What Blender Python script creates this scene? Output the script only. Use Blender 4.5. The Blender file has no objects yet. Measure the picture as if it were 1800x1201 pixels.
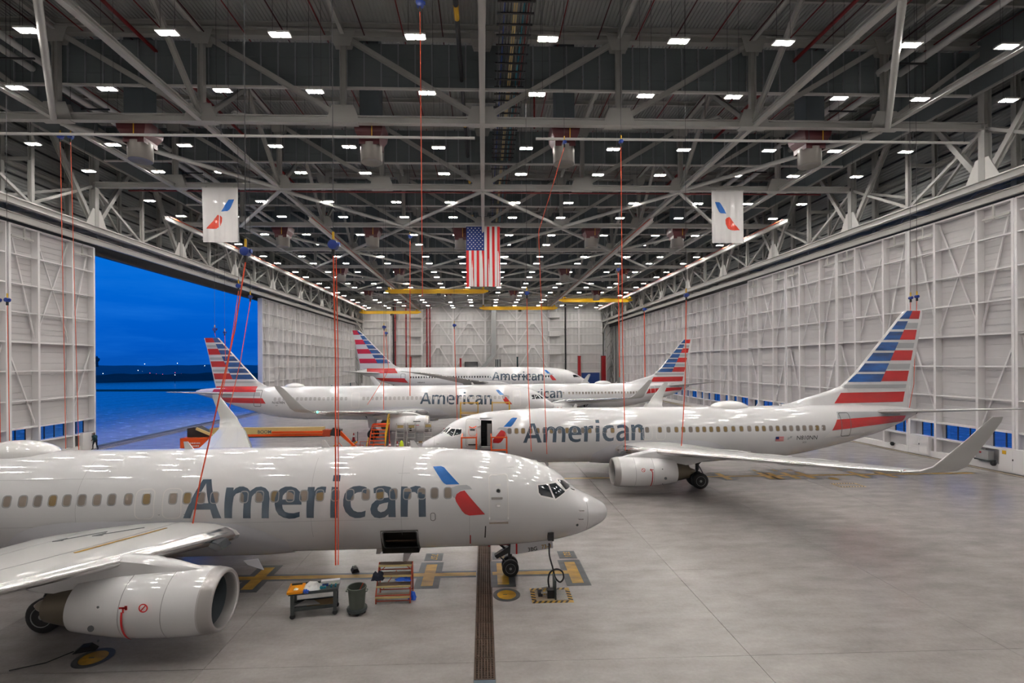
import bpy, bmesh, math, random
from mathutils import Vector, Matrix
random.seed(7)
PI = math.pi
scene = bpy.context.scene
COL = scene.collection

# ---------------------------------------------------------------- camera, sky, exposure
HC = 8.76                       # the photographer stands on a gallery of the end wall
cam_d = bpy.data.cameras.new('camera')
cam = bpy.data.objects.new('camera', cam_d); COL.objects.link(cam)
cam_d.sensor_fit = 'HORIZONTAL'; cam_d.sensor_width = 36.0
cam_d.lens = 849.8 / 1800.0 * 36.0
cam_d.shift_x = (900 - 878.0) / 1800.0
cam_d.shift_y = (639.8 - 600.5) / 1800.0
cam_d.clip_start = 0.1; cam_d.clip_end = 8000
TH, ROLL = 0.0327, -0.0055
fwd = Vector((math.sin(TH), math.cos(TH), 0)); rgt = Vector((math.cos(TH), -math.sin(TH), 0)); upv = Vector((0, 0, 1))
r2 = rgt * math.cos(ROLL) + upv * math.sin(ROLL)
u2 = upv * math.cos(ROLL) - rgt * math.sin(ROLL)
cam.matrix_world = Matrix(((r2.x, u2.x, -fwd.x, 0), (r2.y, u2.y, -fwd.y, 0), (r2.z, u2.z, -fwd.z, HC), (0, 0, 0, 1)))
scene.camera = cam
scene.view_settings.view_transform = 'Standard'
scene.view_settings.look = 'None'
scene.view_settings.gamma = 1.0
scene.view_settings.use_curve_mapping = False
scene.view_settings.exposure = 0.0
scene.cycles.use_adaptive_sampling = False

LAMP = 285.0                     # radiance of the lamp lenses

def L1(c):
    c = c / 255.0
    return c / 12.92 if c <= 0.04045 else ((c + 0.055) / 1.055) ** 2.4
def S(r, g, b): return (L1(r), L1(g), L1(b), 1.0)

w = bpy.data.worlds.new('dusk sky'); scene.world = w; w.use_nodes = True
nt = w.node_tree; nt.nodes.clear()
N = nt.nodes.new; K = nt.links.new
o = N('ShaderNodeOutputWorld'); bg = N('ShaderNodeBackground'); tc = N('ShaderNodeTexCoord')
sep = N('ShaderNodeSeparateXYZ'); ramp = N('ShaderNodeValToRGB'); noi = N('ShaderNodeTexNoise'); mp = N('ShaderNodeMapping')
r3 = N('ShaderNodeValToRGB'); mix = N('ShaderNodeMix'); mix.data_type = 'RGBA'
K(tc.outputs['Generated'], sep.inputs[0]); K(sep.outputs['Z'], ramp.inputs[0])
e = ramp.color_ramp.elements
e[0].position = 0.0; e[0].color = S(8, 84, 180)
e[1].position = 1.0; e[1].color = S(0, 104, 208)
for p_, c_ in ((0.03, S(0, 84, 190)), (0.10, S(0, 96, 206)), (0.2, S(0, 112, 218)), (0.4, S(0, 112, 218))):
    x = e.new(p_); x.color = c_
mp.inputs['Scale'].default_value = (2.2, 2.2, 16); K(tc.outputs['Generated'], mp.inputs[0]); K(mp.outputs[0], noi.inputs['Vector'])
noi.inputs['Scale'].default_value = 1.6; noi.inputs['Detail'].default_value = 6; noi.inputs['Roughness'].default_value = 0.6
K(noi.outputs['Fac'], r3.inputs[0]); r3.color_ramp.elements[0].position = 0.46; r3.color_ramp.elements[1].position = 0.75
r3.color_ramp.elements[0].color = (0, 0, 0, 1); r3.color_ramp.elements[1].color = (0.5, 0.5, 0.5, 1)
K(r3.outputs[0], mix.inputs['Factor']); K(ramp.outputs[0], mix.inputs['A']); mix.inputs['B'].default_value = S(30, 120, 222)
K(mix.outputs['Result'], bg.inputs[0]); bg.inputs[1].default_value = 1.0; K(bg.outputs[0], o.inputs[0])

# ---------------------------------------------------------------- materials
def mat(name, col, rough=0.5, metal=0.0, coat=0.0, emit=None, es=0.0, spec=0.5, noise=None, bump=None):
    m = bpy.data.materials.new(name); m.use_nodes = True
    t = m.node_tree; b = t.nodes['Principled BSDF']
    b.inputs['Base Color'].default_value = col; b.inputs['Roughness'].default_value = rough
    b.inputs['Metallic'].default_value = metal; b.inputs['Coat Weight'].default_value = coat
    b.inputs['Coat Roughness'].default_value = 0.075
    b.inputs['Specular IOR Level'].default_value = spec
    if coat > 0.5: b.inputs['Coat IOR'].default_value = 1.75
    if emit: b.inputs['Emission Color'].default_value = emit; b.inputs['Emission Strength'].default_value = es
    if noise or bump:
        tcn = t.nodes.new('ShaderNodeTexCoord')
    if noise:                       # (scale vector, amount): wear and grain of the thing itself
        sc, amt = noise
        mpn = t.nodes.new('ShaderNodeMapping'); mpn.inputs['Scale'].default_value = sc
        nz = t.nodes.new('ShaderNodeTexNoise'); nz.inputs['Scale'].default_value = 1.0; nz.inputs['Detail'].default_value = 5
        hs = t.nodes.new('ShaderNodeMix'); hs.data_type = 'RGBA'; hs.blend_type = 'MULTIPLY'; hs.inputs['Factor'].default_value = 1.0
        rr = t.nodes.new('ShaderNodeMapRange'); rr.inputs['From Min'].default_value = 0.3; rr.inputs['From Max'].default_value = 0.7
        rr.inputs['To Min'].default_value = 1 - amt; rr.inputs['To Max'].default_value = 1 + amt * 0.4
        t.links.new(tcn.outputs['Object'], mpn.inputs[0]); t.links.new(mpn.outputs[0], nz.inputs['Vector'])
        t.links.new(nz.outputs['Fac'], rr.inputs[0]); t.links.new(rr.outputs[0], hs.inputs['B'])
        hs.inputs['A'].default_value = col; t.links.new(hs.outputs['Result'], b.inputs['Base Color'])
    if bump:
        sc, st = bump
        mpb = t.nodes.new('ShaderNodeMapping'); mpb.inputs['Scale'].default_value = sc
        nb = t.nodes.new('ShaderNodeTexNoise'); nb.inputs['Scale'].default_value = 1.0; nb.inputs['Detail'].default_value = 4
        bn = t.nodes.new('ShaderNodeBump'); bn.inputs['Strength'].default_value = st; bn.inputs['Distance'].default_value = 0.02
        t.links.new(tcn.outputs['Object'], mpb.inputs[0]); t.links.new(mpb.outputs[0], nb.inputs['Vector'])
        t.links.new(nb.outputs['Fac'], bn.inputs['Height']); t.links.new(bn.outputs[0], b.inputs['Normal'])
    return m

def concrete(name, base, r0, r1):
    m = bpy.data.materials.new(name); m.use_nodes = True
    t = m.node_tree; b = t.nodes['Principled BSDF']; nn = t.nodes.new; lk = t.links.new
    g = nn('ShaderNodeNewGeometry'); 
    def nz(scale, det, vec=(1, 1, 1)):
        mpn = nn('ShaderNodeMapping'); mpn.inputs['Scale'].default_value = vec
        z = nn('ShaderNodeTexNoise'); z.inputs['Scale'].default_value = scale; z.inputs['Detail'].default_value = det; z.inputs['Roughness'].default_value = 0.62
        lk(g.outputs['Position'], mpn.inputs[0]); lk(mpn.outputs[0], z.inputs['Vector']); return z
    a = nz(0.16, 5); c = nz(0.9, 7, (0.6, 1.5, 1)); d = nz(9.0, 4)
    ra = nn('ShaderNodeMapRange'); ra.inputs['From Min'].default_value = 0.2; ra.inputs['From Max'].default_value = 0.8
    ra.inputs['To Min'].default_value = 0.86; ra.inputs['To Max'].default_value = 1.10
    rc = nn('ShaderNodeMapRange'); rc.inputs['From Min'].default_value = 0.22; rc.inputs['From Max'].default_value = 0.78
    rc.inputs['To Min'].default_value = 0.76; rc.inputs['To Max'].default_value = 1.18
    rd = nn('ShaderNodeMapRange'); rd.inputs['From Min'].default_value = 0.3; rd.inputs['From Max'].default_value = 0.7
    rd.inputs['To Min'].default_value = 0.94; rd.inputs['To Max'].default_value = 1.05
    lk(a.outputs['Fac'], ra.inputs[0]); lk(c.outputs['Fac'], rc.inputs[0]); lk(d.outputs['Fac'], rd.inputs[0])
    m1 = nn('ShaderNodeMath'); m1.operation = 'MULTIPLY'; lk(ra.outputs[0], m1.inputs[0]); lk(rc.outputs[0], m1.inputs[1])
    m2 = nn('ShaderNodeMath'); m2.operation = 'MULTIPLY'; lk(m1.outputs[0], m2.inputs[0]); lk(rd.outputs[0], m2.inputs[1])
    mx = nn('ShaderNodeMix'); mx.data_type = 'RGBA'; mx.blend_type = 'MULTIPLY'; mx.inputs['Factor'].default_value = 1.0
    mx.inputs['A'].default_value = base; lk(m2.outputs[0], mx.inputs['B']); lk(mx.outputs['Result'], b.inputs['Base Color'])
    rr = nn('ShaderNodeMapRange'); rr.inputs['From Min'].default_value = 0.1; rr.inputs['From Max'].default_value = 0.9
    rr.inputs['To Min'].default_value = r0; rr.inputs['To Max'].default_value = r1
    lk(c.outputs['Fac'], rr.inputs[0]); lk(rr.outputs[0], b.inputs['Roughness'])
    bn = nn('ShaderNodeBump'); bn.inputs['Strength'].default_value = 0.015; bn.inputs['Distance'].default_value = 0.02
    lk(c.outputs['Fac'], bn.inputs['Height']); lk(bn.outputs[0], b.inputs['Normal'])
    return m

M = {}
M['floor'] = concrete('sealed concrete', (0.345, 0.320, 0.310, 1), 0.17, 0.27)
M['apron'] = concrete('apron concrete', (0.42, 0.42, 0.44, 1), 0.14, 0.34)
M['joint'] = mat('joint filler', (0.10, 0.095, 0.09, 1), 0.8)
M['steel'] = mat('light grey painted steel', (0.40, 0.395, 0.375, 1), 0.5)
M['steel_l'] = mat('pale painted steel', (0.62, 0.61, 0.58, 1), 0.45)
M['deck'] = mat('galvanised roof deck', (0.36, 0.365, 0.36, 1), 0.45, 0.2)
M['rib'] = mat('slate rib', (0.24, 0.265, 0.28, 1), 0.55)
M['curtain'] = mat('slate sheet', (0.13, 0.15, 0.16, 1), 0.6)
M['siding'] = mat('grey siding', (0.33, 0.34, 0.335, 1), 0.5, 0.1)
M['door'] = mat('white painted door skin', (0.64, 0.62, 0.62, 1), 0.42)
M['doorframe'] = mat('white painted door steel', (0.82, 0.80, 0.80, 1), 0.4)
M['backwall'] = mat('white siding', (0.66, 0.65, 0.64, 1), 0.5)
M['dark'] = mat('black rubber', (0.015, 0.015, 0.017, 1), 0.6)
M['darkmetal'] = mat('dark metal', (0.05, 0.052, 0.055, 1), 0.45, 0.5)
M['tyre'] = mat('tyre rubber', (0.018, 0.018, 0.02, 1), 0.65)
M['hub'] = mat('wheel hub', (0.36, 0.37, 0.37, 1), 0.45, 0.1)
M['redpipe'] = mat('red pipe', S(120, 22, 24), 0.45)
M['redpost'] = mat('red post', S(150, 18, 24), 0.4)
M['maroon'] = mat('maroon sheet metal', S(74, 22, 28), 0.5)
M['duct'] = mat('duct sheet', (0.10, 0.12, 0.135, 1), 0.5, 0.2)
M['spun'] = mat('spun aluminium', (0.20, 0.185, 0.17, 1), 0.45, 0.6)
M['insul'] = mat('white pipe insulation', (0.55, 0.55, 0.54, 1), 0.5)
M['lens'] = mat('lamp lens', (1, 1, 1, 1), 0.3, emit=(1.0, 0.955, 0.90, 1), es=LAMP)
M['plane'] = mat('silver mica paint', (0.82, 0.815, 0.825, 1), 0.5, 0.0, 1.0, spec=0.1)
M['planegrey'] = mat('grey fairing paint', (0.70, 0.70, 0.745, 1), 0.5, 0.0, 0.9, spec=0.1)
M['wing'] = mat('grey wing paint', (0.58, 0.58, 0.57, 1), 0.5, 0.0, 0.6, spec=0.1)
M['white'] = mat('white gloss paint', (0.88, 0.87, 0.86, 1), 0.5, 0.0, 1.0, spec=0.1)
M['nacelle'] = mat('nacelle paint', (0.80, 0.795, 0.80, 1), 0.5, 0.0, 1.0, spec=0.1)
M['polish'] = mat('polished aluminium', (0.80, 0.79, 0.78, 1), 0.2, 1.0)
M['satin'] = mat('satin metal', (0.46, 0.44, 0.43, 1), 0.34, 0.6)
M['letter'] = mat('slate lettering', S(56, 78, 98), 0.5, 0.0, 0.9)
M['blue'] = mat('flag blue', S(0, 112, 200), 0.28, 0.05, 0.9, noise=((0.9, 0.1, 1.4), 0.35))
M['stripeblue'] = mat('tail blue', S(0, 88, 168), 0.5, 0.0, 0.9, noise=((0.55, 0.1, 2.6), 0.7))
M['red'] = mat('flag red', S(208, 8, 16), 0.5, 0.0, 0.9, noise=((0.35, 0.1, 1.0), 0.22))
M['stripegrey'] = mat('stripe grey', (0.50, 0.515, 0.54, 1), 0.28, 0.15, 0.9)
M['outline'] = mat('white outline', (0.88, 0.86, 0.85, 1), 0.35)
M['line'] = mat('dark seam', (0.10, 0.105, 0.11, 1), 0.6)
M['seam'] = mat('panel seam', (0.36, 0.36, 0.37, 1), 0.5)
M['glass'] = mat('cockpit glass', (0.016, 0.022, 0.028, 1), 0.06, 0.0, 1.0, spec=0.9)
M['shade1'] = mat('grey window shade', S(132, 122, 114), 0.35, 0, 0.8)
M['shade2'] = mat('amber window shade', S(140, 116, 72), 0.35, 0, 0.8)
M['shade3'] = mat('taupe window shade', S(150, 136, 124), 0.35, 0, 0.8)
M['exhaust'] = mat('heat stained metal', (0.16, 0.135, 0.10, 1), 0.42, 0.7)
M['black'] = mat('black paint', (0.012, 0.012, 0.014, 1), 0.5)
M['cavity'] = mat('brown cavity', (0.030, 0.026, 0.016, 1), 0.7)
M['orange'] = mat('orange paint', S(226, 82, 14), 0.4)
M['burnt'] = mat('burnt orange steel', S(168, 62, 34), 0.5)
M['yellow'] = mat('yellow paint', S(214, 166, 24), 0.4)
M['crane'] = mat('crane yellow', S(228, 182, 10), 0.4)
M['cream'] = mat('cream paint', S(214, 190, 128), 0.4)
M['floor_yellow'] = mat('worn yellow floor paint', S(182, 138, 30), 0.4, noise=((1.5, 4, 1), 0.4))
M['floor_grey'] = mat('dark floor border paint', (0.055, 0.058, 0.065, 1), 0.4, noise=((1.5, 4, 1), 0.35))
M['reel'] = mat('blue reel', S(14, 52, 140), 0.35, 0, 0.5)
M['web'] = mat('orange webbing', S(236, 84, 44), 0.6)
M['wire'] = mat('wire', (0.05, 0.05, 0.055, 1), 0.5)
M['wood'] = mat('worn grey timber', S(128, 108, 92), 0.7, noise=((3, 30, 3), 0.4))
M['nosing'] = mat('pale nosing', S(196, 176, 120), 0.6)
M['plastic'] = mat('charcoal plastic', S(64, 70, 70), 0.5)
M['bin'] = mat('grey green plastic', S(78, 84, 76), 0.5)
M['tray'] = mat('amber tray', S(232, 150, 20), 0.4)
M['rag'] = mat('white cotton', (0.80, 0.79, 0.77, 1), 0.9)
M['bluerag'] = mat('blue cloth', S(30, 84, 190), 0.8)
M['teal'] = mat('teal plastic', S(20, 120, 140), 0.5)
M['paper'] = mat('grey cardboard', S(150, 148, 146), 0.8)
M['card'] = mat('brown cardboard', S(130, 106, 74), 0.8)
M['navy'] = mat('navy cloth', S(26, 32, 46), 0.9)
M['green'] = mat('dark green cloth', S(26, 58, 62), 0.9)
M['skin'] = mat('skin', S(176, 124, 100), 0.6)
M['hair'] = mat('hair', S(40, 30, 26), 0.8)
M['lime'] = mat('lime cover', S(200, 220, 30), 0.6)
M['banner'] = mat('white banner cloth', (0.78, 0.76, 0.755, 1), 0.35, 0, 0.3)
M['bannerblue'] = mat('banner blue', S(0, 104, 196), 0.4, 0, 0.3)
M['bannerred'] = mat('banner red', S(222, 62, 34), 0.4, 0, 0.3)
M['flagblue'] = mat('canton blue', S(16, 46, 120), 0.6)
M['flagred'] = mat('flag cloth red', S(214, 26, 30), 0.6)
M['flagwhite'] = mat('flag cloth white', (0.80, 0.78, 0.77, 1), 0.6)
M['grate'] = mat('rusty grating', S(78, 58, 44), 0.7, noise=((2, 2, 2), 0.4))
M['mat'] = mat('blue grey mat', S(92, 104, 116), 0.8)
M['farhill'] = mat('hazy far land', (0.10, 0.19, 0.22, 1), 0.9)  # bluish dusk haze is mixed into the base colour of the land
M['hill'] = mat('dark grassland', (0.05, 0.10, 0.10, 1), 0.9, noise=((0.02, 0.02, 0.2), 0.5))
M['grass'] = mat('airfield grass', (0.03, 0.06, 0.03, 1), 0.9)
M['lightred'] = mat('red signal', (0.5, 0.02, 0.05, 1), 0.4, emit=(1, 0.1, 0.2, 1), es=3)
M['lightwhite'] = mat('white signal', (0.5, 0.5, 0.5, 1), 0.4, emit=(0.8, 0.9, 1, 1), es=4)
M['navgreen'] = mat('green navigation light', (0.1, 0.5, 0.3, 1), 0.3, emit=(0.1, 1, 0.6, 1), es=3)
M['rail'] = mat('track steel', S(150, 136, 118), 0.5, 0.2, noise=((0.5, 8, 1), 0.3))
M['rolldoor'] = mat('blue roller door', S(24, 66, 140), 0.4)
# beam profile of the luminaires: the lens throws most of its light straight down
t = M['lens'].node_tree; b = t.nodes['Principled BSDF']; ge = t.nodes.new('ShaderNodeNewGeometry'); dp_ = t.nodes.new('ShaderNodeVectorMath'); dp_.operation = 'DOT_PRODUCT'
ab = t.nodes.new('ShaderNodeMath'); ab.operation = 'ABSOLUTE'; pw = t.nodes.new('ShaderNodeMath'); pw.operation = 'POWER'; pw.inputs[1].default_value = 0.8; ml = t.nodes.new('ShaderNodeMath'); ml.operation = 'MULTIPLY'; ml.inputs[1].default_value = LAMP
t.links.new(ge.outputs['Normal'], dp_.inputs[0]); t.links.new(ge.outputs['Incoming'], dp_.inputs[1]); t.links.new(dp_.outputs['Value'], ab.inputs[0]); t.links.new(ab.outputs[0], pw.inputs[0]); t.links.new(pw.outputs[0], ml.inputs[0]); t.links.new(ml.outputs[0], b.inputs['Emission Strength'])
M['shadec'] = mat('pale closed shade', (0.58, 0.565, 0.56, 1), 0.5, 0, 0.6)
# clear door glazing: mostly lets the dusk through, faint gloss
mg = bpy.data.materials.new('window glass'); mg.use_nodes = True
t = mg.node_tree; t.nodes.clear()
og = t.nodes.new('ShaderNodeOutputMaterial'); ms = t.nodes.new('ShaderNodeMixShader'); tr = t.nodes.new('ShaderNodeBsdfTransparent'); gl = t.nodes.new('ShaderNodeBsdfGlossy')
tr.inputs[0].default_value = (0.4, 0.80, 0.85, 1); gl.inputs['Roughness'].default_value = 0.05; ms.inputs[0].default_value = 0.06
t.links.new(tr.outputs[0], ms.inputs[1]); t.links.new(gl.outputs[0], ms.inputs[2]); t.links.new(ms.outputs[0], og.inputs[0])
M['pane'] = mg

# ---------------------------------------------------------------- mesh helpers
class MB:
    def __init__(s): s.v = []; s.f = []; s.m = []; s.cur = 0
    def add(s, vs, fs):
        o_ = len(s.v); s.v += [tuple(x) for x in vs]; s.f += [tuple(i + o_ for i in f) for f in fs]; s.m += [s.cur] * len(fs); return s
    def box(s, c, d):
        x, y, z = c; a, b, h = d[0] / 2, d[1] / 2, d[2] / 2
        vs = [(x + i * a, y + j * b, z + k * h) for i in (-1, 1) for j in (-1, 1) for k in (-1, 1)]
        return s.add(vs, [(0, 1, 3, 2), (4, 6, 7, 5), (0, 4, 5, 1), (2, 3, 7, 6), (0, 2, 6, 4), (1, 5, 7, 3)])
    def frame(s, p, q, up=(0, 0, 1)):
        p = Vector(p); q = Vector(q); d = (q - p).normalized(); u = Vector(up)
        if abs(d.dot(u)) > 0.99: u = Vector((0, 1, 0)) if abs(d.y) < 0.9 else Vector((1, 0, 0))
        a = d.cross(u).normalized(); b = a.cross(d).normalized(); return p, q, a, b
    def beam(s, p, q, wd, ht, up=(0, 0, 1), off=(0, 0)):
        p, q, a, b = s.frame(p, q, up); vs = []
        for e_ in (p, q):
            for i, j in ((-1, -1), (1, -1), (1, 1), (-1, 1)): vs.append(e_ + a * (i * wd / 2 + off[0]) + b * (j * ht / 2 + off[1]))
        return s.add(vs, [(0, 3, 2, 1), (4, 5, 6, 7), (0, 1, 5, 4), (1, 2, 6, 5), (2, 3, 7, 6), (3, 0, 4, 7)])
    def ibeam(s, p, q, wd, ht, t_=0.06, up=(0, 0, 1)):
        s.beam(p, q, wd, t_, up, (0, ht / 2 - t_ / 2)); s.beam(p, q, wd, t_, up, (0, -ht / 2 + t_ / 2)); return s.beam(p, q, t_, ht - 2 * t_, up)
    def tube(s, pts, r, n=8, cap=True):
        pts = [Vector(p) for p in pts]; rs = r if isinstance(r, (list, tuple)) else [r] * len(pts); rings = []; vs = []; fs = []
        prev = None
        for i, p in enumerate(pts):
            d = (pts[min(i + 1, len(pts) - 1)] - pts[max(i - 1, 0)]).normalized()
            if prev is None:
                u = Vector((0, 0, 1)) if abs(d.z) < 0.9 else Vector((1, 0, 0)); a = d.cross(u).normalized()
            else:
                a = (prev - d * prev.dot(d)).normalized()
            prev = a; b = d.cross(a)
            for k in range(n):
                an = 2 * PI * k / n; vs.append(p + (a * math.cos(an) + b * math.sin(an)) * rs[i])
        for i in range(len(pts) - 1):
            for k in range(n): fs.append((i * n + k, i * n + (k + 1) % n, (i + 1) * n + (k + 1) % n, (i + 1) * n + k))
        if cap: fs.append(tuple(range(n - 1, -1, -1))); fs.append(tuple((len(pts) - 1) * n + k for k in range(n)))
        return s.add(vs, fs)
    def lathe(s, prof, c=(0, 0, 0), ax='z', n=24, cap=True, squash=None):
        vs = []; fs = []
        for (h, r) in prof:
            for k in range(n):
                an = 2 * PI * k / n; a, b = r * math.cos(an), r * math.sin(an)
                if squash and b < 0: b *= squash
                vs.append((c[0] + (h if ax == 'x' else a), c[1] + (h if ax == 'y' else (a if ax == 'x' else b)), c[2] + (h if ax == 'z' else b)))
        m_ = len(prof)
        for i in range(m_ - 1):
            for k in range(n): fs.append((i * n + k, i * n + (k + 1) % n, (i + 1) * n + (k + 1) % n, (i + 1) * n + k))
        if cap: fs.append(tuple(range(n - 1, -1, -1))); fs.append(tuple((m_ - 1) * n + k for k in range(n)))
        return s.add(vs, fs)
    def prism(s, poly, axis, a, b):          # 2D polygon extruded along an axis from a to b
        n = len(poly); P = lambda p, h: {'y': (p[0], h, p[1]), 'x': (h, p[0], p[1]), 'z': (p[0], p[1], h)}[axis]
        vs = [P(p, a) for p in poly] + [P(p, b) for p in poly]
        fs = [tuple(range(n)), tuple(range(2 * n - 1, n - 1, -1))] + [(i, i + n, (i + 1) % n + n, (i + 1) % n) for i in range(n)]
        return s.add(vs, fs)
    def grid(s, rows, closed=False):
        n = len(rows[0]); vs = [p for r in rows for p in r]; fs = []
        for i in range(len(rows) - 1):
            for k in range(n if closed else n - 1):
                fs.append((i * n + k, i * n + (k + 1) % n, (i + 1) * n + (k + 1) % n, (i + 1) * n + k))
        return s.add(vs, fs)
    def mesh(s, name, mats, smooth=False, fix=True):
        me = bpy.data.meshes.new(name); me.from_pydata(s.v, [], s.f)
        for m_ in (mats if isinstance(mats, (list, tuple)) else [mats]): me.materials.append(M[m_] if isinstance(m_, str) else m_)
        if any(s.m): me.polygons.foreach_set('material_index', s.m)
        if fix:
            b = bmesh.new(); b.from_mesh(me); bmesh.ops.recalc_face_normals(b, faces=b.faces); b.to_mesh(me); b.free()
        if smooth:
            me.polygons.foreach_set('use_smooth', [True] * len(me.polygons))
            if smooth != 'all': me.set_sharp_from_angle(angle=math.radians(40))
        return me
    def build(s, name, mats, parent=None, smooth=False, loc=None, fix=True): return inst(name, s.mesh(name, mats, smooth, fix), parent, loc)

def inst(name, me, parent=None, loc=None, rot=None, sc=None):
    ob = bpy.data.objects.new(name, me); COL.objects.link(ob)
    if parent: ob.parent = parent
    if loc: ob.location = loc
    if rot: ob.rotation_euler = rot
    if sc: ob.scale = sc
    return ob
def tag(ob, label=None, cat=None, group=None, kind=None):
    for k_, v_ in (('label', label), ('category', cat), ('group', group), ('kind', kind)):
        if v_: ob[k_] = v_
    return ob
def thing(name, label, cat, loc=(0, 0, 0), rz=0, group=None, kind=None):
    ob = inst(name, None, None, loc, (0, 0, rz)); return tag(ob, label, cat, group, kind)
def struct(name, loc=(0, 0, 0), label=None):
    return tag(inst(name, None, None, loc), label, None, None, 'structure')
KIDS = {}
def kids(ob): return [c for c in ob.children]
def copy_tree(ob, parent=None, skip=()):
    c = ob.copy(); COL.objects.link(c); c.parent = parent
    for ch in ob.children:
        if ch.name.split('.')[0] in skip: continue
        copy_tree(ch, c, skip)
    return c
def stuff(ob): ob['kind'] = 'stuff'; return ob
def lerp(keys, x):
    if x <= keys[0][0]: return list(keys[0][1:])
    for a, b in zip(keys, keys[1:]):
        if x <= b[0]:
            t_ = (x - a[0]) / (b[0] - a[0]); return [p + (q - p) * t_ for p, q in zip(a[1:], b[1:])]
    return list(keys[-1][1:])
ORD = ['first', 'second', 'third', 'fourth', 'fifth', 'sixth', 'seventh', 'eighth', 'ninth', 'tenth', 'eleventh', 'twelfth', 'thirteenth', 'fourteenth', 'fifteenth', 'sixteenth', 'seventeenth', 'eighteenth', 'nineteenth', 'twentieth', 'twenty-first', 'twenty-second', 'twenty-third', 'twenty-fourth', 'twenty-fifth', 'twenty-sixth']
# ================================================================ FLOOR, APRON, FAR FIELD
YB = 163.4                       # back wall
Y0 = 23.48; BAY = 13.98          # first truss in front of the camera and the bay length
TY = [Y0 + BAY * k for k in range(11)]
XC = 40.25                       # column line on both sides
fl = struct('floor', label='glossy grey sealed concrete hangar floor')
MB().box((0, 80, -0.09), (86, 170, 0.1)).build('floor_base', 'joint', fl)
xs = [-41.3, -40.1, -32.1, -24.1, -16.1, -8.12, -0.33, 0.29, 7.92, 15.9, 23.9, 31.9, 39.9, 41.3]
slab_me = {}
for i in range(len(xs) - 1):
    if i == 6: continue
    a, b = xs[i] + 0.008, xs[i + 1] - 0.008
    if i == 5: b = xs[6]
    if i == 7: a = xs[7]
    for j in range(10):
        ya, yb = 2.2 + 6 * j + 0.008, 2.2 + 6 * (j + 1) - 0.008
        k_ = (round(b - a, 3))
        if k_ not in slab_me: slab_me[k_] = MB().box((0, 0, -0.02), (b - a, yb - ya, 0.04)).mesh('slab', 'floor')
        inst('slab', slab_me[k_], fl, ((a + b) / 2, (ya + yb) / 2, 0))
    m_ = MB()
    for j in range(17):
        ya = 62.2 + 6 * j + 0.008; m_.box(((a + b) / 2, ya + 3, -0.02), (b - a, 5.984, 0.04))
    stuff(m_.build('far_slab', 'floor', fl))
MB().box((0, 0.9, -0.02), (82.6, 5.5, 0.04)).build('slab', 'floor', fl)
# trench drain down the middle
tr_ = thing('trench_drain', 'long rusty grated trench drain running down the hangar floor', 'drain', (-0.02, 13.42, 0))
MB().box((0, 24.4, -0.075), (0.6, 48.8, 0.02)).build('channel', 'dark', tr_)
gm = MB()
for x in (-0.27, 0.27): gm.box((x, 0.5, -0.02), (0.05, 0.985, 0.04))
for x in (-0.17, -0.085, 0, 0.085, 0.17): gm.box((x, 0.5, -0.012), (0.045, 0.985, 0.02))
for j in range(12): gm.box((0, 0.04 + j * 0.083, -0.02), (0.5, 0.035, 0.02))
gm = gm.mesh('grate', 'grate')
for j in range(48): inst('grate', gm, tr_, (0, j, 0))
tag(MB().box((-0.02, 12.75, -0.01), (0.6, 1.3, 0.03)).build('floor_mat', 'mat'), 'blue grey mat lying over the near end of the drain', 'mat')
tag(MB().box((-0.02, 7.2, -0.02), (0.6, 9.7, 0.04)).build('floor_strip', 'floor'), kind='structure')

def marking(label, build, loc=(0, 0, 0)):
    ob = thing('floor_marking', label, 'marking', loc); build(ob); return ob
def lettering2d(txt, size, parent, mt, loc, rz, name='lettering', flat=True, ext=0.003, rot=None):
    cu = bpy.data.curves.new('t', 'FONT'); cu.body = txt; cu.size = size; cu.align_x = 'CENTER'; cu.align_y = 'CENTER'; cu.extrude = ext; cu.offset = 0.012 * size
    to = bpy.data.objects.new('t', cu); COL.objects.link(to)
    dg = bpy.context.evaluated_depsgraph_get(); me = bpy.data.meshes.new_from_object(to.evaluated_get(dg))
    bpy.data.objects.remove(to); me.name = name; me.materials.clear(); me.materials.append(M[mt])
    return inst(name, me, parent, loc, rot or (0, 0, rz))
def stop_line(y, xa, xb, bars, labels, gap=None, lab=''):
    def f(ob):
        segs = [(xa, xb)] if not gap else [(xa, gap[0]), (gap[1], xb)]
        b, ye = MB(), MB()
        for p, q in segs:
            b.box(((p + q) / 2, y, 0.001), (q - p, 0.62, 0.004)); ye.box(((p + q) / 2, y, 0.003), (q - p, 0.30, 0.005))
        for x in bars:
            b.box((x, y, 0.0015), (0.98, 2.5, 0.005)); ye.box((x, y, 0.004), (0.46, 2.05, 0.006))
        for x, t_ in labels: b.box((x, y + 1.85, 0.0015), (0.8, 0.85, 0.005))
        b.build('dark_border', 'floor_grey', ob); ye.build('yellow_line', 'floor_yellow', ob)
        for x, t_ in labels: lettering2d(t_, 0.42, ob, 'floor_yellow', (x, y + 1.85, 0.006), -PI / 2)
    marking(lab, f)
stop_line(20.19, -38, 3.7, (-9.3, -2.3, 0.74, 3.72), ((-2.3, '737'), (0.74, '319'), (3.76, '321')), gap=(-0.36, 0.32), lab='yellow stop line with cross bars under the nose of the nearest jet')
stop_line(36.63, 4.0, 38.3, (18.4, 21.73, 22.43, 23.64, 24.86, 29.04, 31.18), ((21.87, '737'), (23.48, '757'), (24.82, '321'), (28.9, '319')), lab='yellow stop line with seven cross bars under the second jet')
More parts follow.
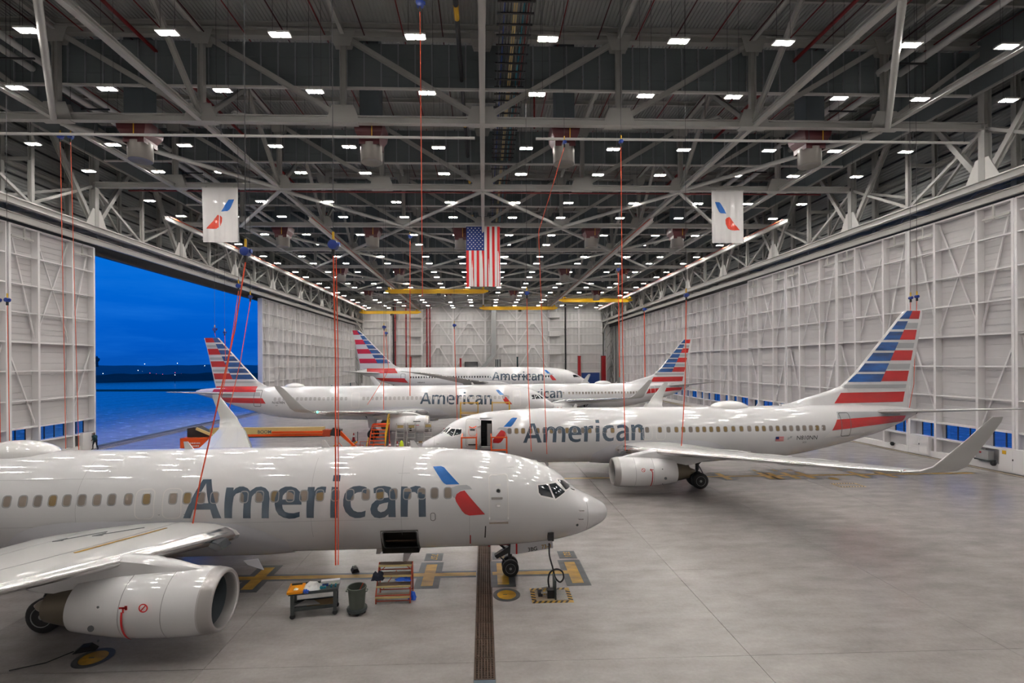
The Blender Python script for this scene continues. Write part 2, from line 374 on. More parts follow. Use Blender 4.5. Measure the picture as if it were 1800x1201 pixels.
def disc(ob):
    MB().lathe([(0, 0.52), (0.004, 0.52)], n=32).build('dark_ring', 'floor_grey', ob)
    MB().lathe([(0.004, 0.36), (0.008, 0.36)], n=32).build('yellow_disc', 'floor_yellow', ob)
    MB().box((-0.06, 0, 0.008), (0.16, 0.05, 0.004)).build('arrow', 'line', ob)
marking('yellow disc with dark ring painted beside the hatched pit', disc, (0.82, 18.31, 0.001))
marking('yellow disc with dark ring painted at the feet of the nacelle, cut by the frame edge', disc, (-11.75, 14.9, 0.001))
marking('small yellow disc painted under the outer wing of the second jet', disc, (26.2, 35.46, 0.001))
def hatch_frame(ob, wx, wy, t_=0.17):
    MB().box((0, wy / 2, 0.002), (wx + t_, t_, 0.004)).box((0, -wy / 2, 0.002), (wx + t_, t_, 0.004)).box((-wx / 2, 0, 0.002), (t_, wy - t_, 0.004)).box((wx / 2, 0, 0.002), (t_, wy - t_, 0.004)).build('yellow_band', 'floor_yellow', ob)
    m_ = MB(); s_ = 0.2
    n = int((wx + t_) / s_)
    for sy in (-1, 1):
        for i in range(n):
            x = -wx / 2 - t_ / 2 + i * s_; y = sy * wy / 2
            m_.prism([(x, y - t_ / 2), (x + 0.09, y - t_ / 2), (x + 0.19, y + t_ / 2), (x + 0.10, y + t_ / 2)], 'z', 0.003, 0.007)
    n = int((wy - t_) / s_)
    for sx in (-1, 1):
        for i in range(n):
            x = sx * wx / 2; y = -wy / 2 + t_ / 2 + i * s_
            m_.prism([(x - t_ / 2, y + 0.08), (x - t_ / 2, y + 0.17), (x + t_ / 2, y + 0.09), (x + t_ / 2, y)], 'z', 0.003, 0.007)
    m_.build('black_stripes', 'black', ob)
hz = marking('black and yellow hatched frame around the power pit by the trench', lambda ob: hatch_frame(ob, 1.36, 1.0), (2.5, 18.2, 0))
hz2 = marking('faint hatched frame on the floor under the outer wing of the second jet', lambda ob: hatch_frame(ob, 1.7, 0.9), (25.85, 33.55, 0))
# door tracks in the floor
for nm, x0, ya, yb in (('door_track', 41.0, 12, 158), ('door_track', -41.0, 12, 158)):
    tk = struct(nm, (x0, 0, 0), 'steel door track set into the floor along the wall')
    for dx, wd, mt in ((-0.75, 0.10, 'joint'), (-0.45, 0.42, 'rail'), (-0.12, 0.10, 'joint'), (0.2, 0.42, 'rail'), (0.52, 0.10, 'joint'), (0.85, 0.42, 'rail')):
        MB().box((dx, (ya + yb) / 2, 0.004), (wd, yb - ya, 0.012)).build('track_rail', mt, tk)
# outside
ap = struct('ground', label='blue dusk apron and airfield beyond the open door')
MB().box((-160, 80, -0.16), (236, 420, 0.1)).build('apron', 'apron', ap)
MB().box((160, 80, -0.16), (236, 420, 0.1)).build('apron', 'apron', ap)
MB().box((0, 400, -0.2), (9000, 9000, 0.05)).build('field', 'apron', ap)
for i in range(26):
    d = 0 if i % 2 else 3; MB().box((-60 - 8 * i, 90, -0.107), (0.12, 300, 0.012)).build('apron_joint', 'joint', ap)
def blob(pts, mt, z, nm): MB().prism(pts, 'z', z, z + 0.02).build(nm, mt, ap)
blob([(-84, 176), (-105, 188), (-130, 186), (-165, 190), (-160, 176), (-128, 172), (-105, 170)], 'grass', -0.1, 'grass_patch')
# dark embankments, far trees, lights
bk = struct('hills', (0, 0, 0), 'dark low bank and flat far land on the horizon')
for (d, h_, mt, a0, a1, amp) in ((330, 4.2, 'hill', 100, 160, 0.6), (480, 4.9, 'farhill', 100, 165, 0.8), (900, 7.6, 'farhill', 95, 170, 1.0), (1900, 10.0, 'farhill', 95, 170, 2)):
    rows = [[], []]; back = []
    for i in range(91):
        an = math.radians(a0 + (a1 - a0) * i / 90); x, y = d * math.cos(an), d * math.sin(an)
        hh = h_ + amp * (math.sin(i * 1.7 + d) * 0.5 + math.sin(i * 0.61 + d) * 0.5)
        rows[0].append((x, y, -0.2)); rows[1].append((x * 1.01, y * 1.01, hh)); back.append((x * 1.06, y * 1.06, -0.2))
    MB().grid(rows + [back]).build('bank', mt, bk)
rnd = random.Random(3)
for i in range(34):
    an = math.radians(rnd.uniform(112, 150)); d = rnd.choice((300, 420, 640, 860, 1500))
    if i < 7: an = math.radians(121 + i * 0.5); d = 415
    z = rnd.uniform(1, 4) if d < 800 else rnd.uniform(6, 14); r_ = d * 0.0006
    ob = MB().lathe([(-r_, r_ * 0.3), (0, r_), (r_, r_ * 0.3)], n=6).build('field_lamp', 'lightred' if i < 7 else 'lightwhite', None, loc=(d * math.cos(an), d * math.sin(an), z))
    MB().tube([(0, 0, -z - 0.2), (0, 0, 0)], 0.12, 4).build('pole', 'wire', ob)
    tag(ob, 'tiny red airfield lamp glowing far beyond the open door' if i < 7 else 'tiny pale airfield lamp glowing far beyond the open door', 'lamp', 'red airfield lamps' if i < 7 else 'pale airfield lamps')
tw = thing('control_tower', 'tiny dark control tower on the far horizon', 'tower', (-880, 1130, 0))
MB().lathe([(0, 3.2), (18, 2.4), (22, 5), (26, 5.5), (27, 3), (32, 0.4)], n=12).build('shaft', 'hill', tw)

# ================================================================ WALLS
rl = struct('wall_right'); lw = struct('wall_left')
XW = 43.4
def siding(parent, x, ya, yb, za, zb, mt, pitch=0.3, dep=0.05):
    n = int((zb - za) / pitch); rows = []; s_ = 1 if x > 0 else -1
    for i in range(n + 1):
        z = za + (zb - za) * i / n
        rows.append([(x, ya, z), (x, yb, z)]); rows.append([(x, ya, z + pitch * 0.7), (x, yb, z + pitch * 0.7)])
        rows.append([(x + s_ * dep, ya, z + pitch * 0.78), (x + s_ * dep, yb, z + pitch * 0.78)])
    return MB().grid(rows).build('siding', mt, parent)
def hpost(m_, x, y, za, zb, a=0.42, b=0.42):
    m_.ibeam((x, y, za), (x, y, zb), a, b, 0.06, up=(1, 0, 0))
for P, s_ in ((rl, 1), (lw, -1)):
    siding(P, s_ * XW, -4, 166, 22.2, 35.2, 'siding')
    gmsh = None
    for i in range(8):
        z = 23.3 + 1.6 * i
        ob = MB().box((s_ * (XW - 0.12), 81, z), (0.22, 168, 0.10)).build('girt', 'darkmetal', P)
    # inner girder: bottom chord, mid chord, top chord
    MB().ibeam((s_ * XC, -4, 23.0), (s_ * XC, YB, 23.0), 0.55, 0.62, 0.1).build('bottom_chord', 'steel_l', P)
    MB().ibeam((s_ * XC, -4, 34.0), (s_ * XC, YB, 34.0), 0.5, 0.6, 0.08).build('top_chord', 'steel', P)
    MB().ibeam((s_ * (XW - 0.5), -4, 27.3), (s_ * (XW - 0.5), YB, 27.3), 0.35, 0.4, 0.06).build('wall_beam', 'steel', P)
    MB().ibeam((s_ * (XW - 0.5), -4, 23.0), (s_ * (XW - 0.5), YB, 23.0), 0.4, 0.5, 0.06).build('wall_beam', 'steel', P)
    # soffit under the girder, head track and lintel
    MB().box((s_ * (XC + 1.6), 80, 23.35), (2.9, 168, 0.05)).build('soffit', 'steel', P)
    for k in range(-2, 24):
        MB().beam((s_ * (XC + 0.25), 3 + 7 * k, 22.95), (s_ * (XW - 0.4), 3 + 7 * k, 22.95), 0.2, 0.3).build('soffit_beam', 'steel', P)
        MB().beam((s_ * (XC + 0.25), 3 + 7 * k, 22.9), (s_ * (XW - 0.4), 6.5 + 7 * k, 22.9), 0.1, 0.12).build('soffit_brace', 'steel', P)
    MB().box((s_ * 40.95, 80, 21.85), (0.3, 168, 0.5)).build('head_track', 'steel_l', P)
    MB().box((s_ * 40.85, 80, 22.13), (0.5, 168, 0.06)).build('head_track_flange', 'steel_l', P)
    MB().box((s_ * 43.1, 80, 21.9), (0.5, 168, 1.7)).build('lintel', 'darkmetal', P)
    post = None
    for k in range(-2, 11):
        y = Y0 + BAY * k
        if y > YB: continue
        m_ = MB(); hpost(m_, s_ * XC, y, 23.2, 34.6, 0.5, 0.62); m_.build('column', 'steel', P)
        m_ = MB(); hpost(m_, s_ * (XW - 0.55), y, 22.4, 35, 0.4, 0.45); m_.build('wall_column', 'steel', P)
        m_ = MB(); hpost(m_, s_ * (XW - 0.55), y + BAY / 2, 22.4, 35, 0.3, 0.35); m_.build('wall_column', 'steel', P)
        m_ = MB(); hpost(m_, s_ * XC, y + BAY / 2, 23.2, 34.2, 0.3, 0.36); m_.build('girder_post', 'steel', P)
        for d in (-1, 1):
            MB().ibeam((s_ * XC, y + d * 0.3, 23.5), (s_ * XC, y + d * BAY / 2, 33.8), 0.38, 0.42, 0.06, up=(1, 0, 0)).build('girder_diagonal', 'steel', P)
            MB().beam((s_ * (XC + 0.1), y + d * 0.2, 27.3), (s_ * (XC + 0.1), y + d * BAY / 2, 23.3), 0.22, 0.24).build('girder_brace', 'steel', P)
            MB().beam((s_ * (XC + 0.2), y + d * 0.2, 27.2), (s_ * (XW - 0.6), y + d * BAY / 2, 24.0), 0.2, 0.24).build('girder_brace', 'steel', P)
        MB().prism([(y - 1.3, 23.3), (y + 1.3, 23.3), (y + 0.5, 25.0), (y - 0.5, 25.0)], 'x', s_ * (XC - 0.27), s_ * (XC - 0.22)).build('gusset_plate', 'steel_l', P)
        MB().beam((s_ * XC, y, 27.3), (s_ * (XW - 0.5), y, 27.3), 0.3, 0.4).build('tie_beam', 'steel', P)
        MB().beam((s_ * XC, y + BAY / 2, 27.3), (s_ * (XW - 0.5), y + BAY / 2, 27.3), 0.25, 0.3).build('tie_beam', 'steel', P)
    # draft curtain along the wall, hung from the roof
    MB().box((s_ * 39.7, 80, 32.4), (0.06, 168, 4.4)).build('draft_curtain', 'curtain', P)
    MB().box((s_ * 39.7, 80, 30.18), (0.16, 168, 0.16)).build('curtain_rail', 'steel', P)

# ---------------------------------------------------------------- sliding doors
LW = 9.42; DZ = [0.2, 1.75, 3.18, 5.66, 8.33, 10.95, 13.62, 16.15, 18.75, 21.35]
PO = [0.12, 2.88, 6.64, 9.30]           # posts along the leaf
dm = {}
dm['post'] = MB().box((0.2, 0, 10.7), (0.62, 0.2, 21.3)).mesh('post', 'doorframe')
dm['rail'] = MB().box((0.1, LW / 2, 0), (0.34, LW - 0.1, 0.11)).mesh('rail', 'doorframe')
dm['cap'] = MB().box((0.22, LW / 2, 0), (0.56, LW - 0.1, 0.14)).mesh('rail', 'doorframe')
dm['toe'] = MB().box((0.1, LW / 2, 0.28), (0.5, LW - 0.1, 0.55)).mesh('toe_beam', 'doorframe')
pr = [(0.0, 0), (0.0, 0.46), (0.02, 0.5), (0.0, 0.54), (0.0, 1.02), (0.03, 1.02), (0.03, 0.0)]
dm['panel'] = MB().prism([(0.52 + a, b) for a, b in [(0, 0.012), (0, 0.5), (0.025, 0.515), (0, 0.53), (0, 1.052), (0.06, 1.052), (0.06, 0.012)]], 'y', 0.02, LW - 0.02).mesh('panel', 'door')
dm['back'] = MB().box((0.62, LW / 2, 12.25), (0.03, LW, 18.15)).mesh('backing', 'door')
dm['dado'] = MB().box((0.55, LW / 2, 0.95), (0.05, LW, 1.62)).mesh('dado_panel', 'door')
bays = [(PO[0], PO[1]), (PO[1], PO[2]), (PO[2], PO[3])]
win = []                                  # glazed strips: (y0, y1, splits)
for (a, b), n in zip(bays, (2, 3, 2)):
    side = 0.75 if n == 2 else 0.45
    win.append((a + 0.10, b - side, n) if n != 3 else (a + 0.10, b - side, n))
dm['side'] = []
ms_ = MB()
ys = 0.0
for (a, b, n) in win:
    ms_.box((0.55, (ys + a) / 2, 2.46), (0.05, a - ys, 1.44)); ys = b
ms_.box((0.55, (ys + LW) / 2, 2.46), (0.05, LW - ys, 1.44)); dm['side'] = ms_.mesh('window_surround', 'door')
dm['panes'] = {}; dm['mull'] = MB().box((0.53, 0, 2.46), (0.07, 0.07, 1.42)).mesh('mullion', 'darkmetal')
dm['sill'] = {}
dm['brace'] = {}
def leaf(no, x, y0, s_, braces=True, cargo=0, detail=True):
    """s_=+1 right wall (inner face towards -x)"""
    D = tag(inst('door_%d' % no, None, None, (x, y0, 0)), 'white sliding hangar door leaf with a strip of blue windows', None, None, 'structure')
    D.scale = (s_, 1, 1)
    for p in PO: inst('post', dm['post'], D, (0, p, 0))
    for i, z in enumerate(DZ): inst('rail', dm['cap'] if z in (1.75, 3.18, 10.95, 21.35) else dm['rail'], D, (0, 0, z))
    inst('toe_beam', dm['toe'], D); inst('dado_panel', dm['dado'], D); inst('window_surround', dm['side'], D)
    for i in range(17 if detail else 0): inst('panel', dm['panel'], D, (0, 0, 3.2 + 1.066 * i))
    if detail: inst('backing', dm['back'], D)
    if not detail:
        if 'skin' not in dm: dm['skin'] = MB().box((0.55, LW / 2, 12.2), (0.05, LW, 18.1)).mesh('skin', 'door')
        inst('skin', dm['skin'], D)
    for w_, (a, b, k) in enumerate(win):
        step = (b - a) / k
        if w_ not in dm['panes']: dm['panes'][w_] = MB().box((0.56, 0, 2.46), (0.02, step, 1.42)).mesh('pane', 'pane')
        for q in range(k):
            inst('pane', dm['panes'][w_], D, (0, a + step * (q + 0.5), 0)); inst('mullion', dm['mull'], D, (0, a + step * q, 0))
        inst('mullion', dm['mull'], D, (0, b, 0))
    if braces:
        if not dm['brace']:
            B = dm['brace']
            B['x1'] = MB().beam((0.30, PO[1], 21.2), (0.30, PO[2], 11.1), 0.10, 0.10).mesh('brace', 'doorframe')
            B['x2'] = MB().beam((0.36, PO[2], 21.2), (0.36, PO[1], 11.1), 0.10, 0.10).mesh('brace', 'doorframe')
            B['k1'] = MB().beam((0.3, PO[0] + 0.6, 20.2), (0.3, PO[1], 11.1), 0.12, 0.12).mesh('brace', 'doorframe')
            B['k2'] = MB().beam((0.3, PO[3] - 0.6, 20.2), (0.3, PO[2], 11.1), 0.12, 0.12).mesh('brace', 'doorframe')
            B['k3'] = MB().beam((0.3, PO[0], 10.8), (0.3, PO[1], 3.3), 0.12, 0.12).mesh('brace', 'doorframe')
            B['k4'] = MB().beam((0.3, PO[3], 10.8), (0.3, PO[2], 3.3), 0.12, 0.12).mesh('brace', 'doorframe')
            B['t'] = MB().box((-0.02, 1.35, 20.35), (0.14, 2.1, 0.14)).box((-0.02, 1.55, 20.8), (0.12, 0.12, 1.2)).mesh('guide_arm', 'steel_l')
            B['u'] = MB().box((-0.02, LW - 1.45, 20.35), (0.14, 2.1, 0.14)).box((-0.02, LW - 1.55, 20.8), (0.12, 0.12, 1.2)).mesh('guide_arm', 'steel_l')
        for k_, me in dm['brace'].items(): inst('guide_arm' if k_ in 'tu' else 'brace', me, D)
    return D
no = 1; leaves = []
for k in range(5): leaves.append(leaf(no, 41.15, 26.65 + LW * k if k < 4 else 64.45, 1)); no += 1
for k in range(8): leaves.append(leaf(no, 42.15, 72.4 + LW * k, 1, detail=k < 3)); no += 1
for k in range(2): leaves.append(leaf(no, -41.5, 34.1 + (LW + 0.05) * k, -1)); no += 1
for k in range(7): leaves.append(leaf(no, -41.75, 92.5 + LW * k, -1, detail=k < 2)); no += 1
MB().box((0.35, 0.02, 10.7), (0.8, 0.06, 21.4)).build('end_plate', 'doorframe', leaves[15])
# equipment boxes and notices on the right doors
def cabinet(x, y, z, dy, dz, label, mt='doorframe'):
    ob = thing('door_cabinet', label, 'cabinet', (x, y, z)); m_ = MB().box((0, dy / 2, dz / 2), (0.5, dy, dz)); b_ = m_.build('body', mt, ob)
    MB().box((-0.26, dy * 0.27, dz / 2), (0.02, dy * 0.42, dz * 0.9)).build('door', mt, ob); MB().box((-0.26, dy * 0.73, dz / 2), (0.02, dy * 0.42, dz * 0.9)).build('door', mt, ob)
    MB().box((-0.28, dy * 0.5, dz * 0.55), (0.03, 0.06, 0.14)).build('handle', 'darkmetal', ob); return ob
cabinet(41.05, 43.1, 0.08, 1.9, 1.75, 'white steel cabinet at the foot of the right doors behind the wing tip')
cabinet(41.05, 35.0, 0.08, 2.0, 1.85, 'white steel cabinet at the foot of the nearest right door')
cabinet(-41.4, 51.0, 0.08, 1.1, 1.8, 'white steel cabinet at the edge of the open left door')
ob = thing('motor_box', 'grey door motor box with red button on the right door', 'motor', (41.0, 38.3, 0.75))
MB().box((0, 0, 0.35), (0.5, 1.0, 0.7)).build('housing', 'hub', ob); MB().lathe([(0, 0.07), (0.05, 0.07)], (-0.3, 0.1, 0.55), 'x', 12).build('button', 'redpost', ob); MB().box((0, 0, -0.05), (0.6, 1.2, 0.1)).build('bracket', 'plastic', ob)
for (y, t_) in ((47.1, 'black rubber buffer wheel low on the right door beside the white cabinet'), (37.5, 'black rubber buffer wheel low on the nearest right door')):
    ob = thing('buffer_wheel', t_, 'wheel', (40.85, y, 0.55)); MB().lathe([(-0.1, 0.14), (-0.06, 0.2), (0.06, 0.2), (0.1, 0.14)], (0, 0, 0), 'x', 16).build('tyre', 'tyre', ob); MB().lathe([(-0.12, 0.06), (0.3, 0.06)], (0, 0, 0), 'x', 10).build('axle', 'darkmetal', ob)
ob = tag(MB().box((40.75, 36.6, 1.6), (0.02, 0.28, 0.28)).build('warning_sign', 'yellow'), 'small yellow warning sign on the nearest right door cabinet', 'sign')

# ---------------------------------------------------------------- back wall
wb = struct('wall_back')
m_ = MB(); rows = []
for i in range(281):
    x = -45 + 90 * i / 280; d = 0.05 if i % 4 < 2 else 0
    rows.append([(x, YB + d, 0), (x, YB + d, 35.2)])
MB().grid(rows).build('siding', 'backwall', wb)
for z, big in ((6.5, 0), (9.1, 0), (12.2, 0), (15.3, 1), (18.7, 0), (21.0, 0), (23.4, 1), (26.0, 0), (29, 0), (32, 0)):
    MB().box((0, YB - 0.25, z), (82, 0.3, 0.45 if big else 0.22)).build('girt', 'doorframe', wb)
CX = [-40.3, -31.3, -20.6, -10.1, 0.6, 11.2, 22.0, 32.3, 40.7]
for x in CX: MB().box((x, YB - 0.5, 16), (0.55, 0.6, 32)).build('column', 'doorframe', wb)
for a, b in zip(CX[2:6], CX[3:7]):
    c_ = (a + b) / 2
    for za, zb in ((7.0, 14.6), (15.7, 22.6), (23.8, 29.5)):
        for e_ in (a + 0.3, b - 0.3):
            MB().beam((e_, YB - 0.55, za), (c_ + (0.45 if e_ > c_ else -0.45), YB - 0.55, zb), 0.4, 0.4).build('brace', 'doorframe', wb)
        MB().box((c_, YB - 0.55, zb), (1.6, 0.35, 0.9)).build('gusset_plate', 'doorframe', wb)
def wallthing(nm, label, cat, build, loc): ob = thing(nm, label, cat, loc); build(ob); return ob
for x, r_, t_, z0, z1 in ((-29.4, 0.22, 'tall red pipe beside the black pipe on the far wall', 0, 30), (-25.8, 0.2, 'tall single red pipe left of the louvre boxes on the far wall', 0, 30), (-18.9, 0.22, 'left of the paired tall red pipes on the far wall', 0, 30), (-17.9, 0.22, 'right of the paired tall red pipes on the far wall', 0, 30)):
    ob = thing('red_pipe', t_, 'pipe', (x, YB - 1.25, 0)); MB().tube([(0, 0, z0), (0, 0, z1)], r_, 10).build('pipe_run', 'redpost', ob)
    for z in (8, 16, 24): MB().lathe([(z, r_ + 0.08), (z + 0.25, r_ + 0.08)], n=10).build('collar', 'maroon', ob)
for x, t_ in ((-30.0, 'tall black pipe on the left of the far wall'), (27.6, 'tall black pipe on the right of the far wall')):
    ob = thing('black_pipe', t_, 'pipe', (x, YB - 1.2, 0)); MB().tube([(0, 0, 0), (0, 0, 30)], 0.28, 10).build('pipe_run', 'black', ob)
    for z in (10, 20): MB().lathe([(z, 0.36), (z + 0.25, 0.36)], n=10).build('collar', 'darkmetal', ob)
for x, z1, wd, mt, t_ in ((-24.3, 11.2, 0.6, 'redpost', 'short red standpipe near the paired pipes on the far wall'), (-7.7, 10.6, 0.6, 'redpost', 'short red standpipe in the middle of the far wall'), (11.3, 11, 0.5, 'green', 'green standpipe on the far wall'), (32.1, 11.2, 0.9, 'redpost', 'red column guard post under the right white column on the far wall'), (40.4, 11.2, 1.5, 'redpost', 'wide red column guard post at the right corner of the far wall')):
    ob = thing('guard_post', t_, 'post', (x, YB - 1.75, 0)); MB().box((0, 0, z1 / 2), (wd, wd, z1)).build('post', mt, ob); MB().box((0, 0, z1), (wd + 0.1, wd + 0.1, 0.2)).build('cap', mt, ob)
for x in (-22.7, 23.7):
    for i, z in enumerate((11.9, 18.0, 24.3)):
        ob = thing('louvre_box', '%s white louvre box stacked beside the %s column of the far wall' % (('lowest', 'middle', 'topmost')[i], 'left' if x < 0 else 'right'), 'vent', (x, YB - 1.1, z))
        MB().box((0, 0, 0.8), (3.6, 1.2, 1.6)).build('case', 'doorframe', ob)
        for q in range(6): MB().box((-1.5 + 0.6 * q, -0.62, 0.8), (0.5, 0.06, 1.4)).build('louvre', 'backwall', ob)
        MB().box((0, 0, -0.1), (3.9, 1.4, 0.12)).build('shelf', 'steel', ob)
ob = thing('air_duct', 'big grey air duct bending down the middle of the far wall', 'duct', (3.4, YB - 1.75, 0))
MB().beam((0, 0, 11.5), (0, 0, 32), 1.5, 1.2, up=(0, 1, 0)).build('riser', 'hub', ob); MB().beam((0, 0, 11.8), (-4.5, 0, 6.5), 1.2, 1.5, up=(0, 1, 0)).build('elbow', 'hub', ob)
ob = thing('wall_window', 'dark window in the far wall above the long jet', 'window', (-4.2, YB - 0.45, 7.4)); MB().box((0, 0, 1), (4.4, 0.3, 2.2)).build('frame', 'darkmetal', ob); MB().box((0, -0.17, 1), (4.0, 0.04, 1.8)).build('pane', 'glass', ob)
ob = thing('wall_window', 'tall dark green barred window in the far wall', 'window', (4.8, YB - 0.45, 7.2)); MB().box((0, 0, 1.6), (2.6, 0.3, 3.4)).build('frame', 'backwall', ob)
for q in range(3): MB().box((-0.7 + 0.7 * q, -0.17, 1.6), (0.5, 0.06, 3.0)).build('pane', 'glass', ob)
ob = thing('roller_door', 'blue roller door low in the right of the far wall', 'door', (36.2, YB - 0.55, 0)); m_ = MB()
for q in range(14): MB().box((0, 0, 0.2 + 0.4 * q), (6, 0.2, 0.36)).build('slat', 'rolldoor', ob)
MB().box((0, 0, 5.9), (6.4, 0.5, 0.5)).build('hood', 'doorframe', ob)
# braced corner bays beyond the doors
for s_ in (-1, 1):
    P = struct('corner_bracing_%s' % ('left' if s_ < 0 else 'right'), label='pale braced steel bay between the doors and the far wall')
    for y in (158.6, 162.8):
        for x in (40.6, 43.2): MB().box((s_ * x, y, 11.5), (0.4, 0.4, 23)).build('column', 'steel', P)
    for z in range(0, 23, 4):
        MB().beam((s_ * 43, 158.6, z), (s_ * 43, 162.8, z + 4), 0.25, 0.25).build('brace', 'steel', P); MB().beam((s_ * 43, 162.8, z), (s_ * 43, 158.6, z + 4), 0.25, 0.25).build('brace', 'steel', P)
        MB().beam((s_ * 40.6, 162.8, z), (s_ * 43.2, 162.8, z + 4), 0.22, 0.22).build('brace', 'steel', P); MB().box((s_ * 43, 160.7, z), (0.2, 4.4, 0.2)).build('strut', 'steel', P)
    MB().box((s_ * 43.9, 154.5, 11.5), (0.1, 20, 23)).build('siding', 'siding', P)
    MB().beam((s_ * 40.3, 163, 19), (s_ * 40.3, 155, 22.7), 0.35, 0.35).build('knee_brace', 'steel_l', P)
wf = struct('wall_front'); MB().box((0, -3.2, 17.5), (87, 0.3, 35.4)).build('siding', 'backwall', wf)
MB().box((0, -1.6, 6.9), (20, 2.9, 0.3)).build('gallery_slab', 'steel', wf)
# side walls outside the door runs (outer skin behind stored leaves is open air)
for s_, ya, yb in ((1, -4, 26.6), (-1, -4, 34.0)):
    MB().box((s_ * 42.2, (ya + yb) / 2, 11), (0.2, yb - ya, 22)).build('wall_panel', 'door', rl if s_ > 0 else lw)

# ================================================================ ROOF
ce = struct('ceiling', label='corrugated galvanised roof deck')
rows = []
for i in range(int(86 / 0.3)):
    x = -43 + 0.3 * i
    for dx, z in ((0, 35.1), (0.14, 35.1), (0.17, 35.02), (0.27, 35.02)): rows.append([(x + dx, -4, z), (x + dx, 165, z)])
MB().grid(rows).build('deck', 'deck', ce)
MB().box((0, 80, 35.3), (88, 171, 0.1)).build('roof_sheet', 'siding', ce)
pm = MB().ibeam((-XW, 0, 34.78), (XW, 0, 34.78), 0.2, 0.42, 0.04).mesh('purlin', 'steel')
y = 2.5
while y < YB:
    inst('purlin', pm, ce, (0, y, 0)); y += BAY / 4
NX = [-32, -21.3, -10.65, 0, 10.65, 21.3, 32]
def gus(m_, x, z, up, wd=1.3, h=1.3):
    s_ = 1 if up else -1
    for dy in (-0.24, 0.22): m_.prism([(x - wd, z), (x + wd, z), (x + wd * 0.62, z + s_ * h), (x - wd * 0.62, z + s_ * h)], 'y', dy, dy + 0.03)
TP = {}
def truss():
    R_ = struct('roof_truss', (0, 0, 0), 'grey steel roof truss spanning the hangar')
    MB().ibeam((-XC, 0, 27.52), (XC, 0, 27.52), 0.46, 0.56, 0.09).build('bottom_chord', 'steel', R_)
    MB().ibeam((-XC, 0, 34.1), (XC, 0, 34.1), 0.5, 0.62, 0.09).build('top_chord', 'steel', R_)
    for x in NX:
        m_ = MB(); hpost(m_, x, 0, 27.8, 33.8, 0.40, 0.44); m_.build('web_post', 'steel', R_)
    m_ = MB()
    for a, b in ((-32, -21.3), (-21.3, -10.65), (-10.65, 0), (10.65, 0), (21.3, 10.65), (32, 21.3)):
        MB().ibeam((a + (0.5 if b > a else -0.5), 0, 33.7), (b - (0.5 if b > a else -0.5), 0, 27.95), 0.34, 0.38, 0.06, up=(0, 1, 0)).build('web_diagonal', 'steel', R_)
    for s_ in (-1, 1): MB().ibeam((s_ * XC, 0, 33.7), (s_ * 32.4, 0, 27.9), 0.34, 0.38, 0.06, up=(0, 1, 0)).build('web_diagonal', 'steel', R_)
    for x in NX:
        m_ = MB(); gus(m_, x, 27.3, True); m_.box((x, 0, 27.22), (2.2, 0.7, 0.05)); m_.build('gusset_plate', 'steel', R_)
        m_ = MB(); gus(m_, x, 34.3, False, 1.0, 1.2); m_.build('gusset_plate', 'steel', R_)
    MB().box((0, 0.42, 30.22), (79, 0.2, 0.16)).build('curtain_rail', 'steel_l', R_)
    return R_
pp = 1.317
cp_m = MB(); cp_m.box((0, 0.5, 32.0), (pp - 0.03, 0.03, 3.5)); cp_m.cur = 1; cp_m.box((-pp / 2 + 0.05, 0.44, 32.0), (0.09, 0.12, 3.5)); cp_m.cur = 0; cp_m.box((0, 0.47, 31.2), (pp - 0.1, 0.03, 0.06)); cp_m.box((0, 0.47, 32.6), (pp - 0.1, 0.03, 0.06))
cp_me = cp_m.mesh('curtain_panel', ['curtain', 'rib'])
big = MB()
for i in range(60):
    big.add([(a - 39.5 + pp * (i + 0.5), b, c) for a, b, c in cp_m.v], cp_m.f); big.m[-len(cp_m.m):] = cp_m.m
big_me = big.mesh('curtain_sheet', ['curtain', 'rib'])
T0 = truss(); trs = [T0]
for k in range(1, 12): trs.append(copy_tree(T0))
for k, T in enumerate(trs):
    T.location = (0, Y0 + BAY * (k - 2), 0)
    T['label'] = 'grey steel roof truss spanning the hangar, %s from the gallery end' % ORD[k]
    if k in (3, 4):
        for i in range(60): inst('curtain_panel', cp_me, T, (-39.5 + pp * (i + 0.5), 0, 0))
    else: stuff(inst('curtain_sheet', big_me, T))
# longitudinal members, per bay
for k in range(-2, 10):
    ya, yb = Y0 + BAY * k, Y0 + BAY * (k + 1); ym = (ya + yb) / 2
    B_ = struct('roof_bay', (0, ya, 0), 'longitudinal roof steel between two trusses')
    for x in NX:
        if abs(abs(x) - 10.65) > 0.1: MB().ibeam((x, 0.3, 27.42), (x, BAY - 0.3, 27.42), 0.40, 0.42, 0.07).build('bottom_tie', 'steel', B_)
        MB().ibeam((x, 0.2, 34.2), (x, BAY - 0.2, 34.2), 0.3, 0.42, 0.06).build('top_tie', 'steel', B_)
    for x in (-21.3, 0, 21.3):
        for a, b in (((x, 0.3, 27.8), (x, BAY / 2, 33.9)), ((x, BAY / 2, 33.9), (x, BAY - 0.3, 27.8))):
            MB().ibeam(a, b, 0.32, 0.34, 0.05, up=(1, 0, 0)).build('sway_diagonal', 'steel', B_)
    odd = (k % 2 == 0)            # even k: from truss with nodes 0,21.3 to the next one with 10.65,32
    E_ = [(0, 10.65), (0, -10.65), (21.3, 10.65), (21.3, 32), (-21.3, -10.65), (-21.3, -32)]
    if k < 2: E_ = [(21.3, 32), (-21.3, -32)]
    for a, b in E_:
        p, q = ((a, 0.3, 27.25), (b, BAY - 0.3, 27.25)) if odd else ((b, 0.3, 27.25), (a, BAY - 0.3, 27.25))
        MB().tube([p, q], 0.2, 10).build('wind_brace', 'steel', B_, smooth=True)
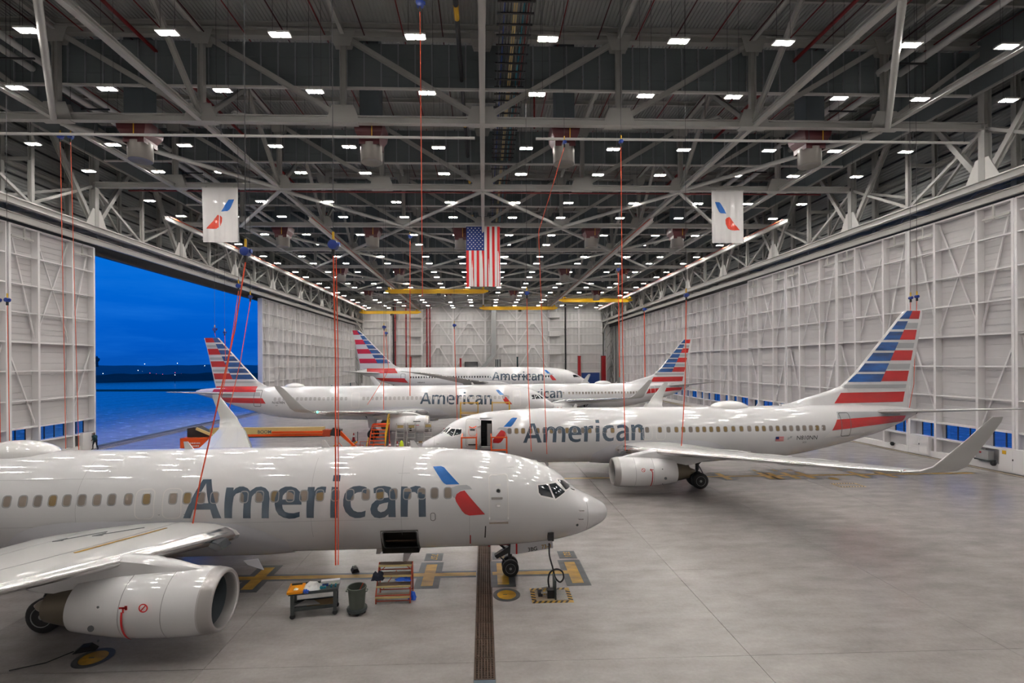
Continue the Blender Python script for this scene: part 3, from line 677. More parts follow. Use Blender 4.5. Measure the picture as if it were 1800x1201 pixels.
# ================================================================ AIRCRAFT
def pchip(keys):
    xs = [k[0] for k in keys]; n = len(xs); out = []
    for c in range(1, len(keys[0])):
        ys = [k[c] for k in keys]; h = [xs[i + 1] - xs[i] for i in range(n - 1)]; d = [(ys[i + 1] - ys[i]) / h[i] for i in range(n - 1)]
        m = [0.0] * n; m[0] = d[0]; m[-1] = d[-1]
        for i in range(1, n - 1):
            if d[i - 1] * d[i] > 0:
                w1, w2 = 2 * h[i] + h[i - 1], h[i] + 2 * h[i - 1]; m[i] = (w1 + w2) / (w1 / d[i - 1] + w2 / d[i])
        out.append((ys, m, h))
    def f(x):
        if x <= xs[0]: return [o_[0][0] for o_ in out]
        if x >= xs[-1]: return [o_[0][-1] for o_ in out]
        i = 0
        while xs[i + 1] < x: i += 1
        r = []
        for ys, m, h in out:
            t_ = (x - xs[i]) / h[i]; t2, t3 = t_ * t_, t_ ** 3
            r.append((2 * t3 - 3 * t2 + 1) * ys[i] + (t3 - 2 * t2 + t_) * h[i] * m[i] + (-2 * t3 + 3 * t2) * ys[i + 1] + (t3 - t2) * h[i] * m[i + 1])
        return r
    return f
class Body:
    """fuselage shape: keys (x, z top, z bottom, half width, z of the widest point)"""
    def __init__(s, keys): s.f = pchip(keys); s.x0 = keys[0][0]; s.x1 = keys[-1][0]
    def hw(s, x, z):
        zt, zb, w_, zm = s.f(x); c = (z - zm) / ((zt - zm) if z > zm else (zm - zb))
        return w_ * math.sqrt(max(0.0, 1 - c * c)) if abs(c) < 1 else 0.0
    def mesh(s, name, mt, n=48):
        xs = []; x = s.x0
        while x < s.x0 + 0.4: xs.append(x); x += 0.05
        while x < s.x0 + 9: xs.append(x); x += 0.3
        while x < s.x1 - 0.01: xs.append(x); x += 0.6
        xs.append(s.x1); rows = []
        for x in xs:
            zt, zb, w_, zm = s.f(x); r = []
            for k in range(n):
                a = 2 * PI * k / n; sn = math.sin(a); r.append((x, w_ * math.cos(a), zm + sn * ((zt - zm) if sn > 0 else (zm - zb))))
            rows.append(r)
        m_ = MB().grid(rows, closed=True); m_.add(rows[-1], [tuple(range(n))]); m_.add(rows[0], [tuple(range(n))])
        return m_.mesh(name, mt, smooth='all')
def fill2d(polys):
    b = bmesh.new()
    for poly in polys:
        vs = [b.verts.new((p[0], 0, p[1])) for p in poly]
        for i in range(len(vs)): b.edges.new((vs[i], vs[(i + 1) % len(vs)]))
    bmesh.ops.triangle_fill(b, use_beauty=True, use_dissolve=False, edges=b.edges[:], normal=(0, 1, 0)); return b
def wrap(b, surf, side, off, step, xstep=None):
    zs = [v.co.z for v in b.verts]; z = math.floor(min(zs) / step) * step + step
    while z < max(zs):
        bmesh.ops.bisect_plane(b, geom=b.verts[:] + b.edges[:] + b.faces[:], plane_co=(0, 0, z), plane_no=(0, 0, 1)); z += step
    if xstep:
        xs = [v.co.x for v in b.verts]; x = math.floor(min(xs) / xstep) * xstep + xstep
        while x < max(xs):
            bmesh.ops.bisect_plane(b, geom=b.verts[:] + b.edges[:] + b.faces[:], plane_co=(x, 0, 0), plane_no=(1, 0, 0)); x += xstep
    for v in b.verts: v.co.y = side * (surf(v.co.x, v.co.z) + off)
    bmesh.ops.recalc_face_normals(b, faces=b.faces)
    c_ = sum((f_.normal.y for f_ in b.faces), 0)
    if c_ * side < 0: bmesh.ops.reverse_faces(b, faces=b.faces)
def decal(name, polys, surf, side, mt, parent, off=0.008, step=0.12, xstep=None):
    b = fill2d(polys); wrap(b, surf, side, off, step, xstep)
    me = bpy.data.meshes.new(name); b.to_mesh(me); b.free(); me.materials.append(M[mt]); me.polygons.foreach_set('use_smooth', [True] * len(me.polygons))
    return inst(name, me, parent)
def multi(name, sets, surf, side, mt, parent, off=0.008, step=0.12, xstep=None):
    B = bmesh.new()
    for polys in sets:
        b = fill2d(polys); wrap(b, surf, side, off, step, xstep); t_ = bpy.data.meshes.new('t'); b.to_mesh(t_); b.free(); B.from_mesh(t_); bpy.data.meshes.remove(t_)
    me = bpy.data.meshes.new(name); B.to_mesh(me); B.free(); me.materials.append(M[mt]); me.polygons.foreach_set('use_smooth', [True] * len(me.polygons))
    return inst(name, me, parent)
def textdecal(txt, size, x, z, dirn, surf, side, mt, parent, name='registration', off=0.008):
    cu = bpy.data.curves.new('t', 'FONT'); cu.body = txt; cu.size = size; cu.offset = 0.01 * size; cu.resolution_u = 3
    to = bpy.data.objects.new('t', cu); COL.objects.link(to); dg = bpy.context.evaluated_depsgraph_get(); me = bpy.data.meshes.new_from_object(to.evaluated_get(dg)); bpy.data.objects.remove(to)
    b = bmesh.new(); b.from_mesh(me); bpy.data.meshes.remove(me)
    for v in b.verts: v.co = (x + dirn * v.co.x, 0, z + v.co.y)
    wrap(b, surf, side, off, 0.12); me = bpy.data.meshes.new(name); b.to_mesh(me); b.free(); me.materials.append(M[mt]); return inst(name, me, parent)
def rrect(x0, x1, z0, z1, r, n=4):
    out = []
    for cx, cz, a0 in ((x1 - r, z1 - r, 0), (x0 + r, z1 - r, 90), (x0 + r, z0 + r, 180), (x1 - r, z0 + r, 270)):
        for i in range(n + 1):
            a = math.radians(a0 + 90 * i / n); out.append((cx + r * math.cos(a), cz + r * math.sin(a)))
    return out
def ring(x0, x1, z0, z1, r, t_): return [rrect(x0, x1, z0, z1, r), rrect(x0 + t_, x1 - t_, z0 + t_, z1 - t_, max(0.02, r - t_))]

def airfoil(n=14):
    up, lo = [], []
    for i in range(n + 1):
        c = 0.5 * (1 - math.cos(PI * i / n)); t_ = 5 * (0.2969 * math.sqrt(c) - 0.126 * c - 0.3516 * c * c + 0.2843 * c ** 3 - 0.1036 * c ** 4)
        cam_ = 0.06 * c * (1 - c); up.append((c, t_ + cam_ * 1.5)); lo.append((c, -t_ * 0.8 + cam_ * 1.5))
    return up, lo
UP, LO = airfoil()
def sect(sec, loop):
    y, xl, ch, z, th, cant = sec; out = []
    a = math.radians(cant)
    for c, t_ in loop: out.append((xl + ch * c, y - math.sin(a) * t_ * ch * th, z + math.cos(a) * t_ * ch * th))
    return out
def wing(name, secs, side, mt, parent, smooth='all'):
    loop = UP[::-1] + LO[1:-1]; rows = [[(x, side * y, z) for x, y, z in sect(s_, loop)] for s_ in secs]
    m_ = MB().grid(rows, closed=True); m_.add(rows[-1], [tuple(range(len(loop)))]); m_.add(rows[0], [tuple(range(len(loop)))])
    ob = m_.build(name, mt, parent, smooth=True); return ob
def slat(name, secs, side, mt, parent, off=0.012, cmax=0.1):
    loop = [p for p in UP[::-1] if p[0] <= cmax] + [p for p in LO[1:] if p[0] <= cmax * 0.7]; rows = []
    for s_ in secs:
        y, xl, ch, z, th, cant = s_; r = []
        for (x, yy, zz), (c, t_) in zip(sect(s_, loop), loop):
            n_ = Vector((-0.6 if c < 0.02 else -0.1, 0, 1 if t_ > 0 else -1)).normalized() if c > 0.001 else Vector((-1, 0, 0)); r.append((x + n_.x * off, side * yy, zz + n_.z * off))
        rows.append(r)
    return MB().grid(rows).build(name, mt, parent, smooth='all')

WORD = {'A': [[(0.6, 4.54), (0.9, 4.54), (1.39, 3.17), (1.09, 3.17), (1.01, 3.5), (0.41, 3.51), (0.3, 3.19), (0.04, 3.2)], [(0.48, 3.74), (0.94, 3.73), (0.75, 4.41)]], 'm': [[(1.5, 3.17), (1.77, 3.16), (1.8, 3.71), (1.82, 3.94), (1.89, 4.04), (2.02, 4.08), (2.12, 4.06), (2.18, 3.97), (2.19, 3.7), (2.16, 3.15), (2.43, 3.14), (2.45, 3.69), (2.47, 3.93), (2.55, 4.03), (2.68, 4.07), (2.79, 4.04), (2.85, 3.94), (2.85, 3.65), (2.82, 3.14), (3.08, 3.13), (3.11, 3.85), (3.06, 4.08), (2.93, 4.21), (2.75, 4.27), (2.57, 4.25), (2.45, 4.17), (2.38, 4.12), (2.28, 4.22), (2.12, 4.28), (1.97, 4.28), (1.85, 4.23), (1.78, 4.15), (1.77, 4.25), (1.51, 4.26)]], 'e': [[(4.19, 3.16), (4.01, 3.1), (3.81, 3.09), (3.61, 3.14), (3.44, 3.25), (3.34, 3.43), (3.3, 3.64), (3.3, 3.86), (3.35, 4.04), (3.47, 4.18), (3.63, 4.25), (3.84, 4.25), (4.04, 4.19), (4.19, 4.06), (4.25, 3.89), (4.27, 3.61), (3.57, 3.62), (3.59, 3.48), (3.67, 3.36), (3.8, 3.31), (3.99, 3.3), (4.2, 3.35)], [(3.57, 3.81), (3.58, 3.94), (3.66, 4.04), (3.78, 4.07), (3.9, 4.04), (3.98, 3.95), (4.01, 3.8)]], 'r': [[(4.46, 4.22), (4.71, 4.22), (4.71, 4.08), (4.8, 4.19), (4.95, 4.23), (5.13, 4.22), (5.12, 4.01), (4.97, 4.04), (4.83, 4.01), (4.75, 3.92), (4.73, 3.75), (4.7, 3.1), (4.44, 3.11)]], 'i': [[(5.33, 4.21), (5.59, 4.2), (5.56, 3.08), (5.3, 3.09)]], 'dot': [[(5.34, 4.6), (5.6, 4.6), (5.61, 4.39), (5.34, 4.4)]], 'c': [[(6.62, 4.16), (6.61, 3.95), (6.42, 4.02), (6.27, 4.0), (6.13, 3.92), (6.06, 3.79), (6.05, 3.64), (6.07, 3.48), (6.16, 3.35), (6.3, 3.29), (6.45, 3.29), (6.6, 3.34), (6.57, 3.11), (6.39, 3.06), (6.2, 3.06), (6.01, 3.14), (5.86, 3.31), (5.78, 3.54), (5.78, 3.76), (5.82, 3.96), (5.93, 4.12), (6.11, 4.21), (6.34, 4.23), (6.52, 4.2)]], 'a': [[(6.89, 3.96), (6.87, 4.14), (7.04, 4.2), (7.25, 4.21), (7.48, 4.17), (7.63, 4.06), (7.69, 3.88), (7.7, 3.06), (7.43, 3.07), (7.43, 3.18), (7.3, 3.07), (7.1, 3.03), (6.91, 3.07), (6.8, 3.21), (6.77, 3.39), (6.82, 3.57), (6.96, 3.7), (7.17, 3.78), (7.43, 3.8), (7.43, 3.83), (7.39, 3.95), (7.28, 4.01), (7.12, 4.0)], [(7.43, 3.63), (7.24, 3.6), (7.1, 3.55), (7.03, 3.42), (7.05, 3.32), (7.15, 3.26), (7.29, 3.3), (7.39, 3.4)]], 'n': [[(7.89, 4.18), (8.13, 4.17), (8.14, 4.05), (8.24, 4.14), (8.42, 4.19), (8.59, 4.17), (8.74, 4.07), (8.81, 3.91), (8.82, 3.05), (8.55, 3.05), (8.55, 3.71), (8.52, 3.88), (8.42, 3.97), (8.32, 3.98), (8.21, 3.92), (8.16, 3.78), (8.14, 3.06), (7.88, 3.07)]]}
EMB = {'blue': [(7.16, 4.81), (6.85, 4.82), (6.72, 4.77), (6.63, 4.68), (6.13, 4.21), (6.63, 4.21), (6.72, 4.26), (6.8, 4.34)], 'stripegrey': [(6.5, 4.02), (6.42, 4.11), (6.19, 4.17), (5.86, 4.18), (5.74, 4.12), (5.65, 4.02), (5.94, 4.02), (6.1, 3.98), (6.24, 3.87), (6.29, 3.73), (6.36, 3.75)], 'red': [(5.94, 3.99), (5.17, 3.08), (5.76, 3.05), (5.92, 3.11), (6.03, 3.23), (6.26, 3.61), (6.29, 3.73), (6.24, 3.87), (6.1, 3.96)]}
def wordmark(body, side, parent, x_start, dirn, z_off=0.0, sc=1.0, zref=3.1, off=0.008):
    """x_start: x of the text's left end; dirn: +1 runs aft, -1 runs towards the nose. The line rises slightly towards the tail"""
    for k, polys in WORD.items():
        pl = []
        for poly in polys:
            q = []
            for s_, z in poly:
                x = x_start + dirn * s_ * sc; xa = 16.2 - s_
                z1 = z + (0.0155 * ((23.69 - xa) - xa) if dirn > 0 else 0)
                q.append((x, zref + (z1 - 3.1) * sc + z_off))
            pl.append(q)
        decal('lettering', pl, body.hw, side, 'letter', parent, off)
def emblem(body, side, parent, dx=0, dz=0, sc=1.0, xr=6.0, zr=3.1, off=0.008):
    for mt, poly in EMB.items():
        decal('emblem', [[(xr + dx + (x - 6.0) * sc, zr + dz + (z - 3.1) * sc) for x, z in poly]], body.hw, side, mt, parent, off)
class Fin:
    def __init__(s, le, te, t_=0.09): s.le = pchip(le); s.te = pchip(te); s.t = t_     # keys (z, x)
    def y(s, x, z):
        a, b = s.le(z)[0], s.te(z)[0]; c = min(1, max(0, (x - a) / (b - a)))
        return 5 * s.t * (b - a) * max(0, 0.2969 * math.sqrt(c) - 0.126 * c - 0.3516 * c * c + 0.2843 * c ** 3 - 0.1036 * c ** 4) * 0.9 + 0.004
    def mesh(s, zs, mt, name='vertical_fin'):
        rows = []
        for z in zs:
            a, b = s.le(z)[0], s.te(z)[0]; u = [(a + (b - a) * 0.5 * (1 - math.cos(PI * i / 16))) for i in range(17)]
            rows.append([(x, s.y(x, z) if 0 < i < 16 else 0.006, z) for i, x in enumerate(u)] + [(u[i], -s.y(u[i], z), z) for i in range(15, 0, -1)])
        m_ = MB().grid(rows, closed=True); m_.add(rows[-1], [tuple(range(len(rows[-1])))]); return m_.mesh(name, mt, smooth=True)
def stripes(fin, side, parent, blue, red, xle, xb, xte, off=0.012, grey=()):
    """rows of (z top, z bottom); xle, xb, xte: x limits as functions of z"""
    for zt, zb in blue: decal('tail_stripe', [[(xle(zt), zt), (xb(zt), zt), (xb(zb), zb), (xle(zb), zb)]], fin.y, side, 'stripeblue', parent, off, 0.4, 0.3)
    for zt, zb in red: decal('tail_stripe', [[(xb(zt), zt), (xte(zt), zt), (xte(zb), zb), (xb(zb), zb)]], fin.y, side, 'red', parent, off, 0.4, 0.3)
    for a, b, zt, zb in grey: decal('tail_stripe', [[(a(zt), zt), (xte(zt), zt), (xte(zb), zb), (a(zb), zb)]], fin.y, side, 'stripegrey', parent, off, 0.4, 0.3)
def lin(z0, x0, z1, x1): return lambda z: x0 + (x1 - x0) * (z - z0) / (z1 - z0)

def wheel(parent, c, r, wd, name='wheel'):
    t_ = MB().lathe([(-wd / 2, r * 0.62), (-wd / 2 * 0.96, r * 0.86), (-wd / 2 * 0.7, r * 0.985), (-wd * 0.12, r), (wd * 0.12, r), (wd / 2 * 0.7, r * 0.985), (wd / 2 * 0.96, r * 0.86), (wd / 2, r * 0.62)], c, 'y', 28).build(name, 'tyre', parent, smooth=True)
    h = MB().lathe([(-wd * 0.55, r * 0.1), (-wd * 0.47, r * 0.2), (-wd * 0.49, r * 0.3), (-wd * 0.5, r * 0.56), (-wd * 0.54, r * 0.6), (wd * 0.54, r * 0.6), (wd * 0.5, r * 0.56), (wd * 0.49, r * 0.3), (wd * 0.47, r * 0.2), (wd * 0.55, r * 0.1)], c, 'y', 20).build('hub', 'hub', t_, smooth=True)
    return t_
def gear(parent, x, z_top, r, wd, ys, big, door=None):
    g = MB(); xa = x
    for y in [sum(ys) / len(ys)]:
        g.tube([(xa, y, r), (xa, y, z_top * 0.55)], 0.085 if big else 0.06, 10); g.tube([(xa, y, z_top * 0.5), (xa, y, z_top)], 0.13 if big else 0.09, 10)
        g.tube([(xa, min(ys), r), (xa, max(ys), r)], 0.08 if big else 0.05, 8)
        g.tube([(xa + 0.1, y, r + 0.1), (xa + 0.42, y, r + 0.4), (xa + 0.1, y, z_top * 0.62)], 0.04, 6); g.tube([(xa, y, z_top * 0.6), (xa + (0.9 if big else 0.7), y, z_top)], 0.05, 6)
    ob = g.build('landing_gear', 'darkmetal', parent, smooth=True)
    for y in ys: wheel(ob, (xa, y, r), r, wd)
    return ob

def engine(parent, x0, y, z, sc=1.0, long=4.0, core=True, mt='nacelle', fan=True, side=1, flat=0.94):
    prof = [(0.0, 0.86), (-0.06, 0.90), (0.0, 0.945), (0.15, 0.985)]
    lip_out = [(-0.03, 0.815), (-0.07, 0.855), (-0.06, 0.90), (0.0, 0.945), (0.16, 0.985), (0.33, 1.012)]
    lip_in = [(0.30, 0.778), (0.12, 0.785), (-0.03, 0.815)]
    P = lambda pr: [(x0 + a * sc, r * sc) for a, r in pr]
    cowl = [(0.30, 1.008), (0.8, 1.045), (1.5, 1.06), (2.2, 1.045), (2.9, 0.995), (3.5, 0.915), (long, 0.80), (long, 0.765), (long - 0.5, 0.80)]
    E_ = MB().lathe(P(cowl), (0, y, z), 'x', 40, cap=False, squash=flat).build('engine', mt, parent, smooth=True)
    MB().lathe(P(lip_in + lip_out), (0, y, z), 'x', 40, cap=False, squash=flat).build('inlet_lip', 'satin', E_, smooth='all')
    MB().lathe(P([(0.30, 0.778), (0.62, 0.775), (1.3, 0.78)]), (0, y, z), 'x', 32, cap=False, squash=0.97).build('inlet_duct', 'duct', E_, smooth='all')
    MB().lathe(P([(1.28, 0.0), (1.29, 0.78), (1.31, 0.78), (1.33, 0.0)]), (0, y, z), 'x', 24, cap=False).build('fan_back', 'dark', E_)
    if fan:
        m_ = MB()
        for k in range(24):
            a = 2 * PI * k / 24; row = []
            for r_, tw, ch in ((0.22, 0.25, 0.16), (0.5, 0.6, 0.2), (0.765, 1.0, 0.22)):
                ca, sa = math.cos(a), math.sin(a); tx = math.cos(tw) * ch / 2; tt = math.sin(tw) * ch / 2
                row.append([(x0 + (1.15 - tx) * sc, y + sc * (r_ * ca - tt * sa), z + sc * (r_ * sa + tt * ca)), (x0 + (1.15 + tx) * sc, y + sc * (r_ * ca + tt * sa), z + sc * (r_ * sa - tt * ca))])
            m_.grid(row)
        m_.build('fan_blades', 'darkmetal', E_, fix=False)
        MB().lathe(P([(0.72, 0.0), (0.8, 0.09), (0.95, 0.18), (1.15, 0.25), (1.2, 0.25)]), (0, y, z), 'x', 20, cap=False).build('spinner', 'darkmetal', E_, smooth='all')
    if core:
        MB().lathe(P([(long - 0.6, 0.70), (long, 0.66), (long + 0.45, 0.58), (long + 0.95, 0.47), (long + 0.93, 0.43), (long + 0.4, 0.5)]), (0, y, z), 'x', 28, cap=False).build('exhaust_nozzle', 'exhaust', E_, smooth=True)
        MB().lathe(P([(long + 0.4, 0.36), (long + 0.95, 0.3), (long + 1.35, 0.14), (long + 1.5, 0.02)]), (0, y, z), 'x', 20).build('exhaust_cone', 'exhaust', E_, smooth='all')
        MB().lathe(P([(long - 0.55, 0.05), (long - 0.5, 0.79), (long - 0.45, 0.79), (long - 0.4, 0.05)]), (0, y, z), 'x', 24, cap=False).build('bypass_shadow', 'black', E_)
    # cowl seams
    m_ = MB()
    for a, r in ((1.28, 1.059), (2.5, 1.029)): m_.lathe([(x0 + a * sc, r * sc), (x0 + a * sc, (r + 0.004) * sc), (x0 + (a + 0.02) * sc, (r + 0.004) * sc), (x0 + (a + 0.02) * sc, r * sc)], (0, y, z), 'x', 40, cap=False, squash=flat)
    m_.build('cowl_seam', 'seam', E_)
    return E_
def arcmark(parent, name, mt, x, y, z, R, a0, a1, wd, side, off=0.01, flat=0.94):
    rows = []
    for i in range(13):
        a = math.radians(a0 + (a1 - a0) * i / 12); b = math.sin(a) * (R + off); b *= flat if b < 0 else 1
        rows.append([(x - wd / 2, y + side * math.cos(a) * (R + off), z + b), (x + wd / 2, y + side * math.cos(a) * (R + off), z + b)])
    return MB().grid(rows).build(name, mt, parent)

def fairing(body, parent, keys, zb, mt='planegrey', grow=1.045):
    f = pchip(keys); rows = []; x = keys[0][0]; n = 40
    while x <= keys[-1][0] + 1e-6:
        zt, zbt, w_, zm = body.f(x); ztop, ease = f(x)
        c = max(-0.98, min(0.98, (ztop - zm) / ((zt - zm) if ztop > zm else (zm - zbt)))); a0 = math.asin(c); r = []
        for i in range(n + 1):
            a = a0 - (PI + 2 * a0) * i / n; d = min(i, n - i) / (n / 2); g = 1.004 + (grow - 1.0) * min(1, d * 6) * ease
            sn = math.sin(a); zz = zm + sn * ((zt - zm) if sn > 0 else (zm - zbt)) * g
            r.append((x, w_ * math.cos(a) * g, max(zz, zb)))
        rows.append(r); x += 0.35
    return MB().grid(rows).build('belly_fairing', mt, parent, smooth='all')
def hump(body, parent, x0, x1, h, wd, mt='white'):
    rows = []; n = 14
    for i in range(n + 1):
        t_ = i / n; x = x0 + (x1 - x0) * t_; e_ = math.sin(PI * min(1, max(0, t_))) ** 0.55 if 0 < t_ < 1 else 0; zt, zb_, w_, zm = body.f(x); r = []
        for k in range(13):
            a = PI * k / 12; yy = wd * (0.25 + 0.75 * e_) * math.cos(a); base = zm + (zt - zm) * math.sqrt(max(0, 1 - (yy / w_) ** 2)); r.append((x, yy, base - 0.06 + (h * e_ + 0.02) * math.sin(a) ** 0.8 + 0.06 * e_))
        rows.append(r)
    return MB().grid(rows).build('antenna_dome', mt, parent, smooth='all')
def blade(body, parent, x, h=0.35, ch=0.4, up=True, y=0):
    zt, zb_, _, _ = body.f(x); z = (zt if up else zb_); s_ = 1 if up else -1
    return MB().prism([(x, z - s_ * 0.04), (x + ch, z - s_ * 0.04), (x + ch * 1.15, z + s_ * h), (x + ch * 0.7, z + s_ * h)], 'y', y - 0.025, y + 0.025).build('blade_antenna', 'white', parent)
def winmesh(body, x, z, wd, ht, side, mt):
    m = bpy.data.meshes.new('cabin_window'); B = bmesh.new()
    for polys, off, idx in (([rrect(-wd / 2 - 0.035, wd / 2 + 0.035, z - ht / 2 - 0.035, z + ht / 2 + 0.035, 0.11, 3), rrect(-wd / 2, wd / 2, z - ht / 2, z + ht / 2, 0.085, 3)], 0.012, 0), ([rrect(-wd / 2, wd / 2, z - ht / 2, z + ht / 2, 0.085, 3)], 0.004, 1)):
        b = fill2d(polys); wrap(b, lambda a_, z_: body.hw(x, z_), side, off, 0.15); t_ = bpy.data.meshes.new('t'); b.to_mesh(t_); b.free(); k0 = len(B.faces); B.from_mesh(t_); bpy.data.meshes.remove(t_)
        B.faces.ensure_lookup_table()
        for f_ in B.faces[k0:]: f_.material_index = idx
    B.to_mesh(m); B.free(); m.materials.append(M['seam']); m.materials.append(M[mt]); return m
def cutout(ob, side, x0, x1, z0, z1):
    me = ob.data.copy(); ob.data = me; b = bmesh.new(); b.from_mesh(me)
    for co, no_ in (((x0, 0, 0), (1, 0, 0)), ((x1, 0, 0), (1, 0, 0)), ((0, 0, z0), (0, 0, 1)), ((0, 0, z1), (0, 0, 1))):
        bmesh.ops.bisect_plane(b, geom=b.verts[:] + b.edges[:] + b.faces[:], plane_co=co, plane_no=no_)
    kill = [f_ for f_ in b.faces if x0 < f_.calc_center_median().x < x1 and z0 < f_.calc_center_median().z < z1 and f_.calc_center_median().y * side > 0]
    bmesh.ops.delete(b, geom=kill, context='FACES'); b.to_mesh(me); b.free()

# ---------------------------------------------------------------- the short twin jet (three of them in the hangar)
B7 = Body([(0, 2.55, 2.45, 0.02, 2.5), (0.05, 2.74, 2.34, 0.2, 2.52), (0.15, 2.87, 2.22, 0.35, 2.54), (0.4, 3.03, 2.06, 0.60, 2.6), (0.8, 3.25, 1.88, 0.86, 2.68), (1.2, 3.44, 1.73, 1.06, 2.76), (1.45, 3.60, 1.66, 1.16, 2.82),
           (1.8, 3.95, 1.58, 1.29, 2.92), (2.1, 4.22, 1.53, 1.39, 3.0), (2.4, 4.40, 1.48, 1.48, 3.08), (3.0, 4.68, 1.42, 1.61, 3.2), (3.7, 4.89, 1.37, 1.72, 3.32), (4.4, 5.04, 1.34, 1.79, 3.4), (5.2, 5.15, 1.32, 1.84, 3.45), (6.4, 5.25, 1.31, 1.87, 3.5),
           (7.5, 5.32, 1.30, 1.88, 3.5), (9, 5.37, 1.30, 1.88, 3.5), (12, 5.4, 1.30, 1.88, 3.5), (25.5, 5.42, 1.32, 1.88, 3.5), (27.2, 5.44, 1.55, 1.86, 3.55), (28.7, 5.46, 1.80, 1.80, 3.68), (30.2, 5.48, 2.10, 1.68, 3.85), (31.7, 5.48, 2.44, 1.5, 4.05),
           (33.1, 5.46, 2.80, 1.27, 4.22), (35, 5.42, 3.36, 0.95, 4.45), (36.2, 5.36, 3.84, 0.7, 4.62), (37, 5.28, 4.16, 0.5, 4.75), (37.6, 5.18, 4.5, 0.32, 4.85), (37.9, 5.1, 4.66, 0.22, 4.88)])
F7 = Fin([(5.2, 33.0), (6.9, 32.15), (7.5, 32.85), (8.5, 33.7), (10.0, 34.93), (11.44, 36.1), (12.45, 36.92), (12.69, 37.2)], [(5.2, 37.4), (5.7, 37.42), (7.1, 37.62), (8.6, 37.9), (10.25, 38.22), (12.0, 38.53), (12.45, 38.6), (12.69, 38.55)])
W7 = [(0.9, 13.6, 7.8, 2.45, 0.145, 0), (1.9, 14.3, 7.1, 2.55, 0.14, 0), (4.0, 15.4, 6.05, 2.77, 0.13, 0), (5.9, 16.6, 4.95, 2.97, 0.12, 0), (9.0, 18.3, 3.95, 3.30, 0.11, 0), (12.5, 20.2, 2.95, 3.66, 0.11, 0), (15.6, 21.9, 2.1, 3.98, 0.105, 2), (16.6, 22.5, 1.8, 4.10, 0.10, 8), (17.0, 22.85, 1.62, 4.22, 0.10, 25), (17.28, 23.15, 1.45, 4.45, 0.10, 50), (17.45, 23.4, 1.25, 4.8, 0.095, 68), (17.68, 24.15, 0.9, 5.6, 0.09, 74), (17.86, 24.8, 0.62, 6.35, 0.085, 76), (17.9, 25.02, 0.42, 6.55, 0.08, 76)]
S7 = [(0.2, 33.9, 3.9, 4.92, 0.10, 0), (1.0, 34.4, 3.45, 5.0, 0.10, 0), (4, 36.3, 2.35, 5.38, 0.09, 0), (6.9, 38.0, 1.35, 5.74, 0.085, 0), (7.17, 38.3, 1.0, 5.78, 0.08, 0)]
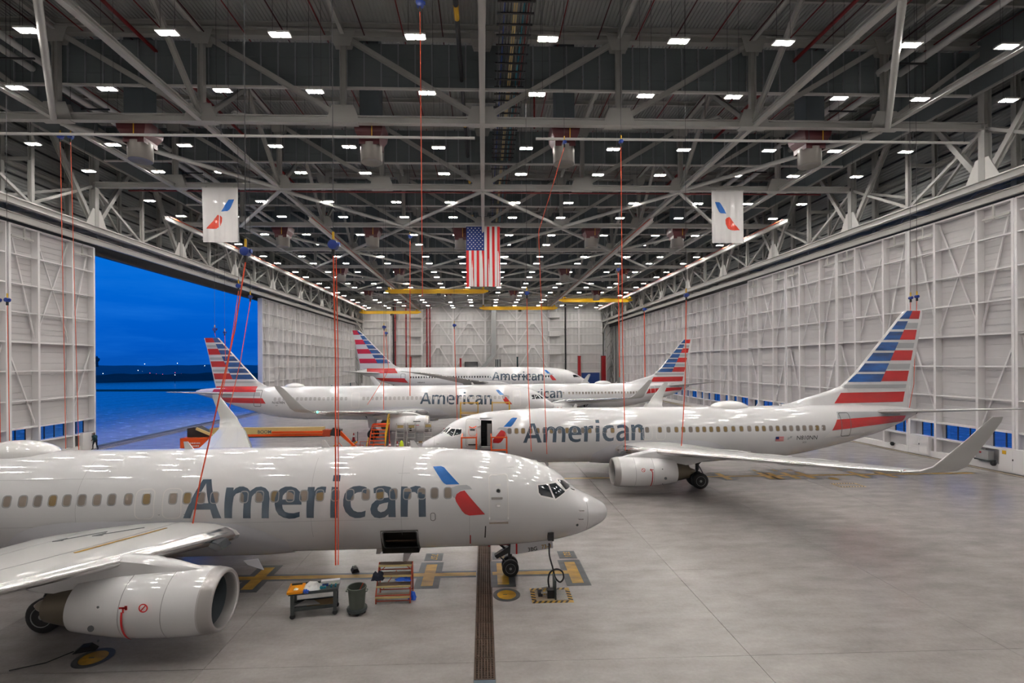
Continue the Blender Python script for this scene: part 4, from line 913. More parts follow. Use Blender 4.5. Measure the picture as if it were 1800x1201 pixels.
def small_jet():
    P = thing('airliner', 'x', 'airplane')
    fus = inst('fuselage', B7.mesh('fuselage', 'plane'), P)
    for s_ in (1, -1):
        wg = wing('wing', W7, s_, 'wing', P)
        slat('leading_edge', W7[1:8], s_, 'polish', wg); slat('leading_edge', W7[8:14], s_, 'white', wg, 0.006, 0.05)
        m_ = MB()
        for c_ in (0.30, 0.72):            # spoiler and flap lines on the upper skin
            for a, b in zip(W7[1:7], W7[2:8]):
                pa, pb = [Vector((q[0], s_ * q[1], q[2] + 0.006)) for q in (sect(a, [min(UP, key=lambda u: abs(u[0] - c_))])[0], sect(b, [min(UP, key=lambda u: abs(u[0] - c_))])[0])]
                m_.beam(pa, pb, 0.03, 0.008)
        m_.build('panel_line', 'seam', wg)
        for y, xa, ln in ((4.4, 18.4, 4.3), (8.2, 19.2, 3.9), (11.2, 20.4, 3.3)):
            z = 2.25 + 0.105 * y; wv = [(xa + ln * t_, 0.22 * math.sin(PI * min(0.96, t_ + 0.04)) ** 0.6) for t_ in [i / 10 for i in range(11)]]
            MB().lathe([(x, max(0.01, r)) for x, r in wv], (0, s_ * y, z), 'x', 12).build('flap_fairing', 'wing', wg, smooth='all')
        if s_: MB().lathe([(22.55, 0.02), (22.62, 0.06), (22.8, 0.05)], (0, s_ * 16.55, 4.12), 'x', 8).build('navigation_light', 'lightred' if False else 'redpost', wg)
        MB().prism([(14.22, 2.42), (14.38, 2.62), (14.62, 2.66), (14.7, 2.52), (14.45, 2.36)], 'y', s_ * 2.35, s_ * 2.95).build('landing_lamp', 'glass', wg)
        wing('stabilizer', S7, s_, 'wing', P)
        en = engine(P, 13.25, s_ * 4.83, 1.58, 0.97, 4.2)
        py = MB(); top = [(13.95, 2.50), (14.3, 2.66), (15.0, 2.86), (16.0, 2.98), (17.2, 2.86), (18.9, 2.62), (20.4, 2.52)]; bot = [(19.9, 2.35), (18.6, 2.02), (17.3, 1.95), (15.6, 2.2), (14.4, 2.4)]
        rows = []
        for x, zt_, hw_ in ((13.75, 2.55, 0.02), (14.0, 2.63, 0.16), (14.6, 2.80, 0.24), (15.4, 2.97, 0.27), (16.3, 3.08, 0.27), (17.2, 3.02, 0.25), (18.4, 2.85, 0.22), (19.6, 2.7, 0.17), (20.6, 2.55, 0.05)):
            zb_ = 2.35 if x < 15 else (2.25 if x < 16.5 else (1.98 if x < 18 else (2.05 if x < 19 else 2.35)))
            rows.append([(x, s_ * 4.83 + hw_ * cx, zc) for cx, zc in ((-1, zb_), (-1, zt_ - 0.12), (-0.6, zt_ - 0.02), (0, zt_), (0.6, zt_ - 0.02), (1, zt_ - 0.12), (1, zb_))])
        MB().grid(rows).build('pylon', 'nacelle', en, smooth=True)
        arcmark(en, 'warning_stripe', 'red', 15.55, s_ * 4.83, 1.58, 1.027, 12, -58, 0.06, s_)
        for (xa, za, w_, h_) in ((15.5, 1.92, 0.22, 0.05), (15.5, 1.86, 0.05, 0.16), (15.42, 1.92, 0.07, 0.12)):
            MB().box((xa, s_ * (4.83 + 1.03), za), (w_, 0.01, h_)).build('warning_mark', 'red', en)
        m_ = MB(); 
        for k in range(20):
            a, b = 2 * PI * k / 20, 2 * PI * (k + 1) / 20; m_.beam((14.95 + 0.11 * math.cos(a), s_ * 5.862, 1.9 + 0.11 * math.sin(a)), (14.95 + 0.11 * math.cos(b), s_ * 5.862, 1.9 + 0.11 * math.sin(b)), 0.012, 0.03)
        m_.beam((14.88, s_ * 5.862, 1.98), (15.02, s_ * 5.862, 1.82), 0.012, 0.03); m_.build('warning_mark', 'red', en)
        for xs_, zs_, r_ in ((16.4, 1.35, 0.09), (16.2, 1.95, 0.035), (16.2, 1.0, 0.03)): MB().lathe([(0, r_), (s_ * 0.012, r_)], (xs_, s_ * (4.83 + 0.99), zs_), 'y', 14).build('cowl_port', 'line', en)
        gear(P, 19.72, 2.5, 0.56, 0.40, [s_ * (2.86 - 0.43), s_ * (2.86 + 0.43)], True)
        # cockpit panes
        for pol in ([(3.09, 4.03), (2.69, 4.02), (2.51, 3.54), (3.0, 3.68), (3.08, 3.78)], [(2.64, 4.02), (2.34, 4.02), (1.97, 3.68), (2.42, 3.50)], [(2.24, 4.10), (1.98, 4.02), (1.62, 3.74), (1.93, 3.73)]):
            decal('cockpit_pane', [pol], B7.hw, s_, 'glass', P, 0.012, 0.08, 0.1)
        cx = [(3.14, 4.07), (2.68, 4.07), (2.66, 4.07), (2.32, 4.07), (2.24, 4.15), (1.97, 4.06), (1.56, 3.72), (1.93, 3.68), (2.42, 3.44), (2.49, 3.47), (3.03, 3.63), (3.13, 3.76)]
        decal('window_frame', [cx], B7.hw, s_, 'outline', P, 0.006, 0.08, 0.1)
        decal('radome_seam', [[(1.02, 3.3), (1.04, 3.3), (1.06, 2.7), (1.04, 1.85), (1.02, 1.85), (1.04, 2.7)]], B7.hw, s_, 'seam', P, 0.005, 0.1)
        for x, z in ((1.45, 2.95), (1.48, 2.62)):
            y = B7.hw(x, z); MB().tube([(x, s_ * (y - 0.02), z), (x - 0.02, s_ * (y + 0.07), z), (x - 0.2, s_ * (y + 0.075), z)], 0.022, 6).build('pitot_probe', 'polish', P)
        MB().lathe([(0, 0.05), (s_ * 0.02, 0.05)], (1.5, s_ * B7.hw(1.5, 2.35), 2.35), 'y', 12).build('sensor', 'line', P)
        MB().beam((1.9, s_ * 0.55, 3.75), (1.5, s_ * 0.62, 3.62), 0.03, 0.03).build('wiper', 'line', P)
    fairing(B7, P, [(12.6, 2.1, 0.2), (13.2, 2.5, 0.6), (14, 2.85, 1), (15.2, 3.04, 1), (17, 3.12, 1), (20, 3.14, 1), (21.2, 3.02, 1), (21.9, 2.8, 0.7), (22.4, 2.42, 0.2)], 1.12)
    inst('vertical_fin', F7.mesh([5.2, 5.8, 6.5, 6.9, 7.2, 7.6, 8, 8.5, 9.2, 10, 10.8, 11.6, 12.2, 12.45, 12.6, 12.69], 'plane'), P)
    slm = [(z, F7.le(z)[0]) for z in (7.3, 8, 9, 10, 11, 12, 12.4)]
    m_ = MB()
    m_.grid([[(x + 0.12, F7.y(x + 0.12, z) + 0.004, z), (x - 0.012, 0, z), (x + 0.12, -F7.y(x + 0.12, z) - 0.004, z)] for z, x in slm]); m_.build('fin_leading_edge', 'outline', P)
    df = [(27.4, 5.36, 0.14), (28.7, 5.8, 0.16), (29.9, 6.16, 0.18), (31.2, 6.55, 0.2), (32.1, 6.9, 0.2), (32.9, 7.52, 0.2), (33.6, 8.2, 0.2)]
    rows = [[(x, b_ + 0.25, 5.2), (x, b_, 5.55), (x, b_ * 0.7, z - (z - 5.3) * 0.25), (x, 0.015, z), (x, -0.015, z), (x, -b_ * 0.7, z - (z - 5.3) * 0.25), (x, -b_, 5.55), (x, -b_ - 0.25, 5.2)] for x, z, b_ in df]
    MB().grid(rows).build('dorsal_fin', 'plane', P, smooth='all')
    hump(B7, P, 22.0, 24.9, 0.42, 0.75)
    for x, up_ in ((7.8, True), (11.4, True), (16.8, True), (9.2, False), (25.5, True)): blade(B7, P, x, 0.30 if x != 25.5 else 0.25, 0.35, up_)
    ng = gear(P, 4.1, 1.5, 0.345, 0.2, [-0.2, 0.2], False)
    MB().lathe([(37.75, 0.24), (38.0, 0.20), (38.0, 0.14), (37.85, 0.1)], (0, 0, 4.88), 'x', 16).build('exhaust_pipe', 'darkmetal', P)
    MB().box((38.1, 0, 5.05), (0.2, 0.06, 0.06)).build('tail_lamp', 'white', P)
    return P
WX7 = [22.27, 21.73, 21.22, 20.71, 20.22, 19.71, 19.18, 18.67, 18.09, 17.46, 16.53, 16.03, 15.54, 15.06, 14.01, 13.46, 12.91, 12.35, 11.86, 11.28, 10.72, 10.18, 9.6, 9.08, 8.58, 8.07, 7.54, 7.06, 6.56]
WX7T = [22.85, 23.44, 24.02, 24.59, 25.1, 25.62, 26.12, 26.62, 27.12, 27.62, 28.11, 28.6, 29.09, 29.59]
def livery7(P, side, windows=True, seed=1, off=0.008, wz=3.92, open_door=False, letters=True):
    dirn = -1 if side > 0 else 1         # side +1 is the right-hand side of the aircraft
    wordmark(B7, side, P, 16.2 if dirn < 0 else 7.49, dirn, off=off); emblem(B7, side, P, off=off)
    rnd = random.Random(seed)
    if windows:
        wm = [winmesh(B7, 12, wz, 0.25, 0.36, side, s_) for s_ in ('shade1', 'shade2', 'shade3')]
        for x in WX7: inst('cabin_window', wm[rnd.choice((0, 2, 2, 1) if side > 0 else (0, 1, 1, 1))], P, (x, 0, 0))
        for x in WX7T:
            inst('cabin_window', winmesh(B7, x, wz + 0.02, 0.25, 0.36, side, rnd.choice(('shade1', 'shade2', 'shade2', 'shade3'))), P, (x, 0, 0))
    else:
        multi('cabin_windows', [[rrect(x - 0.13, x + 0.13, wz - 0.19, wz + 0.19, 0.07, 2)] for x in WX7 + WX7T], B7.hw, side, 'shade1', P, off, 0.2)
    for a, b in ((17.17, 17.86), (16.21, 16.90)): decal('exit_outline', ring(a, b, 3.19, 4.27, 0.2, 0.035), B7.hw, side, 'outline', P, off)
    if not open_door: decal('door_outline', ring(4.27, 5.02, 2.76, 4.5, 0.12, 0.05) if side > 0 else ring(4.42, 5.36, 2.82, 4.68, 0.14, 0.05), B7.hw, side, 'outline', P, off)
    decal('door_outline', ring(31.02, 31.82, 3.25, 5.0, 0.14, 0.045), B7.hw, side, 'line' if windows else 'outline', P, off + 0.02)
    decal('tail_stripe', [[(30.75, 4.52), (34.2, 4.66), (36.2, 4.68), (36.75, 4.66), (36.55, 4.22), (35.4, 4.16), (33.2, 3.98), (30.25, 3.73)]], B7.hw, side, 'red', P, off + 0.004, 0.15, 0.4)
    decal('tail_stripe', [[(31.0, 5.05), (36.2, 5.0), (36.2, 4.72), (30.8, 4.56)]], B7.hw, side, 'stripegrey', P, off, 0.15, 0.4)
    decal('tail_stripe', [[(30.2, 3.68), (33.2, 3.93), (35.4, 4.10), (36.5, 4.16), (36.3, 3.95), (33.0, 3.45), (29.7, 3.2)]], B7.hw, side, 'white', P, off, 0.15, 0.4)
    stripes(F7, side, P, [(12.68, 12.05), (11.87, 11.25), (11.07, 10.44), (10.26, 9.62), (9.45, 8.82), (8.65, 7.99), (7.83, 7.22)], [(12.68, 12.05), (11.21, 10.45), (9.63, 8.86), (8.06, 7.26)],
            lambda z: F7.le(z)[0] + 0.16, lin(12.68, 37.77, 7.24, 35.16), lin(12.68, 38.42, 7.28, 37.33),
            grey=[(lin(12.68, 37.77, 7.24, 35.16), None, z1, z0) for z1, z0 in ((11.75, 11.3), (10.2, 9.8), (8.6, 8.2))] + [(lambda z: F7.le(z)[0] + 0.16, None, 7.02, 6.75)])
    decal('tail_stripe', [[(32.02, 6.40), (37.13, 6.46), (36.97, 5.68), (31.5, 5.60)]], lambda x, z: max(F7.y(x, z), 0.19 if x < 33.6 else 0), side, 'red', P, 0.03, 0.3, 0.3)

# ---- nearest jet (A)
JA = small_jet(); JA.location = (5.15, 20.19, 0); JA.rotation_euler = (0, 0, PI + 0.022)
base = JA
JB = copy_tree(base)
JA['label'] = 'nearest white jet in the foreground, nose to the right, engine toward the viewer'
livery7(JA, 1, True, 5)
JB.location = (-4.71, 36.64, 0); JB.rotation_euler = (0, 0, -0.0099)
JB['label'] = 'second jet, nose to the left, with open front door and striped tail at right'
JD = copy_tree(base); JD.location = (-3.53, 80.3, 0); JD.rotation_euler = (0, 0, 0.005)
JD['label'] = 'smaller jet half hidden behind the third one, striped tail against the right doors'
livery7(JB, -1, True, 9, 0.012, open_door=True)
livery7(JD, -1, False, 3, 0.02)
textdecal('N810NN', 0.43, 27.5, 3.10, 1, B7.hw, -1, 'line', JB, off=0.015)
textdecal('3CV', 0.17, 28.02, 2.83, 1, B7.hw, -1, 'line', JB, off=0.015)
textdecal('N906AN', 0.36, 27.1, 2.95, 1, B7.hw, -1, 'line', JD, off=0.03)
# small flag beside the registration of the second jet
decal('flag_decal', [[(25.94, 3.34), (26.55, 3.34), (26.55, 3.02), (25.94, 3.02)]], B7.hw, -1, 'flagwhite', JB, 0.012)
for i in range(4): decal('flag_decal', [[(25.94, 3.34 - 0.092 * i), (26.55, 3.34 - 0.092 * i), (26.55, 3.295 - 0.092 * i), (25.94, 3.295 - 0.092 * i)]], B7.hw, -1, 'flagred', JB, 0.016)
decal('flag_decal', [[(25.94, 3.34), (26.18, 3.34), (26.18, 3.16), (25.94, 3.16)]], B7.hw, -1, 'flagblue', JB, 0.02)
for x_, z_ in ((26.8, 3.12), (26.98, 3.22)): decal('grey_crest', [[(x_, z_), (x_ + 0.14, z_), (x_ + 0.2, z_ + 0.16), (x_ + 0.05, z_ + 0.16)]], B7.hw, -1, 'stripegrey', JB, 0.014)
# open front door of the second jet
fB = [c for c in JB.children if c.name.split('.')[0] == 'fuselage'][0]
cutout(fB, -1, 4.50, 5.30, 2.83, 4.64)
ib = MB(); ib.add([(4.42, -1.9, 2.75), (5.38, -1.9, 2.75), (5.38, -0.2, 2.75), (4.42, -0.2, 2.75), (4.42, -1.2, 4.8), (5.38, -1.2, 4.8), (5.38, -0.2, 4.8), (4.42, -0.2, 4.8)], [(0, 1, 2, 3), (3, 2, 6, 7), (0, 3, 7, 4), (1, 5, 6, 2), (4, 7, 6, 5)])
ib.build('entry_vestibule', 'plastic', JB, fix=False)
MB().box((5.1, -0.9, 3.6), (0.3, 0.9, 1.6)).build('galley_unit', 'hub', JB); MB().box((4.65, -0.45, 3.45), (0.3, 0.06, 0.5)).build('wall_phone', 'dark', JB)
decal('door_outline', ring(4.42, 5.36, 2.76, 4.70, 0.14, 0.05), B7.hw, -1, 'outline', JB, 0.012)
dl = decal('entry_door', [rrect(3.42, 4.40, 2.87, 4.72, 0.16)], B7.hw, -1, 'backwall', JB, 0.34, 0.1)
sd = decal('door_edge', ring(3.40, 4.42, 2.85, 4.74, 0.17, 0.04), B7.hw, -1, 'paper', dl, 0.32, 0.1)
decal('door_lever', [rrect(3.72, 4.08, 3.98, 4.10, 0.03)], B7.hw, -1, 'darkmetal', dl, 0.37, 0.1); decal('girt_bar', [rrect(3.6, 4.25, 2.95, 3.06, 0.03)], B7.hw, -1, 'darkmetal', dl, 0.40, 0.1)
decal('slide_pack', [rrect(3.55, 4.3, 3.05, 3.55, 0.08)], B7.hw, -1, 'rag', dl, 0.40, 0.1)
decal('warning_streamer', [[(3.65, 4.28), (3.9, 4.2), (4.2, 4.32), (4.18, 4.25), (3.9, 4.14), (3.66, 4.2)]], B7.hw, -1, 'web', dl, 0.38, 0.1)
decal('warning_streamer', [ring(3.6, 4.22, 3.6, 4.2, 0.28, 0.018)[0], ring(3.6, 4.22, 3.6, 4.2, 0.28, 0.018)[1]], B7.hw, -1, 'web', dl, 0.36, 0.1)
MB().tube([(4.45, -1.75, 4.3), (4.42, -1.95, 4.3), (4.3, -2.05, 4.28)], 0.04, 6).tube([(4.45, -1.82, 3.2), (4.42, -2.05, 3.2), (4.3, -2.12, 3.2)], 0.04, 6).build('door_hinge', 'satin', JB)
# small marks on the nearest jet
decal('service_panel', ring(4.3, 4.99, 2.79, 4.47, 0.1, 0.006), B7.hw, 1, 'seam', JA, 0.012)
MB().lathe([(0, 0.09), (0.02, 0.09)], (4.66, B7.hw(4.66, 3.93), 3.93), 'y', 16).build('door_porthole', 'hub', JA); MB().lathe([(0.02, 0.065), (0.024, 0.065)], (4.66, B7.hw(4.66, 3.93), 3.93), 'y', 16).build('porthole_glass', 'glass', JA)
MB().box((4.72, B7.hw(4.72, 3.67) + 0.012, 3.67), (0.42, 0.03, 0.085)).box((4.6, B7.hw(4.6, 3.67) + 0.03, 3.68), (0.2, 0.03, 0.04)).build('door_handle', 'satin', JA)
for z, h_, wd in ((4.1, 0.07, 0.2), (3.46, 0.05, 0.2), (3.36, 0.13, 0.13)): decal('door_placard', [[(4.66 - wd / 2, z), (4.66 + wd / 2, z), (4.66 + wd / 2, z + h_), (4.66 - wd / 2, z + h_)]], B7.hw, 1, 'bannerred' if False else 'rag', JA, 0.012)
MB().box((4.65, B7.hw(4.65, 2.73) + 0.03, 2.72), (0.72, 0.08, 0.05)).build('door_sill', 'shade3', JA)
decal('drain_stripe', [[(5.13, 2.6), (5.17, 2.6), (5.19, 2.05), (5.14, 2.05)]], B7.hw, 1, 'black', JA, 0.012); decal('tow_limit_stripe', [[(5.71, 2.2), (5.75, 2.2), (5.76, 1.72), (5.71, 1.72)]], B7.hw, 1, 'red', JA, 0.012, 0.06)
decal('access_port', ring(7.03, 7.22, 2.88, 3.2, 0.08, 0.02), B7.hw, 1, 'line', JA, 0.012); decal('access_port', ring(7.06, 7.19, 2.93, 3.15, 0.06, 0.006), B7.hw, 1, 'outline', JA, 0.012)
decal('skin_seam', [[(5.75, 3.02), (5.758, 3.02), (5.768, 2.2), (5.76, 2.2)]], B7.hw, 1, 'seam', JA, 0.01); decal('skin_seam', [[(4.0, 4.68), (5.2, 4.75), (5.2, 4.737), (4.0, 4.667)]], B7.hw, 1, 'seam', JA, 0.01)
for x_ in (11.6, 19.9, 25.0, 8.3): decal('skin_seam', [[(x_, 5.15), (x_ + 0.008, 5.15), (x_ + 0.008, 2.3), (x_, 2.3)]], B7.hw, 1, 'seam', JA, 0.006)
for z_ in (2.98, 4.62): decal('skin_seam', [[(8, z_), (25, z_), (25, z_ - 0.008), (8, z_ - 0.008)]], B7.hw, 1, 'seam', JA, 0.005)
for x_ in (10.75, 16.1, 17.0): decal('drain_hole', [rrect(x_ - 0.04, x_ + 0.04, 3.33, 3.37, 0.02, 2)], B7.hw, 1, 'line', JA, 0.01)
for x_ in (16.3, 17.25): decal('exit_placard', [[(x_ + 0.12, 4.1), (x_ + 0.36, 4.1), (x_ + 0.36, 4.16), (x_ + 0.12, 4.16)]], B7.hw, 1, 'rag', JA, 0.012)
# open cargo hatch
fA = [c for c in JA.children if c.name.split('.')[0] == 'fuselage'][0]
cutout(fA, 1, 7.78, 9.02, 1.62, 2.42)
ib = MB(); ib.add([(7.7, 1.3, 1.5), (9.1, 1.3, 1.5), (9.1, 0.2, 1.5), (7.7, 0.2, 1.5), (7.7, 1.75, 2.5), (9.1, 1.75, 2.5), (9.1, 0.2, 2.5), (7.7, 0.2, 2.5)], [(0, 1, 2, 3), (3, 2, 6, 7), (0, 3, 7, 4), (1, 5, 6, 2), (4, 7, 6, 5)])
ib.build('cargo_hold', 'cavity', JA, fix=False); decal('cargo_outline', ring(7.74, 9.06, 1.58, 2.46, 0.1, 0.05), B7.hw, 1, 'line', JA, 0.012)
MB().box((8.4, 1.2, 1.95), (1.2, 0.04, 0.05)).box((8.4, 0.9, 2.3), (1.3, 0.5, 0.04)).build('cargo_door', 'grate', JA)
blade(B7, JA, 8.05, 0.38, 0.3, False, 0.9)
# nose gear doors with lettering, red lock pin, ground power plug and lead
ngd = MB().prism([(4.1, 1.42), (2.5, 1.56), (2.38, 1.5), (2.36, 1.2), (3.9, 0.98), (4.12, 1.0)], 'y', 0.36, 0.4).build('nose_gear_door', 'planegrey', JA)
MB().prism([(4.1, 1.42), (2.5, 1.56), (2.38, 1.5), (2.36, 1.2), (3.9, 0.98), (4.12, 1.0)], 'y', -0.4, -0.36).build('nose_gear_door', 'planegrey', JA)
for txt, x_, z_, sz, mt in (('3BG', 3.42, 1.10, 0.22, 'black'), ('73-8', 2.86, 1.20, 0.22, 'floor_yellow')):
    lettering2d(txt, sz, ngd, mt, (x_ - 0.22, 0.405, z_ + 0.07), 0, rot=(PI / 2, math.radians(-7), PI))
MB().box((3.86, 0.405, 1.2), (0.07, 0.012, 0.42)).build('red_band', 'red', ngd)
MB().tube([(4.15, 0.1, 1.28), (5.3, 0.05, 1.30)], 0.035, 6).tube([(4.95, 0.05, 1.2), (5.05, 0.05, 1.38)], 0.05, 6).build('lock_pin', 'redpost', JA)
MB().prism([(4.15, 1.2), (4.75, 0.82), (4.65, 0.7), (4.12, 0.95)], 'y', -0.12, 0.12).build('scissor_link', 'darkmetal', JA)
pl = MB().box((2.6, B7.hw(2.6, 2.0) + 0.08, 1.98), (0.2, 0.22, 0.3)).box((2.5, B7.hw(2.5, 2.0) + 0.06, 1.95), (0.08, 0.1, 0.34)).build('power_plug', 'black', JA)
# wing root gear door flap
MB().prism([(13.9, 1.7), (13.4, 1.75), (13.2, 1.35), (13.75, 1.55)], 'y', 2.1, 2.15).build('ram_air_door', 'planegrey', JA)
# wing walkway arrows and yellow line
m_ = MB()
def onwing(x, y, up=0.012):
    for a, b in zip(W7, W7[1:]):
        if a[0] <= y <= b[0]:
            t_ = (y - a[0]) / (b[0] - a[0]); s_ = tuple(p + (q - p) * t_ for p, q in zip(a, b)); break
    c_ = (x - s_[1]) / s_[2]; c_ = min(1, max(0, c_)); i = max(0, min(len(UP) - 2, sum(1 for u in UP if u[0] < c_) - 1)); f_ = (c_ - UP[i][0]) / (UP[i + 1][0] - UP[i][0])
    return (x, y, s_[3] + s_[2] * s_[4] * (UP[i][1] + (UP[i + 1][1] - UP[i][1]) * f_) + up)
wgA = [c for c in JA.children if c.name.split('.')[0] == 'wing' and any(v.co.y > 10 for v in c.data.vertices)][0]
pts = [onwing(16.3 + 0.22 * i, 2.6 + 0.5 * i) for i in range(6)]
for a, b in zip(pts, pts[1:]): m_.beam(a, b, 0.09, 0.012)
m_.build('walkway_line', 'floor_yellow', wgA); m_ = MB()
for x0_, y0_ in ((17.1, 2.5), (18.2, 2.7)):
    p = [onwing(x0_ + 0.3 * i, y0_ + 0.18 * i) for i in range(5)]
    for a, b in zip(p, p[1:]): m_.beam(a, b, 0.05, 0.012)
    m_.beam(p[-1], onwing(x0_ + 0.85, y0_ + 0.75), 0.05, 0.012); m_.beam(p[-1], onwing(x0_ + 1.0, y0_ + 0.4), 0.05, 0.012)
m_.build('walkway_arrow', 'line', wgA)

# ---- long twin jet (C)
BC = Body([(0, 3.36, 3.24, 0.02, 3.3), (0.1, 3.62, 2.98, 0.33, 3.32), (0.5, 4.0, 2.68, 0.78, 3.4), (1.0, 4.33, 2.46, 1.1, 3.5), (1.4, 4.62, 2.35, 1.28, 3.58), (2.0, 5.1, 2.22, 1.48, 3.7), (2.6, 5.43, 2.14, 1.62, 3.8), (3.3, 5.68, 2.08, 1.75, 3.88), (4.3, 5.88, 2.02, 1.87, 3.95), (5.5, 6.0, 1.98, 1.95, 4.0), (7, 6.07, 1.95, 1.975, 4.02), (9, 6.09, 1.95, 1.975, 4.02), (30, 6.1, 1.96, 1.975, 4.02),
           (33.8, 6.1, 2.22, 1.87, 4.1), (36.1, 6.1, 2.66, 1.63, 4.3), (38, 6.09, 3.18, 1.38, 4.55), (39.6, 6.07, 3.68, 1.12, 4.8), (42, 5.98, 4.5, 0.66, 5.2), (44.2, 5.76, 5.15, 0.28, 5.45), (44.5, 5.66, 5.3, 0.18, 5.48)])
FC = Fin([(5.8, 35.6), (6.43, 36.3), (6.67, 36.84), (7.6, 37.7), (9, 38.95), (10.8, 40.55), (11.7, 41.33), (12.18, 41.76)], [(5.8, 42.1), (6.17, 42.2), (7.06, 42.4), (9.27, 42.85), (10.8, 43.2), (12.18, 43.55)])
JC = thing('airliner', 'third jet, nose to the right, its striped tail in front of the open doorway', 'airplane', (8.88, 61.2, 0), PI)
inst('fuselage', BC.mesh('fuselage', 'plane'), JC)
WC = [(1.0, 15.0, 8.3, 2.75, 0.14, 0), (1.97, 15.7, 7.3, 2.85, 0.14, 0), (4, 17.0, 5.95, 3.05, 0.13, 0), (6.4, 18.4, 4.55, 3.32, 0.12, 0), (10, 20.4, 3.5, 3.72, 0.11, 0), (14, 22.65, 2.35, 4.15, 0.105, 0), (16.4, 24.0, 1.7, 4.42, 0.10, 4), (16.9, 24.4, 1.55, 4.52, 0.1, 25), (17.3, 24.9, 1.35, 4.85, 0.1, 55), (17.55, 25.6, 1.0, 5.6, 0.095, 70), (17.85, 26.6, 0.7, 6.7, 0.09, 74), (17.9, 26.9, 0.45, 6.9, 0.085, 74)]
SC = [(0.2, 38.8, 4.2, 5.2, 0.1, 0), (1.0, 39.5, 3.6, 5.28, 0.1, 0), (4, 41.6, 2.35, 5.58, 0.09, 0), (6.2, 43.0, 1.35, 5.8, 0.085, 0)]
for s_ in (1, -1):
    wg = wing('wing', WC, s_, 'wing', JC); slat('leading_edge', WC[1:8], s_, 'polish', wg)
    for y, xa, ln in ((4.6, 20, 4.2), (8.6, 21.0, 3.8), (12.6, 22.4, 3.1)): MB().lathe([(xa + ln * i / 10, max(0.01, 0.25 * math.sin(PI * min(0.96, i / 10 + 0.04)) ** 0.6)) for i in range(11)], (0, s_ * y, 2.5 + 0.108 * y), 'x', 12).build('flap_fairing', 'wing', wg, smooth='all')
    MB().lathe([(-0.1, 0.05), (0, 0.11), (0.1, 0.05)], (24.1, s_ * 16.5, 4.45), 'x', 8).build('navigation_light', 'navgreen' if s_ > 0 else 'lightred', wg)
    wing('stabilizer', SC, s_, 'wing', JC); en = engine(JC, 15.2, s_ * 5.75, 1.92, 1.0, 4.35, True, 'nacelle', False)
    rows = [[(x, s_ * 5.75 + hw_ * cx, zc) for cx, zc in ((-1, zb_), (-1, zt_ - 0.1), (0, zt_), (1, zt_ - 0.1), (1, zb_))] for x, zt_, zb_, hw_ in ((15.9, 2.95, 2.8, 0.05), (16.8, 3.25, 2.6, 0.25), (18.5, 3.35, 2.6, 0.27), (20, 3.2, 2.4, 0.25), (21.5, 3.0, 2.7, 0.2))]
    MB().grid(rows).build('pylon', 'nacelle', en, smooth=True)
    MB().box((16.4, s_ * 6.75, 2.35), (0.8, 0.04, 0.1)).build('strake', 'line', en); MB().box((17.1, s_ * 6.8, 1.5), (0.25, 0.03, 0.42)).build('cowl_port', 'black', en); MB().box((16.5, s_ * 6.8, 1.95), (0.7, 0.02, 0.06)).build('warning_mark', 'red', en)
    gear(JC, 21.9, 2.7, 0.6, 0.42, [s_ * 3.4, s_ * 4.2], True)
    MB().prism([(21.2, 2.9), (22.5, 2.9), (22.3, 1.4), (21.5, 1.3)], 'y', s_ * 4.45, s_ * 4.5).build('gear_door', 'planegrey', JC)
    for pol in ([(2.98, 4.86), (2.66, 4.90), (2.52, 4.40), (2.9, 4.36)], [(2.58, 4.9), (2.3, 4.88), (1.75, 4.42), (2.42, 4.36)], [(2.2, 4.9), (1.95, 4.86), (1.35, 4.40), (1.68, 4.38)]): decal('cockpit_pane', [pol], BC.hw, s_, 'glass', JC, 0.02, 0.1, 0.15)
fairing(BC, JC, [(13.2, 2.6, 0.2), (14, 3.1, 0.7), (15.2, 3.45, 1), (18, 3.6, 1), (22, 3.6, 1), (24.5, 3.3, 0.8), (26.2, 2.8, 0.2)], 1.6)
inst('vertical_fin', FC.mesh([5.8, 6.2, 6.7, 7.3, 8, 9, 10, 11, 11.7, 12.0, 12.18], 'plane'), JC)
hump(BC, JC, 31.2, 33.7, 0.42, 0.75); gear(JC, 5.07, 2.2, 0.38, 0.22, [-0.25, 0.25], False)
for x in (23.8, 26.5, 10): blade(BC, JC, x, 0.35, 0.4)
wordmark(BC, 1, JC, 16.71, -1, 0, 1.0, 3.83, off=0.02); emblem(BC, 1, JC, 0.24, 0.0, 1.0, 6.0, 3.83, off=0.02)
stripes(FC, 1, JC, [(12.17, 11.61), (11.42, 10.84), (10.66, 10.09), (9.88, 9.30), (9.12, 8.56), (8.34, 7.80), (7.6, 7.02)], [(12.17, 11.61), (10.82, 10.09), (9.27, 8.57), (7.76, 7.03)], lambda z: FC.le(z)[0] + 0.16, lin(12.17, 42.47, 7.02, 39.99), lin(12.17, 43.45, 7.04, 42.25), off=0.025,
        grey=[(lin(12.17, 42.47, 7.02, 39.99), None, z1, z0) for z1, z0 in ((11.3, 11.0), (9.75, 9.45), (8.25, 7.95))] + [(lambda z: FC.le(z)[0] + 0.16, None, 6.8, 6.55)])
decal('tail_stripe', [[(36.9, 6.14), (42.05, 6.16), (42.2, 5.75), (36.8, 5.75)]], lambda x, z: max(FC.y(x, z), BC.hw(x, z) + 0.01), 1, 'red', JC, 0.03, 0.2, 0.4)
decal('tail_stripe', [[(36.8, 5.74), (42.2, 5.74), (42.25, 5.51), (36.72, 5.47)]], BC.hw, 1, 'red', JC, 0.03, 0.1, 0.4)
decal('tail_stripe', [[(41.3, 4.82), (35.74, 4.74), (35.29, 4.1), (40.5, 4.2)]], BC.hw, 1, 'red', JC, 0.025, 0.15, 0.4)
